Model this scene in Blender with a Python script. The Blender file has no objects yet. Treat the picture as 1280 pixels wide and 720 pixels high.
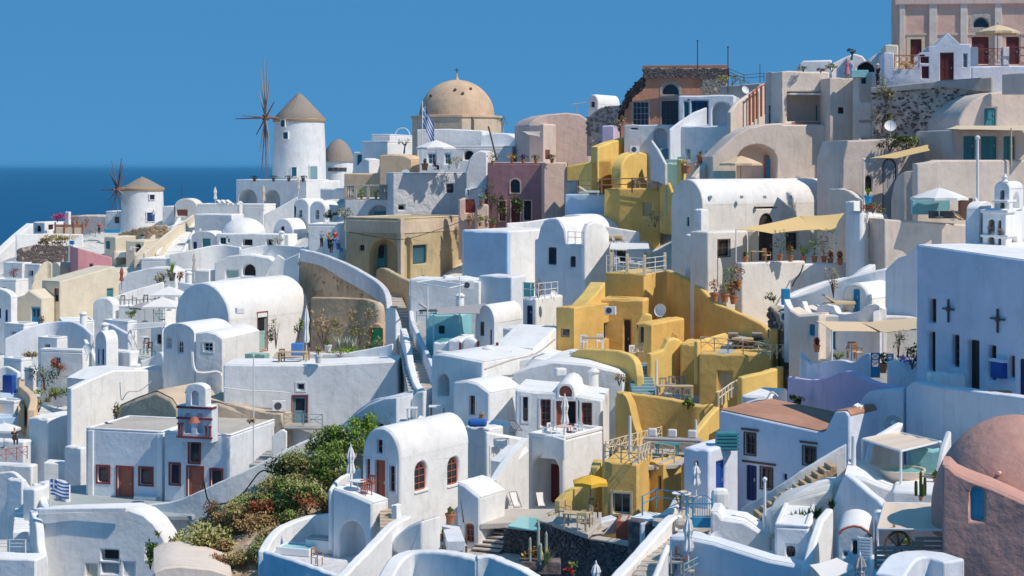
import bpy,bmesh,math,random
from mathutils import Vector as V,Matrix
from mathutils.geometry import delaunay_2d_cdt
random.seed(7)
R=math.radians
S=bpy.context.scene
COL=S.collection
# ------------------------------------------------------------------ camera
F=2100.0                      # focal length in photograph pixels (1280 wide)
HZ=207.0                      # row of the sea horizon
CAM_Z=100.0                   # eye height above the sea
cd=bpy.data.cameras.new("camera")
cam=bpy.data.objects.new("camera",cd); COL.objects.link(cam)
cam.location=(0,0,CAM_Z); cam.rotation_euler=(R(90),0,0)
cd.sensor_width=36.0; cd.lens=36.0 * F / 1280.0
cd.shift_y=-(360.0 - HZ) / 1280.0
cd.clip_start=0.5; cd.clip_end=200000.0
S.camera=cam
S.cycles.diffuse_bounces=7
# ------------------------------------------------------------------ sky and sun
SUN_EL,SUN_AZ=50.0,62.0     # azimuth measured from "behind the camera" towards the right
sh=V((math.sin(R(SUN_AZ)),-math.cos(R(SUN_AZ)),0)) * math.cos(R(SUN_EL)) + V((0,0,math.sin(R(SUN_EL))))
w=bpy.data.worlds.new("World"); S.world=w; w.use_nodes=True
nt=w.node_tree; bg=nt.nodes["Background"]
sky=nt.nodes.new("ShaderNodeTexSky"); sky.sky_type='NISHITA'; sky.sun_disc=False
sky.sun_elevation=R(SUN_EL); sky.sun_rotation=math.atan2(sh.x,sh.y)
sky.air_density=0.3; sky.dust_density=0.0; sky.ozone_density=5.0; sky.altitude=0
gm=nt.nodes.new("ShaderNodeGamma"); gm.inputs[1].default_value=0.10       # clear, even summer blue
tint=nt.nodes.new("ShaderNodeMix"); tint.data_type='RGBA'; tint.blend_type='MULTIPLY'
tint.inputs[0].default_value=1.0; tint.inputs[7].default_value=(0.268,0.98,1.88,1)
nt.links.new(sky.outputs[0],gm.inputs[0]); nt.links.new(gm.outputs[0],tint.inputs[6]); nt.links.new(tint.outputs[2],bg.inputs[0])
bg.inputs[1].default_value=0.15
sl=bpy.data.lights.new("sun",'SUN'); sl.energy=2.3; sl.angle=R(0.53); sl.color=(1.0,0.90,0.78)
sun=bpy.data.objects.new("sun",sl); COL.objects.link(sun)
sun.rotation_euler=sh.to_track_quat('Z','Y').to_euler(); sun.location=(80,-40,200)
S.view_settings.view_transform='Standard'; S.view_settings.look='None'
S.view_settings.exposure=0.72; S.view_settings.gamma=1.0; S.view_settings.use_curve_mapping=False
# ------------------------------------------------------------------ pixel <-> place
def W(px,py,d): return V(((px - 640) / F * d,d,CAM_Z - (py - HZ) / F * d))
def onz(px,py,z): return W(px,py,(CAM_Z - z) * F / (py - HZ))
_cx=[0,160,320,480,640,800,960,1120,1280]
_cy=[0,100,200,250,320,400,480,560,640,720,900]
_dd=[[330,310,270,240,220,195,170,155,144],[320,300,260,230,210,185,160,145,134],
 [300,290,250,205,190,166,142,133,121],[275,265,235,185,164,151,136,124,115],
 [215,205,185,158,146,136,127,115,107],[175,168,152,140,130,121,115,103,95],
 [150,144,136,126,118,110,103,90,79],[133,128,120,112,106,98,91,83,74],
 [122,118,112,104,97,90,83,76,68],[112,110,105,98,90,83,77,70,62],[92,90,87,82,76,70,65,60,53]]
def D(px,py):
 px=min(max(px,0),1279.9); py=min(max(py,0),899.9)
 i = int(px // 160); j = max(k for k in range(10) if _cy[k] <= py)
 a=(px - _cx[i]) / 160.0; b=(py - _cy[j]) / (_cy[j + 1] - _cy[j])
 r=lambda q: _dd[q][i] * (1 - a) + _dd[q][i + 1] * a
 return r(j) * (1 - b) + r(j + 1) * b
# ------------------------------------------------------------------ materials
MAT={}
def _n(t,kind,**kw):
 n=t.nodes.new(kind)
 for k,v in kw.items(): n.inputs[k].default_value=v
 return n
def plaster(key,rgb,var=0.10,bump=0.3,rough=0.9,stain=0.3,stainc=(0.62,0.58,0.52)):
 m=bpy.data.materials.new(key); m.use_nodes=True; t=m.node_tree; b=t.nodes["Principled BSDF"]
 b.inputs["Roughness"].default_value=rough; b.inputs["Specular IOR Level"].default_value=0.15
 g=t.nodes.new("ShaderNodeNewGeometry")
 n1=_n(t,"ShaderNodeTexNoise",Scale=0.45,Detail=6.0,Roughness=0.62); t.links.new(g.outputs["Position"],n1.inputs["Vector"])
 mp=t.nodes.new("ShaderNodeMapping"); mp.inputs["Scale"].default_value=(2.2,2.2,0.35)
 t.links.new(g.outputs["Position"],mp.inputs["Vector"])
 n2=_n(t,"ShaderNodeTexNoise",Scale=1.0,Detail=5.0,Roughness=0.7); t.links.new(mp.outputs[0],n2.inputs["Vector"])
 r1=t.nodes.new("ShaderNodeMapRange"); r1.inputs[1].default_value=0.32; r1.inputs[2].default_value=0.68
 t.links.new(n1.outputs[0],r1.inputs[0])
 m1=t.nodes.new("ShaderNodeMix"); m1.data_type='RGBA'
 m1.inputs[6].default_value=(*[c * (1 - var) for c in rgb],1); m1.inputs[7].default_value=(*[min(c * (1 + var * .35),.9) for c in rgb],1)
 t.links.new(r1.outputs[0],m1.inputs[0])
 r2=t.nodes.new("ShaderNodeMapRange"); r2.inputs[1].default_value=0.52; r2.inputs[2].default_value=0.82; r2.inputs[4].default_value=stain * 2
 t.links.new(n2.outputs[0],r2.inputs[0])
 m2=t.nodes.new("ShaderNodeMix"); m2.data_type='RGBA'; m2.blend_type='MULTIPLY'
 m2.inputs[7].default_value=(*stainc,1)
 sz=t.nodes.new('ShaderNodeSeparateXYZ'); t.links.new(g.outputs['True Normal'],sz.inputs[0]); sq=t.nodes.new('ShaderNodeMath'); sq.operation='MULTIPLY_ADD'; sq.inputs[1].default_value=-.8; sq.inputs[2].default_value=1.0; sq.use_clamp=True; t.links.new(sz.outputs[2],sq.inputs[0])
 mu=t.nodes.new('ShaderNodeMath'); mu.operation='MULTIPLY'; t.links.new(r2.outputs[0],mu.inputs[0]); t.links.new(sq.outputs[0],mu.inputs[1])      # rain streaks only where water runs down a wall
 t.links.new(mu.outputs[0],m2.inputs[0]); t.links.new(m1.outputs[2],m2.inputs[6]); t.links.new(m2.outputs[2],b.inputs["Base Color"])
 n4=_n(t,"ShaderNodeTexNoise",Scale=0.8,Detail=3.0,Roughness=0.6,Distortion=0.6); t.links.new(g.outputs["Position"],n4.inputs["Vector"])     # patched repairs
 r4=t.nodes.new("ShaderNodeMapRange"); r4.inputs[1].default_value=0.56; r4.inputs[2].default_value=0.585; r4.inputs[4].default_value=0.34
 m4=t.nodes.new("ShaderNodeMix"); m4.data_type='RGBA'; m4.blend_type='MULTIPLY'; m4.inputs[7].default_value=(0.86,0.85,0.83,1)
 t.links.new(n4.outputs[0],r4.inputs[0]); t.links.new(r4.outputs[0],m4.inputs[0]); t.links.new(m2.outputs[2],m4.inputs[6]); t.links.new(m4.outputs[2],b.inputs["Base Color"])
 n3=_n(t,"ShaderNodeTexNoise",Scale=1.7,Detail=7.0,Roughness=0.55); t.links.new(g.outputs["Position"],n3.inputs["Vector"])
 bp=t.nodes.new("ShaderNodeBump"); bp.inputs["Strength"].default_value=bump; bp.inputs["Distance"].default_value=0.16
 t.links.new(n3.outputs[0],bp.inputs["Height"]); t.links.new(bp.outputs[0],b.inputs["Normal"])
 MAT[key]=m; return m
def simple(key,rgb,rough=0.6,metal=0.0,var=0.15,scale=3.0,bump=0.0,spec=0.4):
 m=bpy.data.materials.new(key); m.use_nodes=True; t=m.node_tree; b=t.nodes["Principled BSDF"]
 b.inputs["Roughness"].default_value=rough; b.inputs["Metallic"].default_value=metal; b.inputs["Specular IOR Level"].default_value=spec
 g=t.nodes.new("ShaderNodeNewGeometry")
 n1=_n(t,"ShaderNodeTexNoise",Scale=scale,Detail=5.0); t.links.new(g.outputs["Position"],n1.inputs["Vector"])
 m1=t.nodes.new("ShaderNodeMix"); m1.data_type='RGBA'
 m1.inputs[6].default_value=(*[c * (1 - var) for c in rgb],1); m1.inputs[7].default_value=(*[min(c * (1 + var),.95) for c in rgb],1)
 t.links.new(n1.outputs[0],m1.inputs[0]); t.links.new(m1.outputs[2],b.inputs["Base Color"])
 if bump:
  bp=t.nodes.new("ShaderNodeBump"); bp.inputs["Strength"].default_value=bump; bp.inputs["Distance"].default_value=0.1
  t.links.new(n1.outputs[0],bp.inputs["Height"]); t.links.new(bp.outputs[0],b.inputs["Normal"])
 MAT[key]=m; return m
def rocky(key,c1,c2,scale,bump=0.8):
 m=bpy.data.materials.new(key); m.use_nodes=True; t=m.node_tree; b=t.nodes["Principled BSDF"]
 b.inputs["Roughness"].default_value=0.95; b.inputs["Specular IOR Level"].default_value=0.1
 g=t.nodes.new("ShaderNodeNewGeometry")
 vo=_n(t,"ShaderNodeTexVoronoi",Scale=scale); t.links.new(g.outputs["Position"],vo.inputs["Vector"])
 no=_n(t,"ShaderNodeTexNoise",Scale=scale * 0.4,Detail=8.0,Roughness=0.7); t.links.new(g.outputs["Position"],no.inputs["Vector"])
 ad=t.nodes.new("ShaderNodeMath"); ad.operation='MULTIPLY_ADD'; ad.inputs[1].default_value=0.45
 sp=t.nodes.new("ShaderNodeSeparateColor"); t.links.new(vo.outputs["Color"],sp.inputs[0])
 t.links.new(sp.outputs[0],ad.inputs[0]); t.links.new(no.outputs[0],ad.inputs[2])
 r=t.nodes.new("ShaderNodeMapRange"); r.inputs[1].default_value=0.4; r.inputs[2].default_value=0.95
 t.links.new(ad.outputs[0],r.inputs[0])
 m1=t.nodes.new("ShaderNodeMix"); m1.data_type='RGBA'; m1.inputs[6].default_value=(*c1,1); m1.inputs[7].default_value=(*c2,1)
 t.links.new(r.outputs[0],m1.inputs[0]); t.links.new(m1.outputs[2],b.inputs["Base Color"])
 bp=t.nodes.new("ShaderNodeBump"); bp.inputs["Strength"].default_value=bump; bp.inputs["Distance"].default_value=0.2
 t.links.new(ad.outputs[0],bp.inputs["Height"]); t.links.new(bp.outputs[0],b.inputs["Normal"])
 MAT[key]=m
def leafmat(key,c1,c2,trans=0.25):
 m=bpy.data.materials.new(key); m.use_nodes=True; t=m.node_tree; b=t.nodes["Principled BSDF"]
 b.inputs["Roughness"].default_value=0.7; b.inputs["Specular IOR Level"].default_value=0.2
 g=t.nodes.new("ShaderNodeNewGeometry");
 m1=t.nodes.new("ShaderNodeMix"); m1.data_type='RGBA'; m1.inputs[6].default_value=(*c1,1); m1.inputs[7].default_value=(*c2,1)
 t.links.new(g.outputs["Random Per Island"],m1.inputs[0]); t.links.new(m1.outputs[2],b.inputs["Base Color"])
 MAT[key]=m
plaster('white',(0.86,0.855,0.845)); plaster('warm',(0.81,0.77,0.71)); plaster('cream',(0.74,0.66,0.52),stain=.12)
plaster('bluewhite',(0.76,0.79,0.84)); plaster('skyblue',(0.50,0.66,0.82),stain=.12); plaster('paleblue',(0.76,0.79,0.88),stain=.1)  # bluewhite, skyblue: on some white walls the blue shade is in the colour
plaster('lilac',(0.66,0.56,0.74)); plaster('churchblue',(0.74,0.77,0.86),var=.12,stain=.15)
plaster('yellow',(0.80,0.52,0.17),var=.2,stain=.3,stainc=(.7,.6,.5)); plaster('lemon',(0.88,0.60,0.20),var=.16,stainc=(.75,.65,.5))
plaster('ochre',(0.57,0.47,0.29),var=.25,stain=.4); plaster('ochrecap',(0.70,0.56,0.42),var=.2,stain=.3)
plaster('beige',(0.76,0.64,0.55),var=.14); plaster('beigepale',(0.79,0.68,0.59)); plaster('sand',(0.74,0.54,0.36))
plaster('taupe',(0.70,0.59,0.53),var=.14); plaster('mauve',(0.46,0.24,0.25),var=.14); plaster('pinkwall',(0.62,0.30,0.33))
plaster('rosecream',(0.74,0.55,0.46)); plaster('terracotta',(0.66,0.34,0.23),var=.2,stain=.3); plaster('palepink',(0.68,0.52,0.46))
plaster('salmon',(0.78,0.51,0.40)); plaster('pinkdome',(0.62,0.35,0.29),var=.14,bump=.5); plaster('domebrown',(0.68,0.49,0.34),var=.22,stain=.35)
plaster('turq',(0.30,0.62,0.66),stain=.08); plaster('greyfloor',(0.42,0.47,0.48),var=.12); plaster('tile',(0.50,0.27,0.19),var=.2)
plaster('pavefloor',(0.55,0.50,0.45),var=.15); plaster('terrain',(0.80,0.77,0.71),var=.25,bump=.8,stain=.4); plaster('sandfloor',(0.62,0.50,0.37),var=.2,bump=.7)
plaster('greywhite',(0.72,0.71,0.72),bump=.9,var=.12); plaster('tan',(0.64,0.46,0.30),var=.35,stain=.5,bump=.7); plaster('concrete',(0.45,0.43,0.41),var=.2)
simple('red',(0.26,0.05,0.04)); simple('darkred',(0.14,0.03,0.03)); simple('redbrown',(0.42,0.13,0.08)); simple('brown',(0.16,0.08,0.05)); simple('darkwood',(0.06,0.04,0.035))
simple('wood',(0.36,0.20,0.11)); simple('palewood',(0.58,0.44,0.26)); simple('greywood',(0.33,0.29,0.26)); simple('tealwood',(0.05,0.24,0.28)); simple('blue',(0.02,0.08,0.36)); simple('turqpaint',(0.12,0.46,0.60)); simple('navy',(0.02,0.04,0.14))
simple('brightblue',(0.03,0.28,0.50)); simple('tealgreen',(0.10,0.36,0.33)); simple('green',(0.01,0.20,0.10)); simple('mint',(0.34,0.52,0.46)); simple('greyteal',(0.22,0.36,0.40)); simple('darkteal',(0.02,0.10,0.13))
simple('whitepaint',(0.80,0.80,0.80),rough=.5,var=.04); simple('greypaint',(0.42,0.44,0.47),rough=.5); simple('darkgrey',(0.08,0.08,0.09)); simple('metal',(0.50,0.50,0.50),rough=.4,metal=.6); simple('black',(0.015,0.015,0.017))
simple('creampaint',(0.72,0.60,0.42)); simple('beigecloth',(0.72,0.55,0.36),rough=.9,var=.05); simple('sandcloth',(0.75,0.62,0.50),rough=.9,var=.05); simple('yellowcloth',(0.80,0.46,0.05),rough=.9,var=.06); simple('goldcloth',(0.78,0.55,0.25),rough=.9,var=.06)
simple('whitecloth',(0.80,0.78,0.76),rough=.9,var=.04); simple('greycloth',(0.40,0.38,0.38),rough=.9); simple('bluecloth',(0.03,0.14,0.45),rough=.9); simple('terrapot',(0.48,0.19,0.09),rough=.8); simple('bluepot',(0.02,0.32,0.55)); simple('palepot',(0.70,0.66,0.60))
simple('thatch',(0.34,0.29,0.25),rough=1,var=.5,scale=9,bump=.9,spec=.05); simple('thatchedge',(0.52,0.36,0.22),rough=1,var=.35,scale=8,bump=.6,spec=.05); simple('sailwood',(0.20,0.10,0.08),var=.4)
simple('skin',(0.56,0.33,0.23),rough=.5,var=.05); simple('hairdark',(0.03,0.02,0.015)); simple('hairblond',(0.55,0.38,0.18)); simple('clothred',(0.50,0.03,0.05),rough=.9); simple('clothpink',(0.62,0.22,0.26),rough=.9); simple('clothblue',(0.08,0.25,0.60),rough=.9); simple('clothdark',(0.03,0.03,0.04),rough=.9); simple('clothpurple',(0.16,0.08,0.18),rough=.9)
simple('stonedark',(0.15,0.125,0.12),rough=.95,var=.5,scale=6,bump=.8,spec=.1); simple('stonemid',(0.30,0.26,0.23),rough=.95,var=.4,scale=5,bump=.8,spec=.1); simple('stonetan',(0.52,0.36,0.22),rough=.95,var=.4,scale=5,bump=.6,spec=.1); simple('stonepale',(0.50,0.44,0.38),rough=.95,var=.3,scale=4,bump=.6,spec=.1)
rocky('lavawall',(0.08,0.06,0.06),(0.28,0.22,0.20),3.2); rocky('rubble',(0.05,0.04,0.04),(0.55,0.46,0.42),2.6); rocky('earth',(0.30,0.22,0.15),(0.58,0.48,0.36),3.6); rocky('palerubble',(0.42,0.34,0.28),(0.68,0.58,0.50),3.0)
leafmat('leafgreen',(0.09,0.17,0.03),(0.30,0.39,0.10)); leafmat('leafdark',(0.03,0.06,0.02),(0.09,0.13,0.04)); leafmat('leafolive',(0.18,0.18,0.06),(0.40,0.36,0.15)); leafmat('leafdry',(0.30,0.18,0.08),(0.56,0.40,0.20)); leafmat('leafgrass',(0.28,0.29,0.09),(0.55,0.50,0.22)); leafmat('leafbright',(0.12,0.26,0.02),(0.30,0.42,0.06))
leafmat('petalpink',(0.60,0.03,0.16),(0.75,0.10,0.30)); leafmat('petalred',(0.50,0.02,0.02),(0.70,0.10,0.04)); leafmat('petalorange',(0.70,0.30,0.03),(0.65,0.45,0.06)); leafmat('petalpurple',(0.20,0.05,0.50),(0.32,0.14,0.65)); leafmat('leafrust',(0.26,0.07,0.04),(0.45,0.18,0.08)); leafmat('leafsilver',(0.35,0.38,0.30),(0.55,0.55,0.42))
def glassmat():
 simple('glass',(0.02,0.025,0.035),rough=.12,var=.3,scale=1.2,spec=.6); simple('glassblue',(0.03,0.12,0.17),rough=.15,spec=.6)
glassmat()
def poolmat():
 m=bpy.data.materials.new('pool'); m.use_nodes=True; b=m.node_tree.nodes["Principled BSDF"]
 b.inputs["Base Color"].default_value=(0.22,0.60,0.60,1); b.inputs["Roughness"].default_value=0.08
 t=m.node_tree; no=_n(t,"ShaderNodeTexNoise",Scale=2.5,Detail=3.0); bp=t.nodes.new("ShaderNodeBump"); bp.inputs["Strength"].default_value=.15
 g=t.nodes.new("ShaderNodeNewGeometry"); t.links.new(g.outputs["Position"],no.inputs["Vector"])
 t.links.new(no.outputs[0],bp.inputs["Height"]); t.links.new(bp.outputs[0],b.inputs["Normal"]); MAT['pool']=m
poolmat()
def seamat():
 m=bpy.data.materials.new('sea'); m.use_nodes=True; t=m.node_tree; b=t.nodes["Principled BSDF"]
 b.inputs["Roughness"].default_value=0.35; b.inputs["Specular IOR Level"].default_value=0.14
 g=t.nodes.new("ShaderNodeNewGeometry"); mp=t.nodes.new("ShaderNodeMapping"); mp.inputs["Scale"].default_value=(0.004,0.0012,1)
 t.links.new(g.outputs["Position"],mp.inputs["Vector"])
 n1=_n(t,"ShaderNodeTexNoise",Scale=1.0,Detail=5.0); t.links.new(mp.outputs[0],n1.inputs["Vector"])
 m1=t.nodes.new("ShaderNodeMix"); m1.data_type='RGBA'; m1.inputs[6].default_value=(0.0,0.048,0.13,1); m1.inputs[7].default_value=(0.0,0.088,0.215,1)
 t.links.new(n1.outputs[0],m1.inputs[0]); t.links.new(m1.outputs[2],b.inputs["Base Color"])
 n2=_n(t,"ShaderNodeTexNoise",Scale=0.12,Detail=6.0); t.links.new(g.outputs["Position"],n2.inputs["Vector"])
 bp=t.nodes.new("ShaderNodeBump"); bp.inputs["Strength"].default_value=.25; bp.inputs["Distance"].default_value=.5
 t.links.new(n2.outputs[0],bp.inputs["Height"]); t.links.new(bp.outputs[0],b.inputs["Normal"]); MAT['sea']=m
seamat()
# ------------------------------------------------------------------ mesh helpers
class MB:
 def __init__(s): s.v=[]; s.f=[]
 def box(s,x0,x1,y0,y1,z0,z1,M=None):
  b=len(s.v); P=[(x0,y0,z0),(x1,y0,z0),(x1,y1,z0),(x0,y1,z0),(x0,y0,z1),(x1,y0,z1),(x1,y1,z1),(x0,y1,z1)]
  s.v +=[tuple(M @ V(p)) for p in P] if M else P
  s.f +=[tuple(b + i for i in q) for q in ((0,3,2,1),(4,5,6,7),(0,1,5,4),(1,2,6,5),(2,3,7,6),(3,0,4,7))]; return s
 def tube(s,p,q,r,n=6,r2=None):
  p=V(p); q=V(q); r2=r if r2 is None else r2; ax=(q - p)
  if ax.length < 1e-6: return s
  ax.normalize(); u=ax.orthogonal().normalized(); w_=ax.cross(u); b=len(s.v)
  for c,rr in ((p,r),(q,r2)):
   for i in range(n):
    t=2 * math.pi * i / n; s.v.append(tuple(c + (u * math.cos(t) + w_ * math.sin(t)) * rr))
  for i in range(n): j=(i + 1) % n; s.f.append((b + i,b + j,b + n + j,b + n + i))
  s.f.append(tuple(b + i for i in range(n))[::-1]); s.f.append(tuple(b + n + i for i in range(n))); return s
 def lathe(s,prof,n=20,c=(0,0,0),cap=True):
  b=len(s.v); c=V(c)
  for r,z in prof:
   for i in range(n):
    t=2 * math.pi * i / n; s.v.append((c.x + r * math.cos(t),c.y + r * math.sin(t),c.z + z))
  for k in range(len(prof) - 1):
   for i in range(n):
    j=(i + 1) % n; s.f.append((b + k * n + i,b + k * n + j,b + (k + 1) * n + j,b + (k + 1) * n + i))
  if cap:
   s.f.append(tuple(b + i for i in range(n))[::-1]); s.f.append(tuple(b + (len(prof) - 1) * n + i for i in range(n)))
  return s
 def poly(s,pts): b=len(s.v); s.v +=[tuple(p) for p in pts]; s.f.append(tuple(range(b,b + len(pts)))); return s
 def prism(s,pts,off):
  b=len(s.v); n=len(pts); off=V(off); s.v +=[tuple(p) for p in pts] + [tuple(V(p) + off) for p in pts]
  s.f.append(tuple(range(b,b + n))); s.f.append(tuple(range(b + n,b + 2 * n))[::-1])
  for i in range(n): j=(i + 1) % n; s.f.append((b + i,b + n + i,b + n + j,b + j))
  return s
def meshof(name,mb,mat,smooth=None,recalc=True,merge=False):
 me=bpy.data.meshes.new(name); me.from_pydata(mb.v,[],mb.f)
 if recalc:
  bm=bmesh.new(); bm.from_mesh(me)
  if merge: bmesh.ops.remove_doubles(bm,verts=bm.verts,dist=0.002)
  bmesh.ops.recalc_face_normals(bm,faces=bm.faces); bm.to_mesh(me); bm.free()
 me.materials.append(MAT[mat])
 if smooth is not None:
  for p in me.polygons: p.use_smooth=True
  if smooth < 180: me.set_sharp_from_angle(angle=R(smooth))
 me.update(); return me
def link(name,me,parent=None,M=None):
 o=bpy.data.objects.new(name,me); COL.objects.link(o)
 if parent is not None: o.parent=parent
 if M is not None: o.matrix_local=M
 return o
def mk(name,mb,mat,parent=None,M=None,bevel=0,smooth=None,merge=False,seg=2):
 o=link(name,meshof(name,mb,mat,smooth,merge=merge),parent,M)
 if bevel:
  b=o.modifiers.new("bevel",'BEVEL'); b.width=bevel; b.segments=seg; b.limit_method='ANGLE'; b.angle_limit=R(38); b.use_clamp_overlap=True
 return o
def tag(o,label=None,cat=None,group=None,kind=None):
 if label: o['label']=label
 if cat: o['category']=cat
 if group: o['group']=group
 if kind: o['kind']=kind
 return o
def root(name,label,cat,loc,rz=0,group=None):
 o=bpy.data.objects.new(name,None); COL.objects.link(o); o.empty_display_size=.3
 o.location=loc; o.rotation_euler=(0,0,rz); return tag(o,label,cat,group)
def rmat(o): return Matrix.Translation(o.location) @ o.rotation_euler.to_matrix().to_4x4()
# ------------------------------------------------------------------ buildings
def inside(p,poly):
 x,y=p; c=False; j=len(poly) - 1
 for i in range(len(poly)):
  a,b=poly[i],poly[j]
  if (a[1] > y) != (b[1] > y) and x < (b[0] - a[0]) * (y - a[1]) / (b[1] - a[1]) + a[0]: c = not c
  j=i
 return c
def facepoly(mb,outline,holes,mp):
 pts=[]; edges=[]
 for loop in [outline] + holes:
  b=len(pts); n=len(loop); pts +=[V((p[0],p[1])) for p in loop]; edges +=[(b + i,b + (i + 1) % n) for i in range(n)]
 if not holes:
  mb.poly([mp(p[0],p[1],0) for p in outline]); return
 vs,_,fs,*_r=delaunay_2d_cdt(pts,edges,[],0,1e-4)
 b=len(mb.v); mb.v +=[tuple(mp(p.x,p.y,0)) for p in vs]
 for f in fs:
  c=sum((vs[i] for i in f),V((0,0))) / len(f)
  if inside(c,outline) and not any(inside(c,h) for h in holes): mb.f.append(tuple(b + i for i in f))
def arcpts(x0,x1,z,rise,n=14):
 return [((x0 + x1) / 2 + (x1 - x0) / 2 * math.cos(math.pi * (1 - i / n)),z + rise * math.sin(math.pi * i / n)) for i in range(n + 1)]
class House:
 """corner (px,py) = foot of the nearest vertical edge; face 'L' runs to its left, face 'R' to its right"""
 def __init__(s,name,label,cat,px,py,L,Rr,top,a=30,d=None,m='white',roof='flat',apex=None,out=None,op=(),group=None,
     par=0.0,roofm=None,sk=3.0,into=None,bev=0.12,rooft=0.015,cap=None):
  d=D(px,py) if d is None else d
  if 17 <= a <= 28: a += 6
  if 3 <= a <= 10 and m in ('beige','beigepale','taupe','rosecream','palepink','greywhite'): a=-12
  s.a=R(a); s.C=W(px,py,d); s.e1=V((math.cos(s.a),-math.sin(s.a),0)); s.e2=V((math.sin(s.a),math.cos(s.a),0))
  s.m=m
  if into is None:
   s.root=root(name,label,cat,s.C,-s.a,group); s.M=None
  else:
   s.root=into.root; s.M=rmat(s.root).inverted() @ (Matrix.Translation(s.C) @ Matrix.Rotation(-s.a,4,'Z'))
  if isinstance(L,tuple): s.LL=L[1]
  else: s.LL=-s.hit('L',L,py)[0]
  if isinstance(Rr,tuple): s.LR=Rr[1]
  else: s.LR=s.hit('R',Rr,py)[0]
  for nm in ('LL','LR'):
   if not .3 < getattr(s,nm) < 16: print('BADSIZE',nm,round(getattr(s,nm),1),a,label); setattr(s,nm,5.0)
  s.H=(py - top) / F * d
  ops={'L': [],'R': []}
  for o in op: ops[o[0]].append(o)
  prof='R' if roof in ('vaultR','outR') else 'L'
  span = s.LL if prof == 'L' else s.LR
  lo,hi = (-s.LL,0) if prof == 'L' else (0,s.LR)
  H=s.H
  if roof.startswith('vault'):
   mid=(lo + hi) / 2
   P = s.C + (s.e1 * mid if prof == 'L' else s.e2 * mid)
   rise=CAM_Z - (apex - HZ) / F * P.y - s.C.z - H
   topl=arcpts(lo,hi,H,max(rise,.1))
  elif roof.startswith('out'):
   topl=[s.hit(prof,*q) for q in out]; topl=[(min(max(q[0],lo),hi),q[1]) for q in topl]
   topl[0]=(lo,topl[0][1]); topl[-1]=(hi,topl[-1][1])
  elif par or into: topl=[(lo,H),(hi,H)]
  else: topl=[(lo,H)] + [(lo + (hi - lo) * k / 6,H + random.uniform(-.05,.07)) for k in range(1,6)] + [(hi,H)]     # hand built, never quite straight
  s.topl=topl
  hc = topl[-1][1] if prof == 'L' else topl[0][1]      # height on the shared corner edge
  s.top=max(q[1] for q in topl)
  outl=[(lo,-sk),(hi,-sk)] + topl[::-1]
  ext = s.LR if prof == 'L' else s.LL
  mb=MB()
  fm={'L': (lambda q,z,e: V((q,e,z))),'R': (lambda q,z,e: V((-e,q,z)))}
  s.fm=fm
  H2={f: [] for f in 'LR'}
  for f in 'LR':
   for o in ops[f]: H2[f].append(s.holepoly(o))
  facepoly(mb,outl,[h[0] for h in H2[prof]],fm[prof])
  facepoly(mb,outl,[],lambda q,z,e: fm[prof](q,z,ext))
  oth='R' if prof == 'L' else 'L'
  o2 = [(0,-sk),(s.LR,-sk),(s.LR,hc),(0,hc)] if oth == 'R' else [(-s.LL,-sk),(0,-sk),(0,hc),(-s.LL,hc)]
  facepoly(mb,o2,[h[0] for h in H2[oth]],fm[oth])
  hf = topl[0][1] if prof == 'L' else topl[-1][1]
  far = lo if prof == 'L' else hi
  mb.poly([fm[prof](far,z,e) for z,e in ((-sk,0),(-sk,ext),(hf,ext),(hf,0))])
  for i in range(len(topl) - 1):
   p,q=topl[i],topl[i + 1]
   mb.poly([fm[prof](p[0],p[1],0),fm[prof](q[0],q[1],0),fm[prof](q[0],q[1],ext),fm[prof](p[0],p[1],ext)])
  for f in 'LR':
   for (hp,o,rd) in H2[f]:
    n=len(hp)
    for i in range(n):
     p,q=hp[i],hp[(i + 1) % n]
     mb.poly([fm[f](p[0],p[1],0),fm[f](q[0],q[1],0),fm[f](q[0],q[1],rd),fm[f](p[0],p[1],rd)])
    if o[1] in ('niche','hole'): mb.poly([fm[f](p[0],p[1],rd) for p in hp])
  s.wall=mk('wall',mb,m,s.root,s.M,bevel=bev,smooth=40,merge=True)
  rm=roofm or m; mb=MB()
  if roof.startswith('vault') or roof.startswith('out'):
   up=[(p[0],p[1] + rooft) for p in topl]; dn=[(p[0],p[1] - .03) for p in topl]
   e0,e1_=.1,ext - .05
   mb.prism([fm[prof](q[0],q[1],e0) for q in up + dn[::-1]],fm[prof](0,0,e1_ - e0)); mk('roof',mb,rm,s.root,s.M,smooth=35)
  else:
   if par:
    t=.22; x0,x1,y0,y1=-s.LL,0,0,s.LR; g=.004
    mb.box(x0 + g,x1 - g,y0 + g,y0 + t,H - .02,H + par).box(x0 + g,x1 - g,y1 - t,y1 - g,H - .02,H + par).box(x0 + g,x0 + t,y0 + t + .001,y1 - t - .001,H - .02,H + par).box(x1 - t,x1 - g,y0 + t + .001,y1 - t - .001,H - .02,H + par)
    mk('parapet',mb,cap or m,s.root,s.M,bevel=.06,smooth=40); mb=MB()
    mb.box(x0 + t,x1 - t,y0 + t,y1 - t,H - .05,H + .03)
   else: mb.box(-s.LL + .12,-.12,.12,s.LR - .12,H - .1,H + rooft)
   mk('roof',mb,rm,s.root,s.M,bevel=.02,smooth=40)
  for f in 'LR':
   for h in H2[f]: s.fill(f,*h)
 def hit(s,f,px,py,e=0):
  r = V(((px - 640) / F,1,-(py - HZ) / F)); t = s.e1 if f == 'L' else s.e2; n=V((-t.y,t.x,0))
  k = (s.C + (s.e2 if f == 'L' else -s.e1) * e - V((0,0,CAM_Z))).dot(n) / r.dot(n); P=V((0,0,CAM_Z)) + r * k - s.C      # e: distance behind the wall face
  return (P.dot(t),P.z)
 def world(s,f,q,z,e=0):
  return s.C + (s.e1 * q + s.e2 * e if f == 'L' else s.e2 * q - s.e1 * e) + V((0,0,z))
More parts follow.
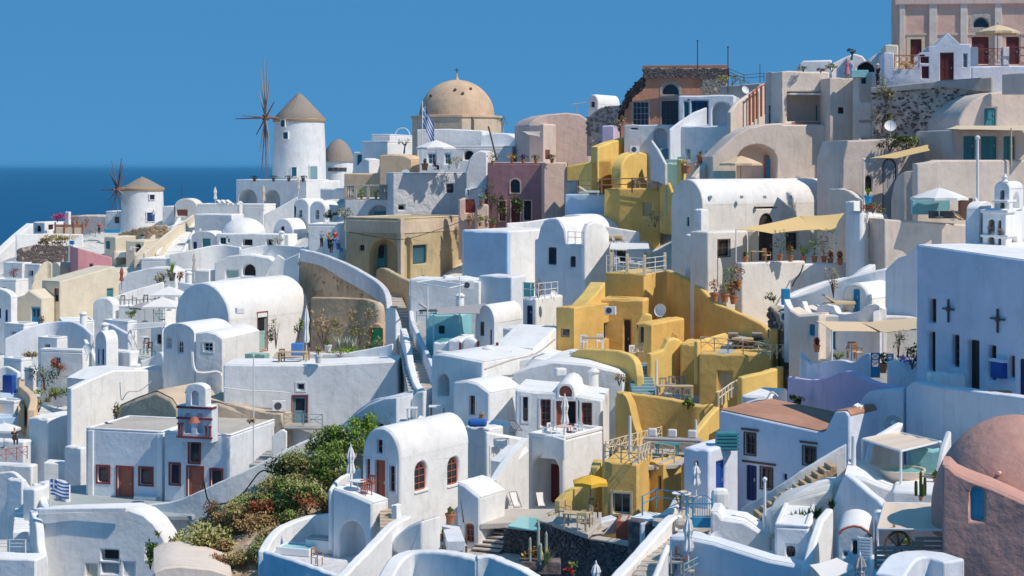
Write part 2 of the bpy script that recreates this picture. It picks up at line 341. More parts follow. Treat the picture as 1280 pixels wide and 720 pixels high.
 def holepoly(s,o):
  f,kind,x0,y0,x1,y1=o[:6]; k=o[6] if len(o) > 6 else {}
  a,zt=s.hit(f,x0,y0); b,zb=s.hit(f,x1,y1)
  lo,hi = (-s.LL + .26,-.26) if f == 'L' else (.26,s.LR - .26)
  a=max(min(a,b),lo); b=min(max(s.hit(f,x0,y0)[0],s.hit(f,x1,y1)[0]),hi)
  if b - a < .15: b=a + .15
  if k.get('arch'):
   r=min((b - a) / 2 * k.get('ar',1.0),zt - zb - .1); hp=[(a,zb),(b,zb)] + arcpts(a,b,zt - r,r,10)[::-1]
  else: hp=[(a,zb),(b,zb),(b,zt),(a,zt)]
  rd=k.get('rd',{'niche': 1.2,'hole': .6}.get(kind,.2))
  return hp,o,rd
 def fill(s,f,hp,o,rd):
  kind=o[1]; k=o[6] if len(o) > 6 else {}; fm=s.fm[f]; c=k.get('c','brown'); par=s.root
  a=min(p[0] for p in hp); b=max(p[0] for p in hp); zb=min(p[1] for p in hp); zt=max(p[1] for p in hp)
  cx,cz=(a + b) / 2,(zb + zt) / 2
  def ring(mb,off_in,off_out,e0,e1):
   def sc(p,w_): return (p[0] + (w_ if p[0] > cx + 1e-6 else -w_ if p[0] < cx - 1e-6 else 0),p[1] + (w_ if p[1] > cz else -w_))
   A=[sc(p,off_in) for p in hp]; B=[sc(p,off_out) for p in hp]; n=len(hp)
   for i in range(n):
    j=(i + 1) % n; q=[A[i],A[j],B[j],B[i]]
    mb.prism([fm(p[0],p[1],e0) for p in q],fm(0,0,e1 - e0))
  def fillp(mb,off,e0,e1):
   def sc(p): return (p[0] + (off if p[0] > cx + 1e-6 else -off if p[0] < cx - 1e-6 else 0),p[1] + (off if p[1] > cz else -off))
   mb.prism([fm(*sc(p),e0) for p in hp],fm(0,0,e1 - e0))
  if k.get('trim'):
   mb=MB(); ring(mb,.004,k.get('tw',.11),-.035,.02); mk('surround',mb,k['trim'],par,s.M)
  if kind in ('niche',):
   return
  if kind == 'hole':
   mb=MB(); fillp(mb,-.01,rd - .03,rd - .01); mk('opening',mb,'black',par,s.M); return  # black sheet at the back puts the recess's darkness into colour
  if kind == 'win':
   mb=MB(); fw=min(.08,(b - a) * .14); ring(mb,-fw,-.003,rd - .06,rd + .02)
   nx,nz=k.get('mull',(1,1))
   for i in range(nx): x=a + (b - a) * (i + 1) / (nx + 1); mb.prism([fm(x - .02,zb + fw,rd - .045),fm(x + .02,zb + fw,rd - .045),fm(x + .02,zt - fw,rd - .045),fm(x - .02,zt - fw,rd - .045)],fm(0,0,.03))
   for i in range(nz): z=zb + (zt - zb) * (i + 1) / (nz + 1); mb.prism([fm(a + fw,z - .02,rd - .05),fm(b - fw,z - .02,rd - .05),fm(b - fw,z + .02,rd - .05),fm(a + fw,z + .02,rd - .05)],fm(0,0,.03))
   wo=mk('window',mb,c,par,s.M)
   mb=MB(); fillp(mb,-.01,rd - .01,rd + .01); mk('pane',mb,k.get('g','glass'),wo)
   if k.get('sill'):
    mb=MB(); mb.prism([fm(a - .08,zb - .09,-.07),fm(b + .08,zb - .09,-.07),fm(b + .08,zb - .01,-.07),fm(a - .08,zb - .01,-.07)],fm(0,0,.2)); mk('sill',mb,k['sill'],wo)
   if k.get('shut'):
    for q0,q1 in ((a - (b - a) * .5 - .02,a - .02),(b + .02,b + (b - a) * .5 + .02)):
     mb=MB(); mb.prism([fm(q0,zb,-.05),fm(q1,zb,-.05),fm(q1,zt,-.05),fm(q0,zt,-.05)],fm(0,0,.045)); mk('shutter',mb,k['shut'],wo)
  if kind == 'door':
   leaves=k.get('n',1); mb=MB(); fw=.07
   ring(mb,-fw,-.003,rd - .08,rd + .01)
   fr=mk('door_frame',mb,k.get('fc',c),par,s.M)
   if k.get('open'):
    mb=MB(); fillp(mb,-.02,rd + .25,rd + .3); mk('opening',mb,'black',par,s.M)  # black sheet stands in for the dark room behind the door
    w_=(b - a) / 2; mb=MB(); mb.prism([fm(a + fw,zb,rd),fm(a + w_,zb,rd),fm(a + w_,zt - fw,rd),fm(a + fw,zt - fw,rd)],fm(0,0,.04)); mk('door',mb,c,par,s.M)
    return
   mb=MB(); fillp(mb,-fw * .5,rd - .03,rd + .01); W_=b - a - 2 * fw
   for i in range(leaves):
    x0=a + fw + W_ * i / leaves; x1=a + fw + W_ * (i + 1) / leaves; st=min(.1,(x1 - x0) * .2); Hh=zt - zb - fw
    for (u0,u1,v0,v1) in ((x0 + .01,x0 + st,zb,zt - fw),(x1 - st,x1 - .01,zb,zt - fw),(x0 + st,x1 - st,zb,zb + .2),(x0 + st,x1 - st,zb + Hh * .45,zb + Hh * .52),(x0 + st,x1 - st,zt - fw - .12,zt - fw)):
     if k.get('arch') and v1 > zt - (b - a) / 2: v1=zt - (b - a) * .42
     if v1 > v0: mb.prism([fm(u0,v0,rd - .06),fm(u1,v0,rd - .06),fm(u1,v1,rd - .06),fm(u0,v1,rd - .06)],fm(0,0,.03))
   do=mk('door',mb,c,par,s.M)
   if k.get('glazed'):
    for i in range(leaves):
     x0=a + fw + W_ * i / leaves + .1; x1=a + fw + W_ * (i + 1) / leaves - .1
     if x1 - x0 > .1: mb=MB(); mb.prism([fm(x0,zb + (zt - zb) * .5,rd - .045),fm(x1,zb + (zt - zb) * .5,rd - .045),fm(x1,zt - fw - .13,rd - .045),fm(x0,zt - fw - .13,rd - .045)],fm(0,0,.012)); mk('pane',mb,k.get('g','glass'),do)
   mb=MB(); hx=b - fw - .12; mb.prism([fm(hx,zb + .95,rd - .1),fm(hx + .05,zb + .95,rd - .1),fm(hx + .05,zb + 1.12,rd - .1),fm(hx,zb + 1.12,rd - .1)],fm(0,0,.05)); mk('handle',mb,'metal',do)
def H(*a,**k): return House(*a,**k)
# ------------------------------------------------------------------ free-form walls, terraces, stairs
def catmull(P,n=5):
 out=[]; k=len(P[0])
 for i in range(len(P) - 1):
  p0=P[max(i - 1,0)]; p1=P[i]; p2=P[i + 1]; p3=P[min(i + 2,len(P) - 1)]
  for j in range(n):
   t=j / n; out.append(tuple(.5 * (2 * p1[c] + (p2[c] - p0[c]) * t + (2 * p0[c] - 5 * p1[c] + 4 * p2[c] - p3[c]) * t * t + (3 * p1[c] - p0[c] - 3 * p2[c] + p3[c]) * t ** 3) for c in range(k)))
 out.append(tuple(P[-1])); return out
STR={}
def WS(name,label,cat,pts,th=.3,m='white',smooth=True,sk=2.0,bev=.09,into=None,stones=None,cap=None,group=None,part='wall'):
 P=[(p[0],p[1],p[2],p[3] if len(p) > 3 else D(p[0],p[2])) for p in pts]
 if smooth and len(P) > 2: P=catmull(P)
 T=[W(p[0],p[1],p[3]) + V((0,0,random.uniform(-.022,.022))) for p in P]; B=[W(p[0],p[2],p[3]) for p in P]
 n=len(P); Nn=[]
 for i in range(n):
  t=T[min(i + 1,n - 1)] - T[max(i - 1,0)]; t.z=0
  if t.length < 1e-5: t=V((1,0,0))
  t.normalize(); nn=V((-t.y,t.x,0))
  if nn.y < 0 and abs(nn.y) > .02: nn=-nn
  Nn.append(nn)
 C=B[n // 2].copy()
 if into is None: r=root(name,label,cat,C,0,group); M=Matrix.Identity(4); O=C
 else: r=into.root if isinstance(into,House) else into; O=V((0,0,0)); M=rmat(r).inverted()
 mb=MB();
 for i in range(n):
  b=T[i] - O; z0=B[i].z - sk - O.z; f=Nn[i] * th
  mb.v +=[(b.x,b.y,z0),(b.x,b.y,b.z),(b.x + f.x,b.y + f.y,b.z),(b.x + f.x,b.y + f.y,z0)]
 for i in range(n - 1):
  a,c=4 * i,4 * i + 4
  mb.f +=[(a,c,c + 1,a + 1),(a + 1,c + 1,c + 2,a + 2),(a + 2,c + 2,c + 3,a + 3)]
 mb.f +=[(0,1,2,3),(4 * n - 1,4 * n - 2,4 * n - 3,4 * n - 4)]
 o=mk(part,mb,m,r,M if into is not None else None,bevel=min(bev,th * .4),smooth=40)
 if stones:
  sm,cnt,sz=stones; mb=MB()
  for _ in range(cnt):
   i=random.randrange(n - 1); t=random.random(); top=T[i].lerp(T[i + 1],t); bot=B[i].lerp(B[i + 1],t)
   p=bot.lerp(top,random.random() * .97 ) - O; q=sz * random.uniform(.6,1.4)
   Mx=Matrix.Translation(p) @ Matrix.Rotation(math.atan2((T[i + 1] - T[i]).y,(T[i + 1] - T[i]).x),4,'Z') @ Matrix.Rotation(random.uniform(-.5,.5),4,'Y')
   h_=q * random.uniform(.35,.7); b0=len(mb.v)
   ring=[(math.cos(k * math.pi / 3 + random.uniform(-.3,.3)) * q * .5,math.sin(k * math.pi / 3 + random.uniform(-.3,.3)) * h_ * .5) for k in range(6)]
   mb.v +=[tuple(Mx @ V((x,.05,z))) for x,z in ring] + [tuple(Mx @ V((x * .7,-random.uniform(.04,.11),z * .7))) for x,z in ring]
   for k in range(6): j=(k + 1) % 6; mb.f.append((b0 + k,b0 + j,b0 + 6 + j,b0 + 6 + k))
   mb.f.append(tuple(b0 + 6 + k for k in range(6)))
  tag(mk('stones',mb,sm,r,M if into is not None else None),kind='stuff')
 if cap:
  cm,ch=cap; mb=MB()
  for i in range(n):
   b=T[i] - O; f=Nn[i]
   p0=b - f * .06; p1=b + f * (th + .06)
   mb.v +=[(p0.x,p0.y,b.z + .01),(p0.x,p0.y,b.z + ch),(p1.x,p1.y,b.z + ch),(p1.x,p1.y,b.z + .01)]
  for i in range(n - 1):
   a,c=4 * i,4 * i + 4
   for k in range(4): j=(k + 1) % 4; mb.f.append((a + k,c + k,c + j,a + j))
  mb.f +=[(0,1,2,3),(4 * n - 1,4 * n - 2,4 * n - 3,4 * n - 4)]
  mk('coping',mb,cm,r,M if into is not None else None,bevel=.04,smooth=40)
 return r
def slab(anchor,pix,m='white',name='terrace',th=.6,into=None,bev=.04):
 z=W(*anchor).z if isinstance(anchor,tuple) else anchor
 P=[onz(p[0],p[1],z) for p in pix]; mb=MB()
 if into is not None:
  r=into.root if isinstance(into,House) else into; mb.prism(P,V((0,0,-th))); return mk(name,mb,m,r,rmat(r).inverted(),bevel=bev)
 C=P[0].copy(); mb.prism([p - C for p in P],V((0,0,-th))); o=mk(name,mb,m,None,None,bevel=bev); o.location=C; o['kind']='structure'; return o
def ST(label,A,B,width,n,m='white',name='staircase',group=None,side=None,riserm=None):
 A=W(*A); B=W(*B); r=root(name,label,'stairs',A,0,group); h=V((B.x - A.x,B.y - A.y,0)); run=h.length; dz=B.z - A.z
 ang=math.atan2(h.y,h.x); r.rotation_euler=(0,0,ang); t=run / n; rz=dz / n
 mb=MB().box(0,t * 1.02,-width / 2,width / 2,-abs(rz) - .5,0); me=meshof('step',mb,m)
 for i in range(n):
  o=link('step',me,r,Matrix.Translation((t * i,0,rz * (i + 1)))); b=o.modifiers.new("bevel",'BEVEL'); b.width=.025; b.segments=2
 if side:
  sm,sw,shh=side
  for sgn in (-1,1):
   y0=sgn * (width / 2 + sw / 2); mb=MB(); mb.prism([(-.1,y0 - sw / 2,-1),(run,y0 - sw / 2,dz - 1),(run,y0 - sw / 2,dz + shh),(-.1,y0 - sw / 2,shh)],V((0,sw,0))); mk('side_wall',mb,sm,r,bevel=.06)
 return r
# ------------------------------------------------------------------ props
def dd(py,px,d): return D(px,py) if d is None else d
PROTO={}
def inst(key,build,name,label,cat,loc,rz=0,sc=1.0,group=None):
 """first call builds the shared part meshes, every call links a thing with its own parts"""
 if key not in PROTO: PROTO[key]=build()
 r=root(name,label,cat,loc,rz,group); r.scale=(sc,) * 3; os_=[]
 for pn,me,pi in PROTO[key]: os_.append(link(pn,me,r if pi is None else os_[pi]))
 return r
def P_chair(m,seat):
 def b():
  o=[]
  for x in (-.2,.2):
   for y in (-.2,.2): o.append(('leg',meshof('leg',MB().tube((x,y,0),(x,y,.9 if y > 0 else .45),.03,5),m),None))
  o.append(('seat',meshof('seat',MB().box(-.23,.23,-.23,.23,.43,.48),seat),None))
  mb=MB(); mb.box(-.22,.22,.19,.22,.82,.92); [mb.box(x - .02,x + .02,.195,.215,.48,.82) for x in (-.13,0,.13)]; o.append(('backrest',meshof('backrest',mb,m),None))
  for x in (-.22,.22): o.append(('armrest',meshof('armrest',MB().prism([(x - .025,-.22,.45),(x - .025,-.22,.68),(x - .025,.2,.68),(x - .025,.2,.64),(x - .025,-.18,.64),(x - .025,-.18,.45)],V((.05,0,0))),m),None))
  return o
 return b
def P_table(m,top,w_=.45,h=.74,rd=True):
 def b():
  o=[]
  if rd:
   o.append(('tabletop',meshof('tabletop',MB().lathe([(w_,0),(w_,.04)],18,(0,0,h - .04)),top),None)); o.append(('pedestal',meshof('pedestal',MB().tube((0,0,.03),(0,0,h - .04),.035),m),None)); o.append(('base',meshof('base',MB().lathe([(.26,0),(.24,.03)],12),m),None))
  else:
   o.append(('tabletop',meshof('tabletop',MB().box(-w_,w_,-.4,.4,h - .05,h),top),None))
   for x in (-w_ + .06,w_ - .06):
    for y in (-.34,.34): o.append(('leg',meshof('leg',MB().box(x - .035,x + .035,y - .035,y + .035,0,h - .05),m),None))
  return o
 return b
def P_deck(m,cl):
 def b():
  o=[]
  o.append(('frame',meshof('frame',MB().tube((-.3,-.6,.05),(-.3,.55,1.0),.03,5).tube((.3,-.6,.05),(.3,.55,1.0),.03,5).tube((-.3,.55,1.0),(.3,.55,1.0),.025,5).tube((-.3,-.6,.05),(.3,-.6,.05),.025,5),m),None))
  o.append(('rear_support',meshof('rear_support',MB().tube((-.3,.5,.02),(-.3,-.05,.55),.025,5).tube((.3,.5,.02),(.3,-.05,.55),.025,5).tube((-.3,.5,.02),(.3,.5,.02),.025,5),m),None))
  mb=MB(); pr=[(-.5,.16),(-.3,.2),(-.05,.36),(.2,.58),(.52,.97)]
  for i in range(4): (y0,z0),(y1,z1)=pr[i],pr[i + 1]; mb.poly([(-.27,y0,z0),(.27,y0,z0),(.27,y1,z1),(-.27,y1,z1)]); mb.poly([(-.27,y0,z0 - .02),(.27,y0,z0 - .02),(.27,y1,z1 - .02),(-.27,y1,z1 - .02)])
  o.append(('canvas',meshof('canvas',mb,cl,recalc=False),None)); return o
 return b
def P_lounger(m,cl):
 def b():
  o=[('mattress',meshof('mattress',MB().box(-.32,.32,-.95,.3,.32,.42),cl),None)]
  mb=MB(); mb.prism([(-.32,.3,.32),(-.32,.95,.75),(-.32,.9,.84),(-.32,.26,.42)],V((.64,0,0))); o.append(('backrest',meshof('backrest',mb,cl),None))
  o.append(('frame',meshof('frame',MB().box(-.35,.35,-.98,.9,.24,.315),m),None))
  for x in (-.3,.3):
   for y in (-.85,.8): o.append(('leg',meshof('leg',MB().box(x - .03,x + .03,y - .03,y + .03,0,.24),m),None))
  return o
 return b
def P_parasol(m,cl,r_,h,n=8,sq=False):
 def b():
  o=[('pole',meshof('pole',MB().tube((0,0,0),(0,0,h + .12),.035),m),None)]; mb=MB(); dr=r_ * .36
  A=[(r_ * math.cos(2 * math.pi * (i + .5) / n),r_ * math.sin(2 * math.pi * (i + .5) / n)) for i in range(n)]
  for i in range(n):
   p,q=A[i],A[(i + 1) % n]; mid=((p[0] + q[0]) / 2 * .96,(p[1] + q[1]) / 2 * .96)
   hp=[(p[0] * .5,p[1] * .5,h - dr * .42),(q[0] * .5,q[1] * .5,h - dr * .42)]
   mb.poly([(0,0,h),hp[0],hp[1]]); mb.poly([hp[0],(p[0],p[1],h - dr),(mid[0],mid[1],h - dr + .04)]); mb.poly([hp[0],(mid[0],mid[1],h - dr + .04),hp[1]]); mb.poly([hp[1],(mid[0],mid[1],h - dr + .04),(q[0],q[1],h - dr)])
   mb.poly([(p[0],p[1],h - dr),(p[0],p[1],h - dr - .16),(mid[0],mid[1],h - dr - .13),(mid[0],mid[1],h - dr + .04)]); mb.poly([(mid[0],mid[1],h - dr + .04),(mid[0],mid[1],h - dr - .13),(q[0],q[1],h - dr - .16),(q[0],q[1],h - dr)])
  o.append(('canopy',meshof('canopy',mb,cl),None))
  for p in A: o.append(('rib',meshof('rib',MB().tube((0,0,h - .06),(p[0],p[1],h - dr - .03),.014,4),m),None))
  o.append(('finial',meshof('finial',MB().lathe([(.05,0),(.06,.05),(.01,.16)],8,(0,0,h)),m),None))
  o.append(('base',meshof('base',MB().lathe([(.28,0),(.28,.06),(.08,.1)],12),'concrete'),None)); return o
 return b
def P_closed(m,cl,h):
 def b():
  o=[('pole',meshof('pole',MB().tube((0,0,0),(0,0,h),.035),m),None)]; mb=MB(); n=16; L=h * .62; z0=h - L
  pr=[(.17,0),(.20,.1),(.13,.38),(.15,.5),(.19,.62),(.12,.85),(.03,1.0)]; prof=[(r_,z0 + L * t) for r_,t in pr]; mb.lathe(prof,n)
  for i,v in enumerate(mb.v):
   k=i % n; f=1 + (.22 if k % 2 else -.2); mb.v[i]=(v[0] * f,v[1] * f,v[2])
  o.append(('canopy',meshof('canopy',mb,cl),None)); o.append(('strap',meshof('strap',MB().lathe([(.15,0),(.15,.05)],12,(0,0,z0 + L * .42)),m),None))
  o.append(('finial',meshof('finial',MB().lathe([(.04,0),(.045,.06),(.01,.16)],8,(0,0,h - .02)),m),None)); o.append(('base',meshof('base',MB().lathe([(.26,0),(.26,.06),(.07,.1)],12),'concrete'),None)); return o
 return b
def P_ac():
 o=[('casing',meshof('casing',MB().box(-.42,.42,-.16,.16,0,.6),'whitepaint'),None)]
 o.append(('fan_grille',meshof('fan_grille',MB().prism([(.12 + .23 * math.cos(t * math.pi / 8) - .2,-.165,.3 + .23 * math.sin(t * math.pi / 8)) for t in range(16)],V((0,-.015,0))),'darkgrey'),None))
 for x in (-.3,.3): o.append(('bracket',meshof('bracket',MB().box(x - .025,x + .025,-.16,.22,-.06,0),'metal'),None))
 return o
def P_dish():
 mb=MB(); n=20; pr=[(.02,0),(.2,.02),(.36,.07),(.48,.14)]
 mb.lathe(pr + [(.48,.12),(.36,.05),(.2,-.005),(.02,-.02)],n,cap=False)
 for i,v in enumerate(mb.v): mb.v[i]=(v[0],-v[2],v[1])
 o=[('reflector',meshof('reflector',mb,'whitepaint',smooth=40),None),('arm',meshof('arm',MB().tube((0,0,-.45),(0,-.5,-.02),.018,5),'metal'),None),('receiver',meshof('receiver',MB().tube((0,-.52,-.02),(0,-.42,0),.05,8),'greypaint'),None),('mast',meshof('mast',MB().tube((0,.03,0),(0,.2,0),.04,6).tube((0,.2,.05),(0,.2,-.9),.035,6),'metal'),None)]
 return o
def chair(px,py,label,d=None,m='greywood',seat='whitecloth',rz=0,group='terrace chairs'): return inst('ch' + m + seat,P_chair(m,seat),'chair',label,'chair',W(px,py,dd(py,px,d)),R(rz),1,group)
def table(px,py,label,d=None,m='whitepaint',top='whitepaint',w_=.45,rd=True,rz=0,h=.74): return inst('tb%s%s%s%s%s' % (m,top,w_,rd,h),P_table(m,top,w_,h,rd),'table',label,'table',W(px,py,dd(py,px,d)),R(rz))
def deckchair(px,py,label,d=None,m='wood',cl='whitecloth',rz=0): return inst('dk' + m + cl,P_deck(m,cl),'deck_chair',label,'deck chair',W(px,py,dd(py,px,d)),R(rz),.72)
def lounger(px,py,label,d=None,m='whitepaint',cl='whitecloth',rz=0,group=None): return inst('lg' + m + cl,P_lounger(m,cl),'sun_lounger',label,'sun lounger',W(px,py,dd(py,px,d)),R(rz),1,group)
def parasol(px,py,r_,h,label,d=None,m='whitepaint',cl='whitecloth',n=8,rz=0): return inst('ps%s%s%.2f%.2f%d' % (m,cl,r_,h,n),P_parasol(m,cl,r_,h,n),'parasol',label,'parasol',W(px,py,dd(py,px,d)),R(rz))
def closedp(px,py,h,label,d=None,m='whitepaint',cl='whitecloth',group=None): return inst('cp%s%s%.2f' % (m,cl,h),P_closed(m,cl,h),'closed_parasol',label,'parasol',W(px,py,dd(py,px,d)),random.random() * 6,1,group)
def ac(px,py,label,d=None,rz=0,sc=1.0): return inst('ac',P_ac,'air_conditioner',label,'air conditioner',W(px,py,dd(py,px,d)),R(rz),sc)
def dish(px,py,label,d=None,rz=0,sc=1.0,tilt=25):
 r=inst('dish',P_dish,'satellite_dish',label,'satellite dish',W(px,py,dd(py,px,d)),R(rz),sc); r.rotation_euler=(-R(tilt),0,R(rz)); return r
# -------- plants
def leafcloud(mb,c,rad,n,sz,flat=.8,squash=1.0):
 c=V(c)
 for _ in range(n):
  t=random.random() ** .45; a=random.uniform(0,2 * math.pi); z=random.uniform(-1,1); rr=math.sqrt(1 - z * z)
  p=c + V((rad[0] * t * rr * math.cos(a),rad[1] * t * rr * math.sin(a),rad[2] * t * z)); q=sz * random.uniform(.5,1.35)
  Mx=Matrix.Translation(p) @ Matrix.Rotation(random.uniform(0,6.28),4,'Z') @ Matrix.Rotation(random.uniform(-1.1,1.1),4,'X') @ Matrix.Rotation(random.uniform(-.5,.5),4,'Y')
  b=len(mb.v); mb.v +=[tuple(Mx @ V(v)) for v in ((-q * .32,0,0),(0,-q * .75,q * .1),(q * .32,0,0),(0,q * .75,q * .1))]; mb.f.append((b,b + 1,b + 2,b + 3))
def stems(mb,h,r_,n,rad=.015,base=(0,0,0)):
 for _ in range(n):
  a=random.uniform(0,6.28); q=r_ * random.uniform(.2,.95); m_=V((q * .4 * math.cos(a),q * .4 * math.sin(a),h * .5)); e=V((q * math.cos(a),q * math.sin(a),h * random.uniform(.75,1)))
  mb.tube(V(base),V(base) + m_,rad,4,rad * .7).tube(V(base) + m_,V(base) + e,rad * .7,4,rad * .3)
def bush(px,py,w_,h,label,d=None,mats=('leafgreen',),n=500,sz=.16,cat='shrub',name='shrub',lobes=5,group=None,loc=None,dep=None):
 """w_, h metres; foliage in lobes with gaps, twigs underneath"""
 c=loc or W(px,py,dd(py,px,d)); r=root(name,label,cat,c,0,group); dep=dep or w_ * .7
 mb=MB(); stems(mb,h * .8,w_ * .45,7,.03); mk('stem',mb,'brown',r)
 L=[(random.uniform(-.34,.34) * w_,random.uniform(-.3,.3) * dep,h * random.uniform(.3,.78)) for _ in range(lobes)]
 for k,m in enumerate(mats):
  mb=MB()
  for i,q in enumerate(L):
   if len(mats) > 1 and (i + k) % len(mats) and random.random() < .75: continue
   s_=random.uniform(.55,1.1); leafcloud(mb,q,(w_ * .27 * s_,dep * .27 * s_,h * .27 * s_),int(n / lobes / max(1,len(mats) * .6)),sz)
  if mb.v: mk('foliage',mb,m,r)
 return r
def potplant(px,py,label,d=None,pot='terrapot',h=.5,ph=.35,leaf='leafgreen',flower=None,w_=None,cat='potted plant',group=None,kind='bush',loc=None):
 c=loc or W(px,py,dd(py,px,d)); r=root('potted_plant',label,cat,c,0,group); w_=w_ or h * .8
 if ph: mk('pot',MB().lathe([(ph * .32,0),(ph * .45,ph * .8),(ph * .52,ph * .82),(ph * .52,ph),(ph * .42,ph),(ph * .40,ph * .9)],12),pot,r,smooth=40)
 mb=MB(); z=ph or 0
 if kind == 'bush':
  leafcloud(mb,(0,0,z + h * .45),(w_ * .5,w_ * .5,h * .5),70,.16); st=MB(); stems(st,h * .7,w_ * .3,4,.012,(0,0,z * .9)); mk('stem',st,'brown',r)
 elif kind == 'spike':
  for i in range(22):
   a=random.uniform(0,6.28); l=h * random.uniform(.6,1); t=random.uniform(.2,.75); e=V((math.cos(a) * l * t,math.sin(a) * l * t,z + l * math.sqrt(1 - t * t))); s_=V((-math.sin(a),math.cos(a),0)) * .05
   m_=V((e.x * .5,e.y * .5,z + (e.z - z) * .62)); mb.poly([V((0,0,z)) - s_,V((0,0,z)) + s_,m_ + s_ * .9,m_ - s_ * .9]); mb.poly([m_ - s_ * .9,m_ + s_ * .9,e])
 elif kind == 'cactus':
  for x,y,t in ((0,0,1),(.14,.05,.75),(-.15,0,.62),(.04,-.13,.5)): mb.lathe([(.06,0),(.07,h * t * .5),(.06,h * t * .92),(.01,h * t)],8,(x * w_ * 1.6,y,z))
 mk('foliage',mb,leaf,r)
 if flower: mb=MB(); leafcloud(mb,(0,0,z + h * .55),(w_ * .52,w_ * .52,h * .5),45,.12); mk('flowers',mb,flower,r)
 return r
def tree(px,py,h,label,d=None,leaf='leafdark',n=260,cr=.8):
 c=W(px,py,dd(py,px,d)); r=root('tree',label,'tree',c); mb=MB(); mb.tube((0,0,0),(.1,0,h * .5),.12,7,.07)
 for i in range(6): a=i * 1.05; mb.tube((.1,0,h * (.4 + .03 * i)),(math.cos(a) * cr * .7,math.sin(a) * cr * .7,h * random.uniform(.7,.95)),.05,5,.015)
 mk('trunk',mb,'greywood',r); mb=MB()
 for i in range(7): a=i * .9; leafcloud(mb,(math.cos(a) * cr * .55,math.sin(a) * cr * .55,h * random.uniform(.62,.95)),(cr * .42,cr * .42,h * .14),n // 7,.17)
 mk('crown',mb,leaf,r); return r
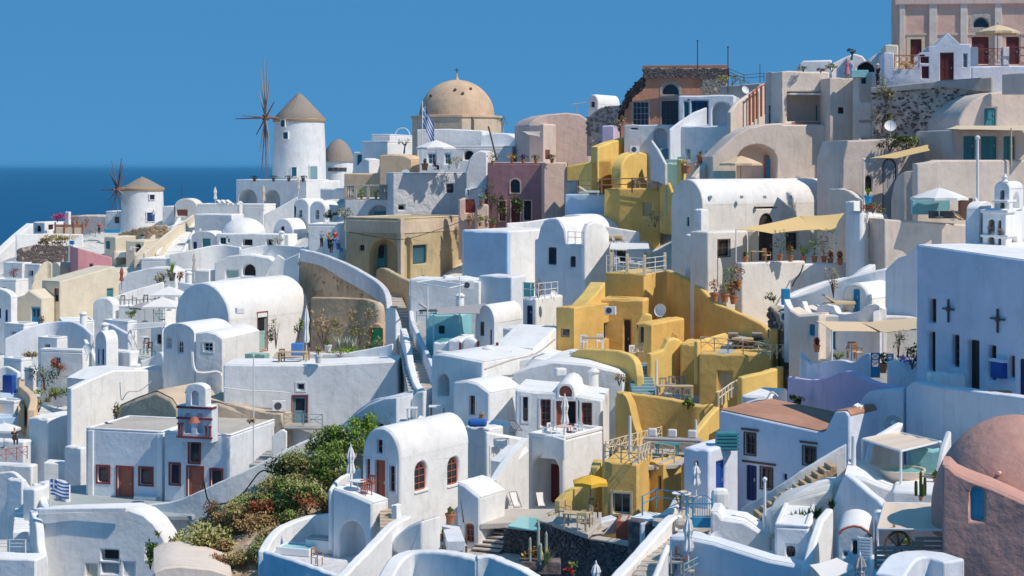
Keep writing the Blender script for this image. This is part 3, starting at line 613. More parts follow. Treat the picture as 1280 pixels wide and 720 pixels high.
# -------- people (one skinned body, clothes as children)
def skinmesh(name,pts,edges,mat,parent,sub=1):
 me=bpy.data.meshes.new(name); me.from_pydata([p[:3] for p in pts],edges,[]); o=link(name,me,parent); me.materials.append(MAT[mat])
 mo=o.modifiers.new('skin','SKIN'); mo.use_smooth_shade=True
 for i,p in enumerate(pts): me.skin_vertices[0].data[i].radius=(p[3],p[3] if len(p) < 5 else p[4])
 me.skin_vertices[0].data[0].use_root=True
 s_=o.modifiers.new('sub','SUBSURF'); s_.levels=sub; s_.render_levels=sub; return o
def person(px,py,label,top,legs='clothdark',hair='hairdark',d=None,rz=0,pose='stand',long=False,cap=None,sc=1.0,skirt=None,group=None,arms='down'):
 r=root('person',label,'person',W(px,py,dd(py,px,d)),R(rz),group); r.scale = (sc,) * 3; seat = pose == 'sit'
 hip=.47 if seat else .92; z=hip
 if seat: LF=[(.09,0,z,.08),(.11,-.42,z - .01,.065),(.11,-.40,.07,.04),(.11,-.55,.03,.035)]
 else: LF=[(.09,0,z,.085),(.10,-.02,.5,.06),(.10,.02,.08,.04),(.10,-.13,.03,.035)]
 if arms == 'fwd': AR=[(.18,0,z + .50,.05),(.23,-.1,z + .28,.04),(.14,-.33,z + .30,.032),(.09,-.42,z + .32,.03)]
 elif arms == 'up': AR=[(.18,0,z + .50,.05),(.24,-.12,z + .36,.04),(.1,-.26,z + .56,.032),(.07,-.27,z + .64,.03)]
 else: AR=[(.18,0,z + .50,.05),(.23,.02,z + .24,.04),(.22,-.06,z + .02,.032),(.21,-.09,z - .08,.03)]
 pts=[(0,0,z,.12,.09),(0,0,z + .22,.115,.085),(0,0,z + .46,.15,.09),(0,-.01,z + .57,.05),(0,-.02,z + .63,.055),(0,-.02,z + .73,.088,.095),(0,-.02,z + .82,.07)]
 e=[(i,i + 1) for i in range(6)]
 for sx in (1,-1):
  b=len(pts); pts +=[(sx * p[0],) + p[1:] for p in LF]; e +=[(0,b),(b,b + 1),(b + 1,b + 2),(b + 2,b + 3)]
  b=len(pts); pts +=[(sx * p[0],) + p[1:] for p in AR]; e +=[(2,b),(b,b + 1),(b + 1,b + 2),(b + 2,b + 3)]
  hnd=V(AR[3][:3]); fw=(hnd - V(AR[2][:3])).normalized()
  for k in range(4):
   b2=len(pts); q=hnd + V((0,(k - 1.5) * .018,0)) + fw * .07; pts.append((sx * q.x,q.y,q.z,.009)); e.append((b + 3,b2))
  b2=len(pts); q=hnd + V((-.035,-.02,0)) + fw * .02; pts.append((sx * q.x,q.y,q.z,.01)); e.append((b + 3,b2))
 skinmesh('body',pts,e,'skin',r)
 tp=[(0,0,z + .02,.135,.105),(0,0,z + .22,.13,.1),(0,0,z + .46,.165,.105),(0,0,z + .54,.07)]; te=[(0,1),(1,2),(2,3)]
 for sx in (1,-1): b=len(tp); tp +=[(sx * AR[0][0],AR[0][1],AR[0][2],.065),(sx * AR[1][0] * .97,AR[1][1] * .9,AR[1][2] + .04,.058)]; te +=[(2,b),(b,b + 1)]
 skinmesh('shirt',tp,te,top,r)
 if skirt: mk('skirt',MB().lathe([(.26,hip - .5),(.2,hip - .2),(.145,hip + .05)],14),skirt,r,smooth=60)
 else:
  lp=[(0,0,z + .03,.13,.105)]; le=[]
  for sx in (1,-1): b=len(lp); lp +=[(sx * p[0],p[1],p[2],p[3] + .018) for p in LF[:3]]; le +=[(0,b),(b,b + 1),(b + 1,b + 2)]
  skinmesh('trousers',lp,le,legs,r)
 hp=[(0,.01,z + .72,.095),(0,0,z + .82,.085)]
 if long: hp=[(0,.07,z + .5,.07),(0,.05,z + .66,.085)] + hp
 skinmesh('hair',hp,[(i,i + 1) for i in range(len(hp) - 1)],hair,r)
 fm=MB()
 for x in (-.033,.033): fm.lathe([(.001,-.012),(.012,0),(.001,.012)],6,(x,-.112,z + .745))
 mk('eyes',fm,'black',r); mk('nose',MB().prism([(-.014,-.11,z + .7),(.014,-.11,z + .7),(0,-.108,z + .745)],V((0,-.025,-.005))),'skin',r); mk('mouth',MB().box(-.025,.025,-.118,-.105,z + .665,z + .675),'redbrown',r)
 if cap: mk('cap',MB().lathe([(.11,z + .79),(.1,z + .87),(.03,z + .92)],12,(0,-.02,0)).box(-.08,.08,-.22,-.08,z + .785,z + .8),cap,r)
 return r
# -------- bars, railings, shades, poles
def pole(px,py0,py1,label,d=None,r_=.05,m='whitepaint',name='pole',cat='pole',ball=True):
 d=dd(py1,px,d); a=W(px,py1,d); h=W(px,py0,d).z - a.z; r=root(name,label,cat,a)
 mk('shaft',MB().tube((0,0,-.5),(0,0,h),r_,8,r_ * .8),m,r,smooth=50)
 if ball: mk('cap',MB().lathe([(r_ * .8,0),(r_ * 1.5,r_),(r_ * 1.5,r_ * 2),(r_ * .3,r_ * 3)],8,(0,0,h)),m,r)
 return r
def rail(label,pts,h=.95,m='whitepaint',post=1.2,bars=2,name='railing',cat='railing',x=False,bal=0,r_=.025,pr=None,group=None):
 """pts: (px,py_foot,d) polyline; posts, rails and crossed panels are parts"""
 P = [W(*p) if len(p) == 3 else W(p[0],p[1],D(p[0],p[1])) for p in pts]; C = P[0].copy(); r = root(name,label,cat,C,0,group); pr = pr or r_ * 1.5
 Q=[p - C for p in P]; up=V((0,0,h))
 for i in range(len(Q) - 1):
  a,b=Q[i],Q[i + 1]; L=(b - a).length; k=max(1,round(L / post))
  for j in range(k + (1 if i == len(Q) - 2 else 0)):
   p=a.lerp(b,j / k); mk('post',MB().tube(p - V((0,0,.05)),p + up * 1.03,pr,6),m,r)
  for j in range(bars): z=V((0,0,h * (1 - j / max(1,bars) * .85))); mk('rail',MB().tube(a + z,b + z,r_,5),m,r)
  if x:
   for j in range(k):
    p,q=a.lerp(b,j / k),a.lerp(b,(j + 1) / k); lo=V((0,0,h * .15))
    mk('cross_brace',MB().tube(p + lo,q + up,r_ * .8,4),m,r); mk('cross_brace',MB().tube(q + lo,p + up,r_ * .8,4),m,r)
  if bal:
   k=max(2,int(L / bal)); mb=MB()
   for j in range(1,k): p=a.lerp(b,j / k); mb=MB().tube(p + V((0,0,h * .12)),p + up,r_ * .6,4); mk('baluster',mb,m,r)
 return r
def sail(label,corners,m='sandcloth',sagf=.12,name='shade_sail',cat='shade sail',poles=(),pm='whitepaint',n=8):
 """corners: 4 (px,py,d) in order; hollow-edged tensioned cloth with real poles"""
 P=[W(*c) for c in corners]; C=sum(P,V((0,0,0))) / len(P); r=root(name,label,cat,C); P=[p - C for p in P]
 mb = MB(); tri = len(P) == 3
 if tri: P=P + [P[2]]
 g=[]
 for i in range(n + 1):
  for j in range(n + 1):
   u,v=i / n,j / n; ui=u + (0.5 - u) * sagf * 2 * (4 * v * (1 - v)) * .5; vj=v + (0.5 - v) * sagf * 2 * (4 * u * (1 - u)) * .5
   p=P[0].lerp(P[1],ui).lerp(P[3].lerp(P[2],ui),vj); p=p - V((0,0,.25 * sagf * 4 * u * (1 - u) * v * (1 - v) * 4)); g.append(p)
 for z in (0,-.02):
  b=len(mb.v); mb.v +=[tuple(p + V((0,0,z))) for p in g]
  for i in range(n):
   for j in range(n): a=b + i * (n + 1) + j; mb.f.append((a,a + 1,a + n + 2,a + n + 1))
 mk('cloth',mb,m,r,smooth=180)
 for i,(px,py) in enumerate(poles):
  # a pole under one corner down to row py
  k=i if not isinstance(px,tuple) else px[0]
  p=P[k] + C; z=CAM_Z - (py - HZ) / F * p.y; mk('pole',MB().tube(V((p.x,p.y,z)) - C,p - C + V((0,0,.08)),.045,6),pm,r)
 return r
def flatcover(label,corners,m='sandcloth',th=.06,name='pergola',cat='pergola',legs=True,foot=None,pm='whitepaint',slats=0,cloth='cover',sag=0):
 P=[W(*c) for c in corners]; C=sum(P,V((0,0,0))) / 4; r=root(name,label,cat,C); P=[p - C for p in P]; mb=MB()
 if slats:
  for i in range(slats):
   t=(i + .5) / slats; a=P[0].lerp(P[3],t); b=P[1].lerp(P[2],t); mk('slat',MB().tube(a,b,.04,4),pm,r)
 else:
  n=10; g=[]
  for i in range(n + 1):
   for j in range(3):
    u=i / n; p=P[0].lerp(P[1],u).lerp(P[3].lerp(P[2],u),j / 2); z=-sag * abs(math.sin(u * math.pi * 3)); g.append(p + V((0,0,z)))
  for zz in (th,0):
   b=len(mb.v); mb.v +=[tuple(p + V((0,0,zz))) for p in g]
   for i in range(n):
    for j in range(2): a=b + i * 3 + j; mb.f.append((a,a + 1,a + 4,a + 3))
  mk(cloth,mb,m,r,smooth=30)
 for i in range(4): mk('beam',MB().tube(P[i],P[(i + 1) % 4],.05,6),pm,r)
 if legs:
  for i in range(4):
   if foot and foot[i] is None: continue
   z=CAM_Z - (foot[i] - HZ) / F * (P[i] + C).y - C.z if foot else P[i].z - 2.3
   mk('post',MB().tube(P[i],V((P[i].x,P[i].y,z)),.055,6),pm,r)
 return r
def dome(name,label,px,py,rx,h,d,m,cat='dome',lantern=None,drum=None,into=None,ribs=0):
 c=W(px,py,d); R_=rx / F * d; hh=h / F * d
 if into is None: r=root(name,label,cat,c); M=None
 else: r=into.root if isinstance(into,House) else into; M=rmat(r).inverted() @ Matrix.Translation(c)
 prof=[(R_ * math.cos(t * math.pi / 24),hh * math.sin(t * math.pi / 24)) for t in range(12)] + [(.02,hh)]
 mk('dome',MB().lathe([(R_,-.6)] + prof,36,cap=False),m,r,M,smooth=50); return r
def box_thing(name,label,cat,px,py,w_,dp,h,m,d=None,rz=0,group=None,bev=.03,part=None):
 r=root(name,label,cat,W(px,py,dd(py,px,d)),R(rz),group); mk(part or 'body',MB().box(-w_ / 2,w_ / 2,-dp / 2,dp / 2,0,h),m,r,bevel=bev); return r
def lampglobe(px,py,label,d=None):
 r=root('lamp',label,'lamp',W(px,py,dd(py,px,d))); mk('stem',MB().tube((0,0,-.3),(0,0,.1),.03),'black',r); mk('globe',MB().lathe([(.05,.1),(.14,.2),(.14,.3),(.04,.42)],12),'whitepaint',r,smooth=60); return r
def cable(label,pts,r_=.025,m='greypaint',name='pipe',cat='pipe'):
 P=[W(p[0],p[1],p[2] if len(p) > 2 else D(p[0],p[1])) for p in pts]; P=[V(q) for q in catmull([tuple(p) for p in P],4)]; C=P[0].copy(); mb=MB()
 for i in range(len(P) - 1): mb.tube(P[i] - C,P[i + 1] - C,r_,5)
 o=mk(name,mb,m,None); o.location=C; return tag(o,label,cat)
# ================================================================== THE SETTING
def build_setting():
 mb=MB(); mb.poly([(-60000,-3000,0),(60000,-3000,0),(60000,120000,0),(-60000,120000,0)])
 o=mk('sea',mb,'sea'); o['kind']='structure'
 sk=[(-260,345),(0,318),(50,296),(110,284),(200,272),(300,250),(420,240),(520,222),(660,200),(760,168),(860,130),(960,112),(1100,100),(1280,95),(1600,90)]
 def sky_y(px):
  for a,b in zip(sk,sk[1:]):
   if a[0] <= px <= b[0]: t = (px - a[0]) / (b[0] - a[0]); return a[1] * (1 - t) + b[1] * t
  return 95
 nx,ny=110,70; mb=MB()
 for j in range(ny + 2):
  for i in range(nx + 1):
   px=-260 + 1860 * i / nx; s0=sky_y(px)
   if j <= ny:
    py=s0 + (1000 - s0) * (1 - j / ny); d=D(px,py) + 7; p=W(px,py,d)
    p.z -=1.2 + .35 * math.sin(p.x * .9) * math.cos(p.y * .7)
   else: d0=D(px,s0) + 7; q=W(px,s0,d0); p=V((q.x * 1.3,d0 + 130,2))
   mb.v.append(tuple(p))
 for j in range(ny + 1):
  for i in range(nx): a=j * (nx + 1) + i; mb.f.append((a,a + 1,a + nx + 2,a + nx + 1))
 o=mk('hillside',mb,'terrain',smooth=180); o['kind']='structure'
build_setting()
# ================================================================== WINDMILLS
def windmill(label,px,base,rb,top,rt,apex,d,hub,spokes,ops,name='windmill',tipr=.12):
 c=W(px,base,d); q=d / F; r=root(name,label,'windmill',c); h=(base - top) * q
 mk('tower',MB().lathe([(rb * q,-3),(rb * q,0),(rb * .985 * q,h * .5),(rt * q,h)],40),'white',r,smooth=50)
 ch=(top - apex) * q; e=rt * q * 1.04; n=48
 mb=MB(); mb.lathe([(e * 1.0,h - .25),(e * 1.01,h + .12),(e * .72,h + ch * .34),(e * .34,h + ch * .72),(e * .09,h + ch * .94),(.05,h + ch)],n,cap=False)
 for i,v in enumerate(mb.v):
  k=i % n; f=1 + random.uniform(-.025,.025); mb.v[i]=(v[0] * f,v[1] * f,v[2] + random.uniform(-.06,.06))
 tr=mk('thatched_roof',mb,'thatch',r,smooth=60)
 mk('eaves',MB().lathe([(e * 1.0,h - .3),(e * 1.03,h - .1),(e * 1.03,h + .12),(e * .97,h + .2)],40),'thatchedge',r,smooth=50)
 for kind,x0,y0,x1,y1,m in ops:
  sx=((x0 + x1) / 2 - px) * q; rr=rb * q; t=math.asin(max(-.97,min(.97,sx / rr))); w_=(x1 - x0) * q / max(.35,math.cos(t)); z0=(base - y1) * q; z1=(base - y0) * q
  Mx=Matrix.Rotation(t,4,'Z'); mb=MB(); b=w_ / 2; y=-rr - .03
  for bx in ((-b - .1,-b,z0,z1),(b,b + .1,z0,z1),(-b - .1,b + .1,z1,z1 + .1),(-b - .12,b + .12,z0 - .08,z0)): mb.box(bx[0],bx[1],y - .03,y + .5,bx[2],bx[3])
  o=mk('door_frame' if kind == 'door' else 'window',mb,'whitepaint',r,Mx); mk('door' if kind == 'door' else 'pane',MB().box(-b,b,y + .03,y + .4,z0,z1),m,o)
  if kind == 'door': mk('arch',MB().prism([(b * 1.3 * math.cos(t_ * math.pi / 10),y - .04,z1 + b * .9 * math.sin(t_ * math.pi / 10)) for t_ in range(11)],V((0,.5,0))),'white',r,Mx)
 if hub:
  hp=W(hub[0],hub[1],d - 3.6) - c; ax=(V((0,0,hp.z)) - hp).normalized(); hz=ax.cross(V((0,0,1))).normalized()
  mk('shaft',MB().tube(hp - ax * .9,hp + ax * (rt * q + .6),.16,8),'sailwood',r); mk('hub',MB().tube(hp - ax * .35,hp + ax * .35,.42,10),'sailwood',r)
  kx=hz.x
  for (sx,sy) in spokes:
   e_=hp + hz * ((sx - hub[0]) * q / kx * .96) + V((0,0,(hub[1] - sy) * q)) + ax * random.uniform(-.2,.2)
   if abs(sx - hub[0]) < 16: e_=hp + V((0,0,(hub[1] - sy) * q)) + hz * ((sx - hub[0]) * q / kx)
   mk('sail_arm',MB().tube(hp,e_,.13,6,.06),random.choice(['sailwood','sailwood','greywood']),r)
 return r
windmill('tall white windmill with grey thatched cone roof and bare spoke wheel, beside the sea horizon',374,231,33.5,150,31,116,236,(332,147),
 [(329,72),(335,76),(324,87),(338,100),(322,115),(283,147),(296,143),(326,215),(333,222),(323,190),(338,178),(339,208),(345,128),(318,168)],
 [('win',355,151,360,159,'darkteal'),('win',358,166,364,174,'darkteal'),('win',369,209,375,220,'glassblue'),('door',391,208,399,225,'greyteal')])
windmill('smaller white windmill with brown conical roof and dark spoke wheel at left',178,285,26.5,236,25.5,221,252,(147,237),
 [(153,198),(155,206),(138,202),(133,213),(160,217),(118,238),(164,248),(138,263),(147,266),(153,262),(134,250),(158,256)],
 [('win',192,243,197,249,'glass'),('door',189,265,197,276,'navy')])
def roundhut():
 c=W(423,216,245); q=245 / F; r=root('round_house','low round white house with domed grey thatch, right of the tall windmill','house',c)
 mk('wall',MB().lathe([(18.5 * q,-3),(18.5 * q,16 * q)],32),'white',r,smooth=50)
 mb=MB(); mb.lathe([(20 * q,14 * q),(19 * q,20 * q),(15 * q,30 * q),(9 * q,38 * q),(3.5 * q,41.5 * q),(.1,42.5 * q)],40,cap=False)
 mb.v=[(x * random.uniform(.98,1.02),y * random.uniform(.98,1.02),z) for x,y,z in mb.v]; mk('thatched_roof',mb,'thatch',r,smooth=60)
 for x in (-.30,.02,.34):
  o=mk('window',MB().box(-.7,.7,-18.8 * q,-17 * q,2 * q,6.5 * q),'darkgrey',r,Matrix.Rotation(x,4,'Z'))
roundhut()
W8=dict(c='whitepaint'); DK=dict(c='darkgrey'); TE=dict(c='tealwood'); BL=dict(c='blue'); BR=dict(c='brown')
def U(*a,**k): d=dict(a[0]) if a else {}; d.update(k); return d
# ================================================================== FAR LEFT: terraces round the two windmills
H('arcade_house','white block with two deep arches right under the tall windmill','house',383,264,295,('m',6),227,18,224,par=.25,bev=.05,op=[('L','niche',298,236,321,262,dict(arch=1,rd=2.5)),('L','niche',329,237,350,262,dict(arch=1,rd=2.5))])
for i,(x,t) in enumerate([(318,'wide dark planter on the arcade roof, leftmost'),(342,'dark planter on the arcade roof left of the windmill'),(361,'dark planter on the arcade roof against the windmill foot'),(379,'dark planter on the arcade roof near the windmill door')]):
 potplant(x,227,t,224,'darkgrey',.35,.5,'leafdark',w_=1.2,cat='planter')
H('cube_house','white cube stepping down right of the windmill door','house',404,245,383,426,226,25,228)
H('cube_house','small white cube below the round thatched house','house',424,262,400,440,236,25,218)
WS('terrace_wall','white stair wall rising to the arcade from the pale parasol','wall',[(330,268,290,214),(350,258,285,214),(372,246,275,214)],smooth=False)
H('twin_vault_house','white twin gabled house with two slim windows left of the ochre building','house',386,296,367,408,259,22,206,roof='vaultL',apex=248,op=[('L','win',373,262,377.5,272,W8)])
H('vault_house','white gabled house with a slim window set in front of the taller gable','house',407,286,387,424,262,20,201,roof='vaultL',apex=251,op=[('L','win',394,262,398.5,274,W8),('R','win',410,261,415,268,U(TE,g='mint'))])
H('half_vault_house','white house with a half round shaded front and small blue door','house',367,299,341,384,294,20,203,roof='vaultL',apex=273,op=[('L','win',351,283,355,292,BL)])
H('flat_house','low white row house with wide dark openings below the white dome','house',361,310,270,372,293,16,200,op=[('L','win',275,297,282,305,TE),('L','hole',303,299,315,307),('L','hole',333,299,340,307),('L','win',284,298,287,303,W8)])
dome('low_dome','low white dome roof above the row house',305,292,27,20,206,'white')
H('segment_house','white house with a shallow arched roof and two dark blue doors','house',270,314,239,285,297,18,203,roof='vaultL',apex=289,op=[('L','door',240.5,302,246,313,U(BL,c='navy')),('L','door',253,298,263,312,U(c='tealwood'))])
H('roof_terrace_house','broad white terrace block with loungers left of the arcade','house',330,285,246,345,258,15,219,par=.3)
H('cube_house','white block under the closed white parasol','house',290,282,243,305,268,18,209)
for i,x in enumerate((279,285,291)): lounger(x,258,['white sun lounger nearest the closed white parasol','middle one of three white sun loungers on the high terrace','white sun lounger nearest the arcade'][i],215,rz=60,group='loungers on the high terrace')
closedp(269,258,2.4,'closed white parasol on the high terrace against the sea',214)
closedp(329.5,263,3.1,'closed cream parasol in front of the arcade arches',213,cl='sandcloth')
closedp(373,246,2.6,'closed cream parasol at the right end of the arcade',222,cl='sandcloth')
H('vault_house','wide white house front with a little arched doorway, below the row house','house',348,354,268,376,338,14,182,roof='outL',out=[(268,330),(285,320),(310,318),(335,322),(348,330)],op=[('L','hole',303,330,319,345,dict(arch=1)),('L','win',282,337,298,350,U(c='whitepaint',g='mint',mull=(0,0)))])
H('flat_roof_house','white flat roof house in front of the row of wide openings','house',345,336,262,365,315,14,190)
WS('zigzag_wall','white zigzag parapet rising to a point left of the tan stone wall','wall',[(330,345,362,178),(347,318,355,178),(356,324,352,178),(374,316,350,177)],smooth=False)
closedp(243,352,3.1,'closed beige parasol left of the arched doorway',178,cl='sandcloth')
H('white_wing','white curved wing wall beside the closed beige parasol','house',262,360,222,275,338,20,184)
# long stairs and cream walls near the small windmill
ST('long white stairs climbing towards the small windmill between white walls',(212,322,205),(238,276,232),2.6,16,'white',side=('white',.35,.5))
ST('cream sided stairs left of the long white stairs',(184,325,203),(206,299,220),2.4,10,'greywhite',side=('cream',.35,.6))
ST('short white stairs between cream walls below the stone retaining wall',(154,317,213),(150,301,224),1.7,7,'white',side=('cream',.3,.3))
WS('stone_terrace_wall','tan dry stone wall curving under the small windmill','wall',[(148,293,301,232),(165,287,300,231),(185,283,299,230),(209,281,296,230)],m='palerubble',stones=('stonetan',260,.55))
for x,t in ((165.5,'left blue grey pot in front of the tan stone wall'),(177.5,'right blue grey pot in front of the tan stone wall')): potplant(x,302,t,226,'greyteal',.3,.7,'leafdark',w_=.4,cat='pot')
H('cream_house','cream block with a teal window beside the short stairs','house',145,317,130,('m',4),296,20,213,m='cream',op=[('L','win',131.5,301,137,311,U(TE,g='tealwood'))])
H('cream_house','cream terrace house with an arched door and white chairs outside','house',181,318,157,200,301,10,211,m='cream',op=[('L','hole',169,305,175.5,317,dict(arch=1))])
chair(165,317,'white chair outside the arched door of the cream house',209,'whitepaint'); table(169,317,'small white table outside the cream house',208.5)
WS('parapet_wall','cream parapet running up beside the small windmill steps','wall',[(182,316,326,200),(200,300,318,208),(222,282,300,218),(240,268,285,230)],m='cream')
person(192,277,'person in pale shirt standing at the small windmill door','whitecloth','clothblue',d=242)
H('flat_house','white house between the small windmill and the sea with a dark window','house',151,287,132,('m',6),266,14,256,par=.25,op=[('L','win',143,271,149,279,DK)])
H('long_low_house','long low taupe building against the sea left of the small windmill','house',133,282,88,('m',6),270,12,262,m='taupe')
H('vault_house','small white vaulted building right of the small windmill','house',247,272,217,255,260,14,245,roof='vaultL',apex=248,m='warm',op=[('L','win',221,262,234,270,U(c='redbrown',g='redbrown'))])
H('cube_house','white cube between the small windmill and the vaulted building','house',219,280,203,232,258,14,247)
pole(227,233,250,'thin dark aerial on the small vaulted building',247,.07,'darkgrey','aerial','aerial',False)
WS('ridge_wall','white ridge wall sloping down to the sea at the far left','wall',[(-8,325,350,232),(8,309,338,236),(25,293,325,240),(42,279,312,243)],smooth=False,th=1.2)
H('small_house','small white house with a dark arched window and pink bougainvillea','house',56,293,41,82,278,30,246,op=[('L','hole',43,281,51,290,dict(arch=1)),('R','win',61,281,67,287,DK)])
bush(72,278,2.6,1.6,'magenta bougainvillea spilling over the small white house',245,('petalpink',),300,.22,'bougainvillea','bougainvillea')
H('chimney_block','white chimney block beside the bougainvillea','house',86,283,81,89,265,20,246)
def fence():
 r=root('terrace_fence','pale terrace fence with brown posts looking over the sea','fence',W(87,296,238))
 for i in range(4): x=(69 + i * 11.5 - 87) * 238 / F; mk('post',MB().box(x - .1,x + .1,-.1,.1,0,2.1),'redbrown',r)
 for i in range(3): x=(69 + i * 11.5 - 87) * 238 / F; mk('panel',MB().box(x + .12,x + 1.18,-.03,.03,0,1.3),'creampaint',r); mk('upper_panel',MB().box(x + .12,x + 1.18,-.02,.02,1.34,1.75),'wood',r)
fence()
for x,y,t,l,fl in ((91,281,'rust coloured potted shrub above the pale fence','leafrust',None),(108,284,'orange potted shrub at the right end of the pale fence','leafrust','petalorange'),(97,281,'olive potted shrub above the pale fence','leafolive',None)): potplant(x,y,t,240,h=1.1,ph=.5,leaf=l,flower=fl)
person(124,293,'person in red top among the tables beside the small windmill','clothred',d=240)
for x,y in ((112,293),(119,296),(131,291)): table(x,y,'dark table on the terrace left of the small windmill' if x == 112 else 'dark table below the terrace of the small windmill' if x == 119 else 'dark table near the blue bench',239,'darkgrey','greywood')
box_thing('bench','blue bench along the foot of the small windmill','bench',141,291,2.2,.5,.5,'brightblue',238)
WS('terrace_wall','white terrace wall below the pale fence','wall',[(20,293,312,232),(60,292,309,234),(104,293,306,235)],smooth=False)
WS('stone_wall','dark rubble stone wall below dry grass at far left','wall',[(22,312,332,214),(45,306,331,215),(70,306,328,216),(87,308,325,217)],m='rubble',stones=('stonedark',240,.6),th=.6)
bush(75,308,5.5,1.5,'dry yellow grass along the top of the dark rubble wall',219,('leafgrass','leafdry'),600,.25,'dry grass','dry_grass'); bush(52,308,2.5,1.0,'small tuft of dry grass at the left end of the rubble wall',219,('leafdry',),200,.22,'dry grass','dry_grass')
H('chimney','white chimney with a blue top beside the pink wall','chimney',92,324,85,95,306,20,212,roofm='brightblue',rooft=.5)
H('pink_house','rose pink blank wall with one tiny window at far left','house',140,345,97,('m',5),320,-25,196,m='pinkwall',roof='outL',out=[(97,310),(140,322)],op=[('L','win',112,330,116,340,DK)])
H('cream_vault_house','cream vaulted house left of the pink wall','house',75,362,62,102,336,40,198,m='cream',roof='vaultL',apex=328,op=[('L','win',67,345,72,356,TE)])
H('cube_house','cream block with white roof between pink wall and the long cream house','house',138,352,98,160,341,10,190,m='warm')
WS('curved_wall','cream wall swooping down in front of the cream vaulted house','wall',[(34,372,385,188),(42,352,380,188),(50,338,376,189),(58,327,372,190),(64,330,370,190)],m='cream')
H('long_cream_house','long cream house with a sloping plain side and a red window','house',75,402,52,150,353,38,178,m='cream',roof='outR',out=[(75,352),(143,333),(150,340)],op=[('L','win',67,360,73,377,U(c='redbrown',mull=(0,1))),('L','win',58,394,64,401,DK),('R','win',134,361,142,374,U(TE,g='tealwood'))])
H('cream_house','cream house with a bright blue door at far left','house',53,410,14,('m',7),374,14,176,m='cream',roof='outL',out=[(14,374),(30,369),(36,363),(53,374)],op=[('L','door',39,384,52,409,dict(c='brightblue',n=2,glazed=1))])
H('shaded_house','shaded white house with two small windows at the left edge','house',14,412,-30,('m',.8),372,28,172,roof='vaultL',apex=360,op=[('L','win',6,387,9.5,402,BL),('L','win',-4,385,1,398,BL)])
potplant(52,408,'small red flowered pot plant beside the bright blue door',172,h=.8,leaf='leafdark',flower='petalred')
# dense white yards at far left, middle height
YARD=[(28,350,4,40,330,20,205,'white yard block with dark plants on its steps'),(20,368,-10,36,352,20,195,'white step block at the left edge above the shaded house'),(50,352,27,58,332,25,204,'white flat block between dark steps and cream wall'),
 (30,455,5,48,408,20,158,'white yard wall block below the bright blue door'),(72,446,47,85,424,18,153,'white blue shaded box in the middle of the yard'),(104,466,50,112,441,16,147,'white flat roofed block with a tiny dark vent'),
 (118,432,78,('m',4),402,-20,160,'white yard wall with a niche at its right end'),(27,478,4,40,452,25,146,'white block with a mint panel at the left edge'),(42,484,30,46,462,25,144,'white pillar block beside the mint panel'),(18,530,-8,34,505,20,134,'white landing block below the blue stairs')]
for k,(px,py,L,Rr,t,a,d,lab) in enumerate(YARD): H('yard_block',lab,'house',px,py,L,Rr,t,a,d,par=.15 + .1 * (k % 2),bev=.1,op=[] if k in (0,7,9) else [('L',['hole','win'][k % 2],L + (px - L) * .35,t + 6,L + (px - L) * .35 + 6,t + 13,dict(c='whitepaint'))])
for x,y,w_,h,lf,t in ((62,424,2.0,1.6,'leafolive','olive shrub in the white yard below the bright blue door'),(83,421,1.3,.9,'leafolive','small round shrub in a white pot in the yard'),(38,452,1.8,1.1,'leafdry','dry brown shrub beside the mint panel'),(56,490,3.2,3.0,'leafdark','dark tall shrub left of the slatted pergola'),(73,470,1.6,1.6,'leafrust','red leaved shrub beside the slatted pergola'),(60,500,3.4,1.3,'leafgreen','green ground shrub below the slatted pergola'),(48,516,2.2,1.5,'leafolive','olive shrub on the stone bank by the blue stairs')):
 bush(x,y,w_,h,t,D(x,y) - 3,(lf,),320,.18)
flatcover('grey slatted pergola over a terrace beside the dark shrub',[(69,472,146),(99,472,146),(103,463,152),(74,463,152)],legs=True,foot=[490,486,480,480],pm='greypaint',slats=9)
dish(110,437,'white satellite dish on the yard wall',146,rz=-20,sc=1.05)
ST('pale blue stairs between beige walls at the left edge',(10,524,133),(12,486,143),1.5,10,'skyblue',side=('sand',.5,.8))
H('gate_pillar','small bright blue gate house at the head of the pale blue stairs','gate',15,488,3,20,470,20,141,m='blue',bev=.02)
WS('garden_wall','beige garden wall right of the pale blue stairs','wall',[(22,482,500,137),(30,488,512,135),(37,498,525,132),(34,512,530,130)],m='sand',th=.6)
H('arched_store','small white vault with a blue shaded front in the middle of the yards','house',133,462,119,148,430,30,143,roof='vaultL',apex=414,op=[('L','win',121,436,124,456,U(c='bluecloth',g='glassblue')),('L','win',127,436,130,456,U(c='bluecloth',g='glassblue'))])
H('courtyard_block','blue white stepped courtyard block behind the small vault','house',160,446,129,172,404,28,152,par=.2)
H('courtyard_block','low white round block beside the small vault','house',163,462,136,176,440,28,144)
H('stair_block','white round topped house with a bluish front above the courtyard','house',142,410,116,150,384,14,166,roof='vaultL',apex=372)
H('white_slope_roof','wide white sloping roof below the cream terrace stairs','house',220,374,148,232,352,10,178,roof='outL',out=[(148,356),(160,341),(185,335),(210,334),(220,340)])
H('white_slope_roof','white stepped terrace roof with potted plants under the long stairs','house',222,350,176,250,326,12,190,par=.25)
closedp(152,362,2.3,'closed dark brown parasol at the end of the long cream house',172,'brown','redbrown')
potplant(215,351,'bright green bushy palm in a dark pot on the white terrace',176,'darkgrey',1.7,.8,'leafbright',w_=1.5,kind='spike'); bush(197,357,2.0,1.2,'olive potted shrubs left of the bright green palm',176,('leafolive',),220,.18); bush(225,352,.9,1.5,'reddish shrub right of the bright green palm',176,('leafrust',),120,.16)
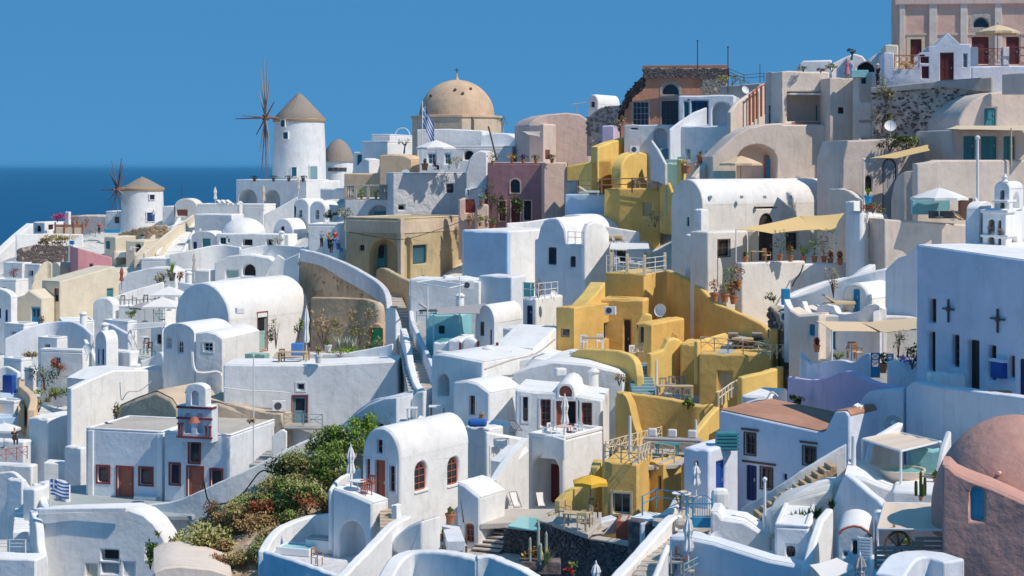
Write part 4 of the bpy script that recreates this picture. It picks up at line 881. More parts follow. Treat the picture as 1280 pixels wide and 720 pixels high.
# cafe terrace in the middle left
H('cafe_terrace','white cafe terrace block with dark furniture on top','house',205,410,148,222,386,14,165,par=.2,m='white')
for i,(x,y) in enumerate([(153,381),(161,384),(168,381),(175,384),(182,380),(190,383),(196,379)]):
 (chair if i % 2 == 0 else table)(x,y,['dark chair at the left end of the cafe terrace','dark table at the left end of the cafe terrace','dark chair beside the grey parasol','dark table in the middle of the cafe terrace','dark chair in the middle of the cafe terrace','dark table at the right of the cafe terrace','dark chair at the right end of the cafe terrace'][i],163.5,'darkgrey','greywood',rz=i * 50)
parasol(211,388,2.1,2.3,'flat white parasol behind the big vault, upper of two',160,cl='whitecloth',n=4); parasol(203,400,2.2,2.1,'white square parasol below the flat one beside the big vault',154,cl='whitecloth',n=4); parasol(181,402,1.5,1.9,'grey white parasol on the cafe terrace',158,cl='greycloth',n=6)
flatcover('white pergola frame over the green railed terrace',[(165,412,146),(206,408,146),(208,403,152),(168,405,152)],legs=True,foot=[456,452,448,448],pm='whitepaint',slats=6)
rail('green lattice railing under the white pergola frame',[(175,457,145),(195,460,143)],1.4,'tealgreen',.7,2,x=True)
rail('green lattice railing behind the pergola beside the big vault',[(192,402,158),(206,402,157)],1.3,'tealgreen',.7,2,x=True)
H('terrace_block','white terrace block under the green lattice railing','house',200,488,160,212,458,10,143)
H('cube_house','blue shaded white wall block behind the pergola terrace','house',204,450,188,212,408,20,149,op=[('L','win',196,418,201,430,DK)])
for x,y,t in ((183,436,'dark chair on the pergola terrace, left'),(187,441,'dark chair on the pergola terrace, right')): chair(x,y,t,147,'darkgrey','redbrown')
table(180,431,'white table on the pergola terrace',148)
H('long_white_wall_block','broad white wall block sloping up to the left of the chapel','house',146,555,83,205,488,26,133,roof='outR',out=[(146,478),(170,464),(200,462),(205,475)])
# ================================================================== LEFT MIDDLE: big vaults, tan stone wall, ochre building
DR=dict(c='redbrown')
H('barrel_vault_house','large white barrel vault with a smooth half round front left of centre','house',287,438,219,386,401,30,140,roof='vaultL',apex=353,op=[('R','door',322,391,334,437,U(c='mint',fc='redbrown',trim='redbrown',tw=.08,glazed=1))])
H('arched_window_house','white house with two arched windows in a rounded shaded front','house',243,488,204,290,418,22,133,roof='vaultL',apex=404,op=[('L','win',207.5,420,214.5,436,U(c='whitepaint',arch=1,g='greypaint')),('L','win',222,425,229,442,U(c='whitepaint',arch=1))])
H('bay_house','white curved bay with one square window under the barrel vault','house',279,492,244,325,424,16,131,roof='outL',out=[(244,417),(258,414),(270,417),(279,424)],op=[('L','win',254.5,428,266,439.5,U(W8,trim='white'))])
cable('white pipe curving over the shaded wall below the bay',[(240,440,128.5),(243,462,128.5),(255,466,128.5),(275,466,128.5),(278,490,128.3),(290,502,128)],.12,'white')
H('long_retaining_house','long smooth white retaining wall with one small window and a grey green door','house',497,533,279,('m',4),453,2,121,roof='outL',out=[(279,456),(330,456),(400,456),(440,454),(497,451)],op=[('L','win',371,479,381,488,U(W8,trim='white',mull=(0,0))),('L','door',366,495,383.5,532,U(c='greyteal',fc='red',trim='red',tw=.07,glazed=1))])
ac(349,513,'air conditioner on a ledge of the long white retaining wall',120.3,rz=10,sc=1.15)
WS('ledge_wall','beige rock apron sloping below the long white retaining wall','wall',[(262,500,540,122),(290,505,540,121),(320,513,540,120.4),(352,518,545,119.6)],m='sandfloor',th=1.5)
rail('pale blue landing railing before the grey green door',[(355,532,119.4),(403,533,119)],.85,'greyteal',1.6,2,x=True)
slab((380,533,119.4),[(354,534),(404,535),(404,529),(356,528)],'concrete','landing',.15)
H('mint_box','low mint green box on the white roof beside the barrel vault','shed',331,456,306,337,443,12,129,m='mint',bev=.03)
pole(317,446,570,'tall thin white pole in front of the long retaining wall',112,.05)
# tan stone wall, stairs
WS('tan_stone_wall','weathered tan stone wall under the curving white parapet','wall',[(373,322,405,152),(400,329,412,150),(430,345,420,147),(455,360,430,143),(477,374,440,138)],m='tan',th=.8,stones=('stonetan',90,.45))
WS('white_parapet','white parapet curving downhill above the tan stone wall','wall',[(374,311,326,151),(402,318,333,149),(430,329,350,146),(452,341,362,142.5),(470,353,374,139),(480,366,386,136),(483,386,404,133)],m='greywhite',th=.5,sk=0)
WS('tan_lower_wall','lower tan wall behind dry shrubs','wall',[(388,372,440,138),(420,372,440,137),(455,374,440,136),(470,380,440,134)],m='tan',th=.6)
def hut():
 c=W(470,436,131); r=root('stone_hut','small brown rounded hut with a green door','hut',c,R(-14)); q=131 / F
 mb=MB(); mb.prism([(-10 * q,0,-1),(10 * q,0,-1)] + [(x,0,z) for x,z in arcpts(-10 * q,10 * q,20 * q,12 * q)][::-1],V((0,2,0))); mk('wall',mb,'tan',r,bevel=.08,smooth=40)
 mk('chimney',MB().lathe([(7 * q,20 * q),(7.5 * q,46 * q),(6 * q,53 * q),(2 * q,57 * q)],14,(-1 * q,.9,0)),'ochrecap',r,smooth=50)
 o=mk('door_frame',MB().box(-6.5 * q,9 * q,-.06,.02,0,26 * q),'darkwood',r); mk('door',MB().box(-5.6 * q,8 * q,-.1,-.07,0,25 * q),'green',o)
hut()
H('garden_wall_block','white step shaped wall at the head of the stone stairs','wall',496,470,481,508,392,25,128,roof='outR',out=[(496,386),(502,402),(504,415),(508,455)])
WS('garden_wall','low white garden wall in front of the green door hut','wall',[(385,441,456,126),(420,442,456,125.5),(450,438,455,125),(490,430,452,124)],th=.3)
slab((440,452,124),[(335,455),(495,452),(486,438),(345,440)],'sandfloor','garden_bed',.3)
for x,y,w_,h,lf,n,t in ((405,436,3.4,3.2,('leafdry','leafolive'),420,'dry thorny bush against the tan stone wall'),(450,434,2.6,3.4,('leafolive','leafdry'),420,'tall olive bush left of the green door hut'),(373,428,.9,2.0,('leafgreen',),160,'small green tree in a pot left of the tan wall'),(345,436,1.5,2.6,('leafdark','leafdry'),200,'thin climbing plant beside the barrel vault door'),(427,448,3.4,.9,('leafbright',),260,'bright green succulents along the garden wall'),(465,449,1.6,1.8,('leafolive',),200,'feathery olive shrub before the green door hut'),(482,449,.8,.5,('leafbright',),80,'small bright shrub right of the green door hut')):
 bush(x,y,w_,h,t,125.6 if y > 445 else 131,lf,n,.17)
for i,x in enumerate((425,434,443)): potplant(x,440,['spiky agave left of the other agaves by the tan wall','spiky agave in the middle of the garden bed','spiky pale agave nearest the green door hut'][i],127,h=1.5,ph=0,leaf='leafsilver',kind='spike',cat='agave',group='agaves in the garden bed')
potplant(398,454,'round shrub in a large white pot on the long wall',121,'whitepaint',.7,.6,'leafolive'); potplant(410,441,'small green plant in a white pot by the tan wall',128,'whitepaint',.5,.6,'leafgreen')
closedp(383,455,4.2,'closed white parasol standing in the garden above the long wall',124); table(367,452,'long wooden table in the garden',123,'palewood','palewood',1.0,False); chair(352,452,'wooden chair left of the long garden table',123,'wood','wood'); chair(383,450,'wooden chair right of the long garden table',124,'wood','wood')
box_thing('chest','dark grey box beside the closed garden parasol','box',372,444,.9,.6,.9,'clothblue',126)
ST('worn stone stairs, upper flight beside the ochre building',(505,402,134),(486,356,150),1.3,14,'pavefloor')
ST('worn stone stairs, lower flight curving down between white walls',(526,490,112),(508,403,133),1.7,26,'pavefloor')
WS('stair_wall','white blue stair wall curving down right of the stone stairs','wall',[(512,352,395,139),(511,375,415,135),(512,398,432,130),(520,418,450,124),(533,445,475,117.5),(538,458,490,114)],m='bluewhite',th=.35)
WS('stair_wall','white stair wall left of the stone stairs ending in a rough foot','wall',[(500,410,450,126),(506,432,470,121),(509,455,490,117.5),(516,478,502,113),(524,490,505,111)],th=.5)
person(402,310,'person in blue top with dark hair bending over the parapet','clothblue','clothdark',d=160,arms='fwd',rz=40,sc=.95); person(411,312,'woman in orange top with raised arms on the alley','petalorange','clothdark',d=159,arms='up',long=True,rz=-60,sc=.95); person(419,312,'person in red shirt standing tall behind the others','clothred','clothblue',d=160.5,rz=20,sc=1.1); person(414,317,'person in black clothing with back turned in the alley','clothdark','clothdark',d=156,rz=160,sc=.95,arms='fwd'); person(423,317,'person in bright blue trousers crouching on the alley','clothblue','clothblue',d=157,pose='sit',rz=50)
tree(430,288,2.4,'small leafy olive tree left of the ochre building',168,'leafolive',180,.9)
H('cube_house','white house with a small terrace left of the olive tree','house',424,312,385,('m',5),282,10,176,par=.2)
bush(414,277,1.9,1.3,'dark round shrub before the twin gables',190,('leafdark',),220,.2)
oc=H('ochre_house','weathered ochre house with an arched porch, teal door and peeling corner','house',501,350,432,580,274,33,152,m='ochre',par=.12,cap='ochrecap',sk=4,op=[('L','niche',461,298,497,352,dict(arch=1,rd=1.5)),('L','win',449,306,455,313.5,DK),('R','win',516.5,307,534,329,U(c='darkteal',mull=(0,0),g='glassblue',rd=.3)),('R','niche',506,298,514,350,dict(arch=1,rd=.5))])
H('x','','',501,292,433.5,578.5,276.5,33,151.9,m='ochrecap',into=oc,sk=0.0,bev=.03)
def ocdoor():
 s,z=oc.hit('L',470,305,1.3); s2,z2=oc.hit('L',482,345,1.3)
 o=mk('door_frame',MB().box(s,s2,1.28,1.42,z2 - .2,z),'tealwood',oc.root); mk('door',MB().box(s + .1,s2 - .1,1.24,1.27,z2 - .2,z - .9),'tealwood',o); mk('pane',MB().box(s + .35,s2 - .12,1.24,1.27,z - 1.3,z - .12),'glass',o)
 mk('corner_pilaster',MB().box(-.35,.06,-.06,.5,-1,oc.H),'ochrecap',oc.root,bevel=.04)
ocdoor()
WS('ochre_wall','low ochre wall stepping down in front of the ochre house','wall',[(470,337,375,148),(478,335,372,147),(492,342,375,145),(512,352,385,143)],m='ochre',th=.5)
H('balcony_house','white house with a stone balustrade balcony above the ochre house','house',492,275,431,('m',8),249,8,170,op=[('L','niche',460,256,489,274,dict(arch=1,rd=1.0))])
box_thing('teal_door','teal door inside the arched niche under the balcony','door',476,275,1.4,.1,.9,'tealwood',170.6)
def balus():
 r=root('balustrade','stone balustrade with carved panels and little green plants on the balcony','balustrade',W(462,250,168.5)); q=168.5 / F
 mk('base_rail',MB().box(-31 * q,29 * q,-.15,.15,0,.15),'stonepale',r); mk('top_rail',MB().box(-31 * q,29 * q,-.15,.15,1.4,1.55),'stonepale',r)
 for x in (-30,-18,-2,14,28): mk('pier',MB().box((x - 2) * q,(x + 2) * q,-.14,.14,.15,1.4),'stonepale',r,bevel=.04)
 for x in (-27,-24,-21,17,20,23,26): mk('baluster',MB().lathe([(.1,.15),(.16,.5),(.07,.9),(.12,1.3),(.1,1.4)],8,(x * q,0,0)),'stonepale',r)
balus()
potplant(452,249,'green pot plant between balcony piers, left',167.6,h=.8,leaf='leafbright'); potplant(470,249,'green pot plant between balcony piers, right',167.6,h=.8,leaf='leafgreen')
H('sand_vault_house','sand coloured house with a rounded top left of the striped flag','house',515,228,474,('m',7),197,12,182,m='sand',roof='outL',out=[(474,194),(490,193),(504,194),(515,199)])
H('sand_house','low sand coloured block left of the rounded one','house',478,236,430,('m',6),217,12,186,m='sand')
tk=root('water_tank','round white drum tank before the sand coloured house','tank',W(507,223,178)); mk('drum',MB().tube((0,-.5,.45),(0,.4,.45),.5,20),'whitepaint',tk,smooth=50)
for sx in (-.3,.3): mk('foot',MB().box(sx - .06,sx + .06,-.4,.3,-.2,.1),'concrete',tk)
H('rough_white_house','broad rough white wall with one small dark window, left of the mauve house','house',583,278,491,604,217,8,166,m='greywhite',par=.1,op=[('L','win',558,230,567,241,DK),('L','hole',498,256.5,506,262.5)])
H('terrace_house','white terrace house with a row of dark windows under the big dome','house',640,232,524,('m',8),184,8,176,par=.15,op=[('L','win',535,192,545,205,U(c='whitepaint',g='glassblue')),('L','win',556,192,563,205,U(c='whitepaint',g='glassblue')),('L','hole',580,188,592,200,dict(arch=1))])
H('white_roof_block','long white vaulted roof in front of the domed church drum','house',606,190,521,('m',6),178,8,186,roof='outL',out=[(521,162),(560,161),(603,163),(606,178)])
H('white_annex','white round shouldered annex right of the long vaulted roof','house',645,215,600,662,175,14,182,roof='vaultL',apex=166)
H('white_tall_block','smooth white rounded block between the parasol terrace and mauve house','house',609,245,582,('m',5),190,8,163,roof='outL',out=[(582,214),(586,200),(592,192),(600,188),(609,190)])
H('white_house','white house with a plain blue shaded gable far behind, left of the dome','house',485,214,452,520,178,26,205,par=.2); H('white_house','white flat roofed house on the skyline left of the dome','house',488,190,464,521,169,14,214,par=.15); H('white_house','small white house with a pitched top beside the round thatched house','house',460,220,442,470,190,26,208,op=[('L','win',446,193,452,210,U(c='tealwood',g='glassblue'))])
H('stair_house','white wedge shaped wall below the skyline houses','house',462,225,440,476,208,26,199,roof='outL',out=[(440,214),(455,198),(462,200)])
rl=root('arched_pergola','round white hoop pergola on the skyline left of the dome','pergola',W(503,169,208))
for i in range(2): mk('hoop',MB().lathe([(.01,0)],3) if False else (lambda m_: [m_.tube((.9 * math.cos(t * .26),i * .6,.9 * math.sin(t * .26)),(.9 * math.cos((t + 1) * .26),i * .6,.9 * math.sin((t + 1) * .26)),.06,5) for t in range(12)] and m_)(MB()),'whitepaint',rl)
tree(505,192,1.9,'bare thin shrub tree on the roof left of the domed church',200,'leafdark',60,.9)
# domed church
def church():
 q=200 / F; c=W(571,182,200); r=root('domed_church','large brown dome on a weathered square drum against the sky','church',c,R(-14));
 mb=MB(); R8=56 * q; pts=[(R8 * math.cos(math.pi / 8 + k * math.pi / 4) * 1.0,R8 * math.sin(math.pi / 8 + k * math.pi / 4),-3) for k in range(8)]; mb.prism(pts,V((0,0,3 + 34 * q))); mk('drum',mb,'ochrecap',r,bevel=.05)
 pts=[(p[0] * 1.03,p[1] * 1.03,34 * q) for p in pts]; mk('cornice',MB().prism(pts,V((0,0,.3))),'domebrown',r,bevel=.05)
 prof=[(47 * q * math.cos(t * math.pi / 30),34 * q + .3 + 45 * q * math.sin(t * math.pi / 30)) for t in range(15)] + [(.05,79.3 * q + .3)]
 mk('dome',MB().lathe(prof,56,cap=False),'domebrown',r,smooth=60)
 mk('finial',MB().lathe([(4.5 * q,78 * q),(3.2 * q,82 * q),(1.2 * q,86 * q),(.5 * q,91 * q)],12),'domebrown',r,smooth=50); mk('cross',MB().box(-.04,.04,-.04,.04,90 * q,97 * q).box(-.3,.3,-.035,.035,94 * q,94.8 * q),'darkgrey',r)
 for a,e in ((-2.2,.55),(-1.35,.75),(-1.1,.62),(-.75,.8)):
  z=34 * q + .3 + 45 * q * math.sin(e); rr=47 * q * math.cos(e); o=mk('vent',MB().tube((rr * math.cos(a),rr * math.sin(a),z),(rr * 1.04 * math.cos(a),rr * 1.04 * math.sin(a),z + .1),.16,8),'darkwood',r)
 for a in (-.98,):
  x,y=52.5 * q * math.cos(a),52.5 * q * math.sin(a); mk('window',MB().prism([(px_,0,pz) for px_,pz in [(-.5,0),(.5,0),(.5,1.1)] + arcpts(-.5,.5,1.1,.5,8)[::-1][1:-1] + [(-.5,1.1)]],V((0,.2,0))),'stonedark',r,Matrix.Translation((x,y,18 * q)) @ Matrix.Rotation(a + math.pi / 2,4,'Z'))
church()
def flag(px,py0,py1,d,w_,h,label,pw=.05,droop=1,stripes=9,rz=0):
 c=W(px,py1,d); top=W(px,py0,d).z - c.z; r=root('flag',label,'flag',c,rz); mk('pole',MB().tube((0,0,-.5),(0,0,top),pw,8),'whitepaint',r)
 nseg=16
 def strip(z0,z1,u0,u1,nm,m,off=0):
  mb=MB()
  for i in range(nseg):
   ua,ub=u0 + (u1 - u0) * i / nseg,u0 + (u1 - u0) * (i + 1) / nseg; P=[]
   for u,v in ((ua,z0),(ub,z0),(ub,z1),(ua,z1)):
    x=u * w_ * (1 - .72 * droop); y=.10 * math.sin(u * 9 + v * 2) * w_ * .3; z=top - .15 - v * h - u * w_ * .8 * droop; P.append((x + pw,y + off,z + .05 * math.sin(u * 7)))
   mb.poly(P)
  mk(nm,mb,m,r,smooth=180)
 for i in range(stripes):
  u0=.38 if i < 5 else 0; strip(i / stripes,(i + 1) / stripes,u0,1,'stripe','bluecloth' if i % 2 == 0 else 'whitecloth')
 strip(0,5 / 9,0,.38,'canton','bluecloth'); strip(2 / 9,3 / 9,0,.38,'cross','whitecloth',-.02); strip(0,5 / 9,.15,.23,'cross','whitecloth',-.022)
 return r
flag(528,126,216,168,3.2,2.2,'blue and white striped flag hanging limp in front of the dome',droop=.9)
parasol(545,212,2.1,2.9,'large white parasol on the terrace under the dome',165,cl='whitecloth')
person(543,213,'person in dark purple seated under the large white parasol','clothpurple','clothdark',d=164,pose='sit',rz=60,long=True)
potplant(531,213,'orange round pot plant left of the seated person',164.5,'terrapot',.5,.7,'leafolive'); potplant(572,211,'wide yellow green potted shrub right of the large white parasol',164.5,'whitepaint',.8,.5,'leafolive','petalorange',w_=1.4); table(552,214,'small table beside the seated person',164,'whitepaint','whitepaint'); potplant(562,212,'green potted shrub on the parasol terrace',164.5,'whitepaint',.7,.4,'leafgreen')
# mauve house
mv=H('mauve_house','mauve house with an arched window and plant framed doors','house',678,282,609,710,204,14,158,m='mauve',roofm='rosecream',par=.1,cap='rosecream',op=[('L','win',638,224,650,241,U(c='darkred',arch=1,trim='rosecream',mull=(1,2))),('L','win',624,251,632,276,U(c='darkred',trim='rosecream')),('L','door',639,251,650,278,U(c='darkred',trim='rosecream')),('L','win',655,251,664,275,U(c='darkred',trim='rosecream'))])
H('rose_house','rose cream side wall beside the mauve front','house',709,282,679.5,('m',6),203,8,157.6,m='rosecream')
for x,y,t in ((616,205,'dark green round cactus on the mauve house roof'),(640,203,'yellow pots on the mauve house roof'),(654,203,'purple flowers on the mauve house roof'),(690,203,'orange pots at the right of the rose cream roof'),(670,203,'small green pot on the mauve house roof')):
 potplant(x,y + 1,t,156.5,'terrapot',1.0 if x == 616 else .45,.4,'leafdark' if x != 640 else 'petalorange',None if x in (616,670) else ('petalpurple' if x == 654 else 'petalorange'),w_=1.2 if x == 616 else .9)
box_thing('sign_board','small red framed white board standing on the rose cream roof','sign',684.5,199,.45,.1,.9,'redbrown',156.5);
for x,y,w_,h,t in ((614,268,1.6,3.4,'tall dark climber at the left corner of the mauve house'),(627,277,1.2,3.0,'climbing green plant left of the mauve house door'),(646,277,1.2,2.9,'climbing green plant on the mauve house door')): bush(x,y,w_,h,t,156.3,('leafdark','leafgreen'),260,.17)
WS('terrace_wall','pink edged terrace wall before the mauve house','wall',[(579,286,300,153),(610,287,300,152),(634,289,300,151)],m='rosecream',th=.3,smooth=False)
H('gate_wall','pale pink entrance wall with a red wooden gate','wall',597,284,574,('m',.5),252,8,157,m='rosecream',op=[('L','door',582,249,594,266,dict(c='red'))],roof='outL',out=[(574,250),(581,247),(597,258)])
def slatgate():
 r=root('garden_gate','red slatted wooden gate left of the potted plants','gate',W(588,266,156)); q=156 / F
 for k in range(6): x=(-5.5 + k * 2.2) * q; mk('slat',MB().box(x - .055,x + .055,-.03,.03,0,(13.5 + 3 * math.sin(k * .63)) * q),'red',r)
 for z in (3,10): mk('crossbar',MB().box(-6.2 * q,6.2 * q,-.06,-.031,z * q,(z + 1.4) * q),'red',r)
slatgate()
H('planter_block','pale pink planter pillar right of the red gate','planter',611,286,596,('m',1),256,8,155.5,m='rosecream'); potplant(602,257,'terracotta trough with green shrub on the pink pillar',155.3,'terrapot',.6,.5,'leafgreen',w_=.9)
for x,y,t,f in ((600,283,'yellow flowering pot plant at the foot of the pink pillar','petalorange'),(608,284,'pot plant with green leaves near the mauve house corner',None),(617,286,'white flowered pot plant on the mauve terrace',None),(587,282,'rust leaved pot plant under the red gate','petalred')): potplant(x,y,t,152.5,h=.8,leaf='leafgreen',flower=f)
H('shutter_house','white wall with pale louvred shutters above the red gate','house',606,255,581,('m',3),236,8,161,op=[('L','win',587,238,604,255,U(c='whitepaint',g='paleblue',mull=(3,1)))])
H('palepink_vault','tall pale pink rounded house on the skyline right of the dome','house',737,214,661,('m',7),160,4,172,m='palepink',roof='outL',out=[(661,156),(668,149),(684,143),(708,141),(725,143),(735,150),(737,160)],sk=5)
H('pink_porch','shaded pink porch wall left of the pale pink rounded house','house',680,205,661,('m',3),155,20,168,m='taupe'); H('white_house','white block between the dome annex and the pale pink house','house',661,198,643,('m',6),159,14,178)
sail('triangular sand coloured awning above the mauve house roof',[(652,164,170),(676,164,165),(675,171,163),(660,168,166)],'sandcloth',.1); tree(628,170,2.2,'small dark roof shrub right of the domed church',185,'leafdark',60,.7)
box_thing('solar_tube','slanted dark pole leaning on the white annex roof','pole',621,200,.16,.16,3.4,'darkgrey',164).rotation_euler=(0,R(-14),0)
# ================================================================== CENTRE: blue shaded houses, white red windowed houses
H('blue_shaded_house','plain cube wall, blue shade in its colour, right of the ochre house','house',635,352,579,('m',.5),290,32,141,m='skyblue',roofm='white'); H('white_side_house','sunlit white side wall right of the blue shaded cube wall','house',636,352,633.5,700,289,36,141.4)  # shaded face coloured sky blue; its sunlit side is a separate white block
WS('white_parapet','white parapet band rising to the right from the blue shaded cube wall','wall',[(634,279,300,150),(660,277,310,151),(700,271,315,152)],smooth=False)
H('barrel_house','long white barrel roof behind the shaded gabled house','house',742,322,690,808,290,42,146,roof='vaultL',apex=268)
bg_=H('shaded_gable_house','white gabled house coloured in its blue shade, with a round top and two brown framed windows','house',731,378,668,768,306,30,134,m='bluewhite',roofm='white',roof='outL',out=[(668,300),(672,299),(675,285),(680,276),(687,272.5),(694,272),(701,277),(706,287),(708,303),(712,306),(731,306)],op=[('L','win',685,309,695,331,U(BR,mull=(0,0))),('L','win',712.5,320,719,334,U(BR,mull=(0,0)))])  # blue shade of the walls put into the plaster colour, roof stays white
H('lit_wing','sunlit white wing joined to the shaded gabled house','house',732,378,726,762,285,38,133.5,roof='outR',out=[(732,290),(736,280),(744,277),(755,280),(762,292)])
rail('white pipe railing on the shaded gabled house roof',[(710,305,134.5),(728,306,133.5)],1.0,'whitepaint',.9,2)
H('terrace_house','white terrace house with a dark door under a flat canopy','house',806,345,762,('m',5),306,10,141,op=[('L','door',771,309,782,330,U(c='darkwood',n=2))])
for x,t in ((761,'left beige sun lounger on the roof beside the barrel vault'),(774,'right beige sun lounger on the roof beside the barrel vault')): lounger(x,305,t,139,'metal','beigecloth',rz=170)
WS('hilltop_wall','white low wall behind the roof loungers','wall',[(752,282,306,142),(800,290,308,142)],smooth=False)
flatcover('flat white canopy over the dark door terrace',[(762,312,131),(812,314,131),(810,305,138),(764,304,138)],'whitepaint',legs=True,foot=[340,340,330,330],pm='creampaint',name='canopy',cat='canopy')
for i,(x,y) in enumerate([(771,337),(779,340),(787,337),(794,341),(801,338)]): (chair(x,y,['white blue chair at the left end of the yellow tower terrace','','white blue chair in the middle of the yellow tower terrace','','white blue chair at the right of the yellow tower terrace'][i],127,'whitepaint','paleblue',rz=i * 70) if i % 2 == 0 else table(x,y,['','white table left on the yellow tower terrace','','white table right on the yellow tower terrace'][i],126.5))
H('small_white_house','small white house with a blue door and a railed roof terrace','house',671,420,653,704,373,30,124,roofm='white',op=[('L','door',658,382,665,408,dict(c='navy'))])
rail('white tube railing round the small railed roof terrace',[(654,372,125.5),(673,374,123.5),(697,371,127)],1.15,'whitepaint',1.2,2)
potplant(673,372,'red leaved plant on the railed roof terrace',124.5,'terrapot',1.2,.3,'leafrust'); dish(692,368,'small white dish on the railed roof terrace',124,rz=30,sc=.6)
box_thing('door_hatch','dark hatch door at the back of the railed roof terrace','door',661,371,.8,.1,1.1,'tealwood',127)
H('blue_block','pale blue shaded block with a sloping top behind the grey sail','house',640,398,598,658,346,25,130,m='bluewhite')
H('turq_yard','white walled yard with turquoise shading and a small air conditioner','house',600,400,512,612,362,12,131,roof='outL',out=[(512,349),(545,350),(570,348),(580,350),(600,352)])
ac(585,361,'air conditioner on the white walled yard',130,sc=1.0)
H('turquoise_house','pale turquoise house with one small dark window and a balustrade','house',576,432,532,590,394,12,121,m='turq',op=[('L','win',548,407,555.5,417.5,DK)])
rail('white balustrade on the turquoise house terrace',[(521,402,123),(545,402,122),(569,400,121.5)],.75,'whitepaint',1.4,2,bal=.22)
for x,y0,y1,t in ((534.5,358,402,'left white pergola post above the turquoise terrace'),(542,393,430,'white pole beside the small pool'),(574.5,346,395,'right white pergola post above the turquoise terrace')): pole(x,y0,y1,t,121,.06,ball=False)
flatcover('white pergola frame above the turquoise terrace',[(520,353,124),(562,360,122),(580,356,127),(540,350,128)],legs=False,slats=3)
sail('long grey shade sail stretched over the turquoise terrace',[(543,385,121),(607,379,121),(600,392,118),(545,393,118)],'greycloth',.1)
lounger(540,393,'dark sun lounger under the turquoise terrace pergola',122,'darkgrey','greycloth',rz=80)
H('pool_block','white pool block with turquoise water by the stone stairs','house',560,455,541,('m',4),428,12,116.5,roofm='pool',rooft=.06); H('yard_wall','white wall with a square panel beside the pool block','house',577,450,560,('m',4),425,12,116)
vh=H('vault_house','white barrel roofed house with a blue shaded curved front and two doors','house',618,440,594,654,404,30,120,m='bluewhite',roofm='white',roof='vaultL',apex=381,op=[('L','door',600,402,605,420,dict(c='brown')),('L','door',612.5,412,617,432,dict(c='brown'))])
H('step_block','white stepped wall block right of the barrel roofed house','house',652,458,628,669,411,25,117.5)
H('wall_slope','white sloping roof flank left of the yellow tower','house',668,470,616,700,440,30,113,roof='outR',out=[(668,436),(680,425),(695,410),(700,408)])
for x,y0,y1,t in ((575.5,428,443,'left maroon gate post in the small courtyard'),(598,426,448,'middle maroon gate post in the small courtyard'),(621.5,428,446,'right maroon gate post in the small courtyard')): box_thing('gate_post',t,'post',x,y1,.18,.18,(y1 - y0) / F * 114,'darkred',114,group='maroon gate posts')
H('courtyard_wall','white courtyard wall with a rounded top between maroon posts','house',597,450,577,('m',.4),432,8,114,roof='vaultL',apex=422)
WS('courtyard_wall','white courtyard back wall with lilac cushions before it','wall',[(545,438,455,113.5),(575,441,455,113),(605,447,458,112)],smooth=False)
H('shaded_block','blue shaded white block with a dark arched niche beside the stone stairs','house',604,530,539,690,452,28,107,roof='outL',out=[(539,445),(546,442),(562,444),(604,452)],op=[('L','niche',547,467,561,496,dict(arch=1,rd=1.6))])
H('red_window_block','white block with one narrow red window and a curved shoulder','house',612,548,566,652,490,28,103,roof='outL',out=[(566,478),(583,476),(596,479),(604,485),(612,491)],op=[('L','win',586.5,494,594,519,U(DR,trim='white'))])
mh=H('red_window_house','large white house with red framed windows and an arched red fanlight','house',753,560,644,790,500,8,99,m='white',roof='outL',out=[(644,487),(670,490),(692,491),(695,484),(700,480),(707,478.5),(713,481),(718,487),(720,494),(753,500)],sk=4,op=[('L','win',653.5,496,660,527,U(DR,trim='whitepaint',mull=(0,1))),('L','win',675.5,499,688.5,534,U(DR,trim='whitepaint',mull=(1,3))),('L','win',699,482,715,496,U(DR,arch=1,trim='whitepaint',mull=(0,0),g='redbrown')),('L','door',695,501,720,549,U(c='redbrown',open=1,trim='whitepaint')),('L','win',727,503,740,538,U(DR,trim='whitepaint',mull=(1,3)))])
H('white_roof','broad smooth white roof rising behind the red windowed house','house',780,500,640,800,480,12,106,roof='outL',out=[(640,468),(660,459),(690,452),(730,455),(770,464),(780,470)])
H('white_hump','rounded white roof hump between the shaded block and the yellow wall','house',690,478,606,('m',5),458,12,110,roof='outL',out=[(606,458),(630,452),(668,446),(690,450)])
bx_=H('terrace_house','white terrace base with a big arched recess under the red windowed house','house',705.5,640,660,754,550,34,93,sk=2,par=.22,op=[('L','niche',664,567,699,640,dict(arch=1,rd=2.2))])
def niche_door():
 s,z=bx_.hit('L',692,582,2.1); o=mk('door_frame',MB().box(s - .7,s + .5,2.06,2.16,-.1,2.25),'white',bx_.root); mk('door',MB().box(s - .6,s + .4,2.0,2.05,-.1,2.15),'darkred',o)
niche_door()
WS('terrace_parapet','white parapet with a curved dip before the red fanlight door','wall',[(656,546,560,95),(664,542,558,95),(690,545,560,93),(706,549,562,92.6)],smooth=False,th=.2,sk=.6)
closedp(706,552,2.6,'closed white parasol before the open red door',95); table(705,549,'small round pink table under the closed white parasol',94,'whitepaint','palepink'); chair(690,549,'white folding chair left of the small round table',95,'whitepaint','whitecloth',30); chair(722,549,'white folding chair right of the small round table',95,'whitepaint','whitecloth',-60); chair(714,550,'dark red chair behind the small round table',95.5,'darkred','darkred',10)
deckchair(644,540,'white deck chair by the corner of the red windowed house',97.5,'brown','whitecloth',150)
box_thing('blue_cover','bright blue folded cover on the white ledge','cover',597,533,1.1,.6,.45,'bluecloth',99,bev=.15)
potplant(602,529,'small terracotta pot behind the bright blue cover',100,h=.3,leaf='leafdry')
H('ledge_block','white ledge block with the bright blue cover on top','house',612,562,580,651,536,28,99,bev=.1)
H('lit_flank','tall sunlit white flank with one pale shutter window','house',608,640,604,655,548,62,97.5,roof='outR',out=[(608,540),(655,548)],op=[('R','win',614,559,624.5,588,U(c='whitepaint',g='whitepaint',trim='white'))])
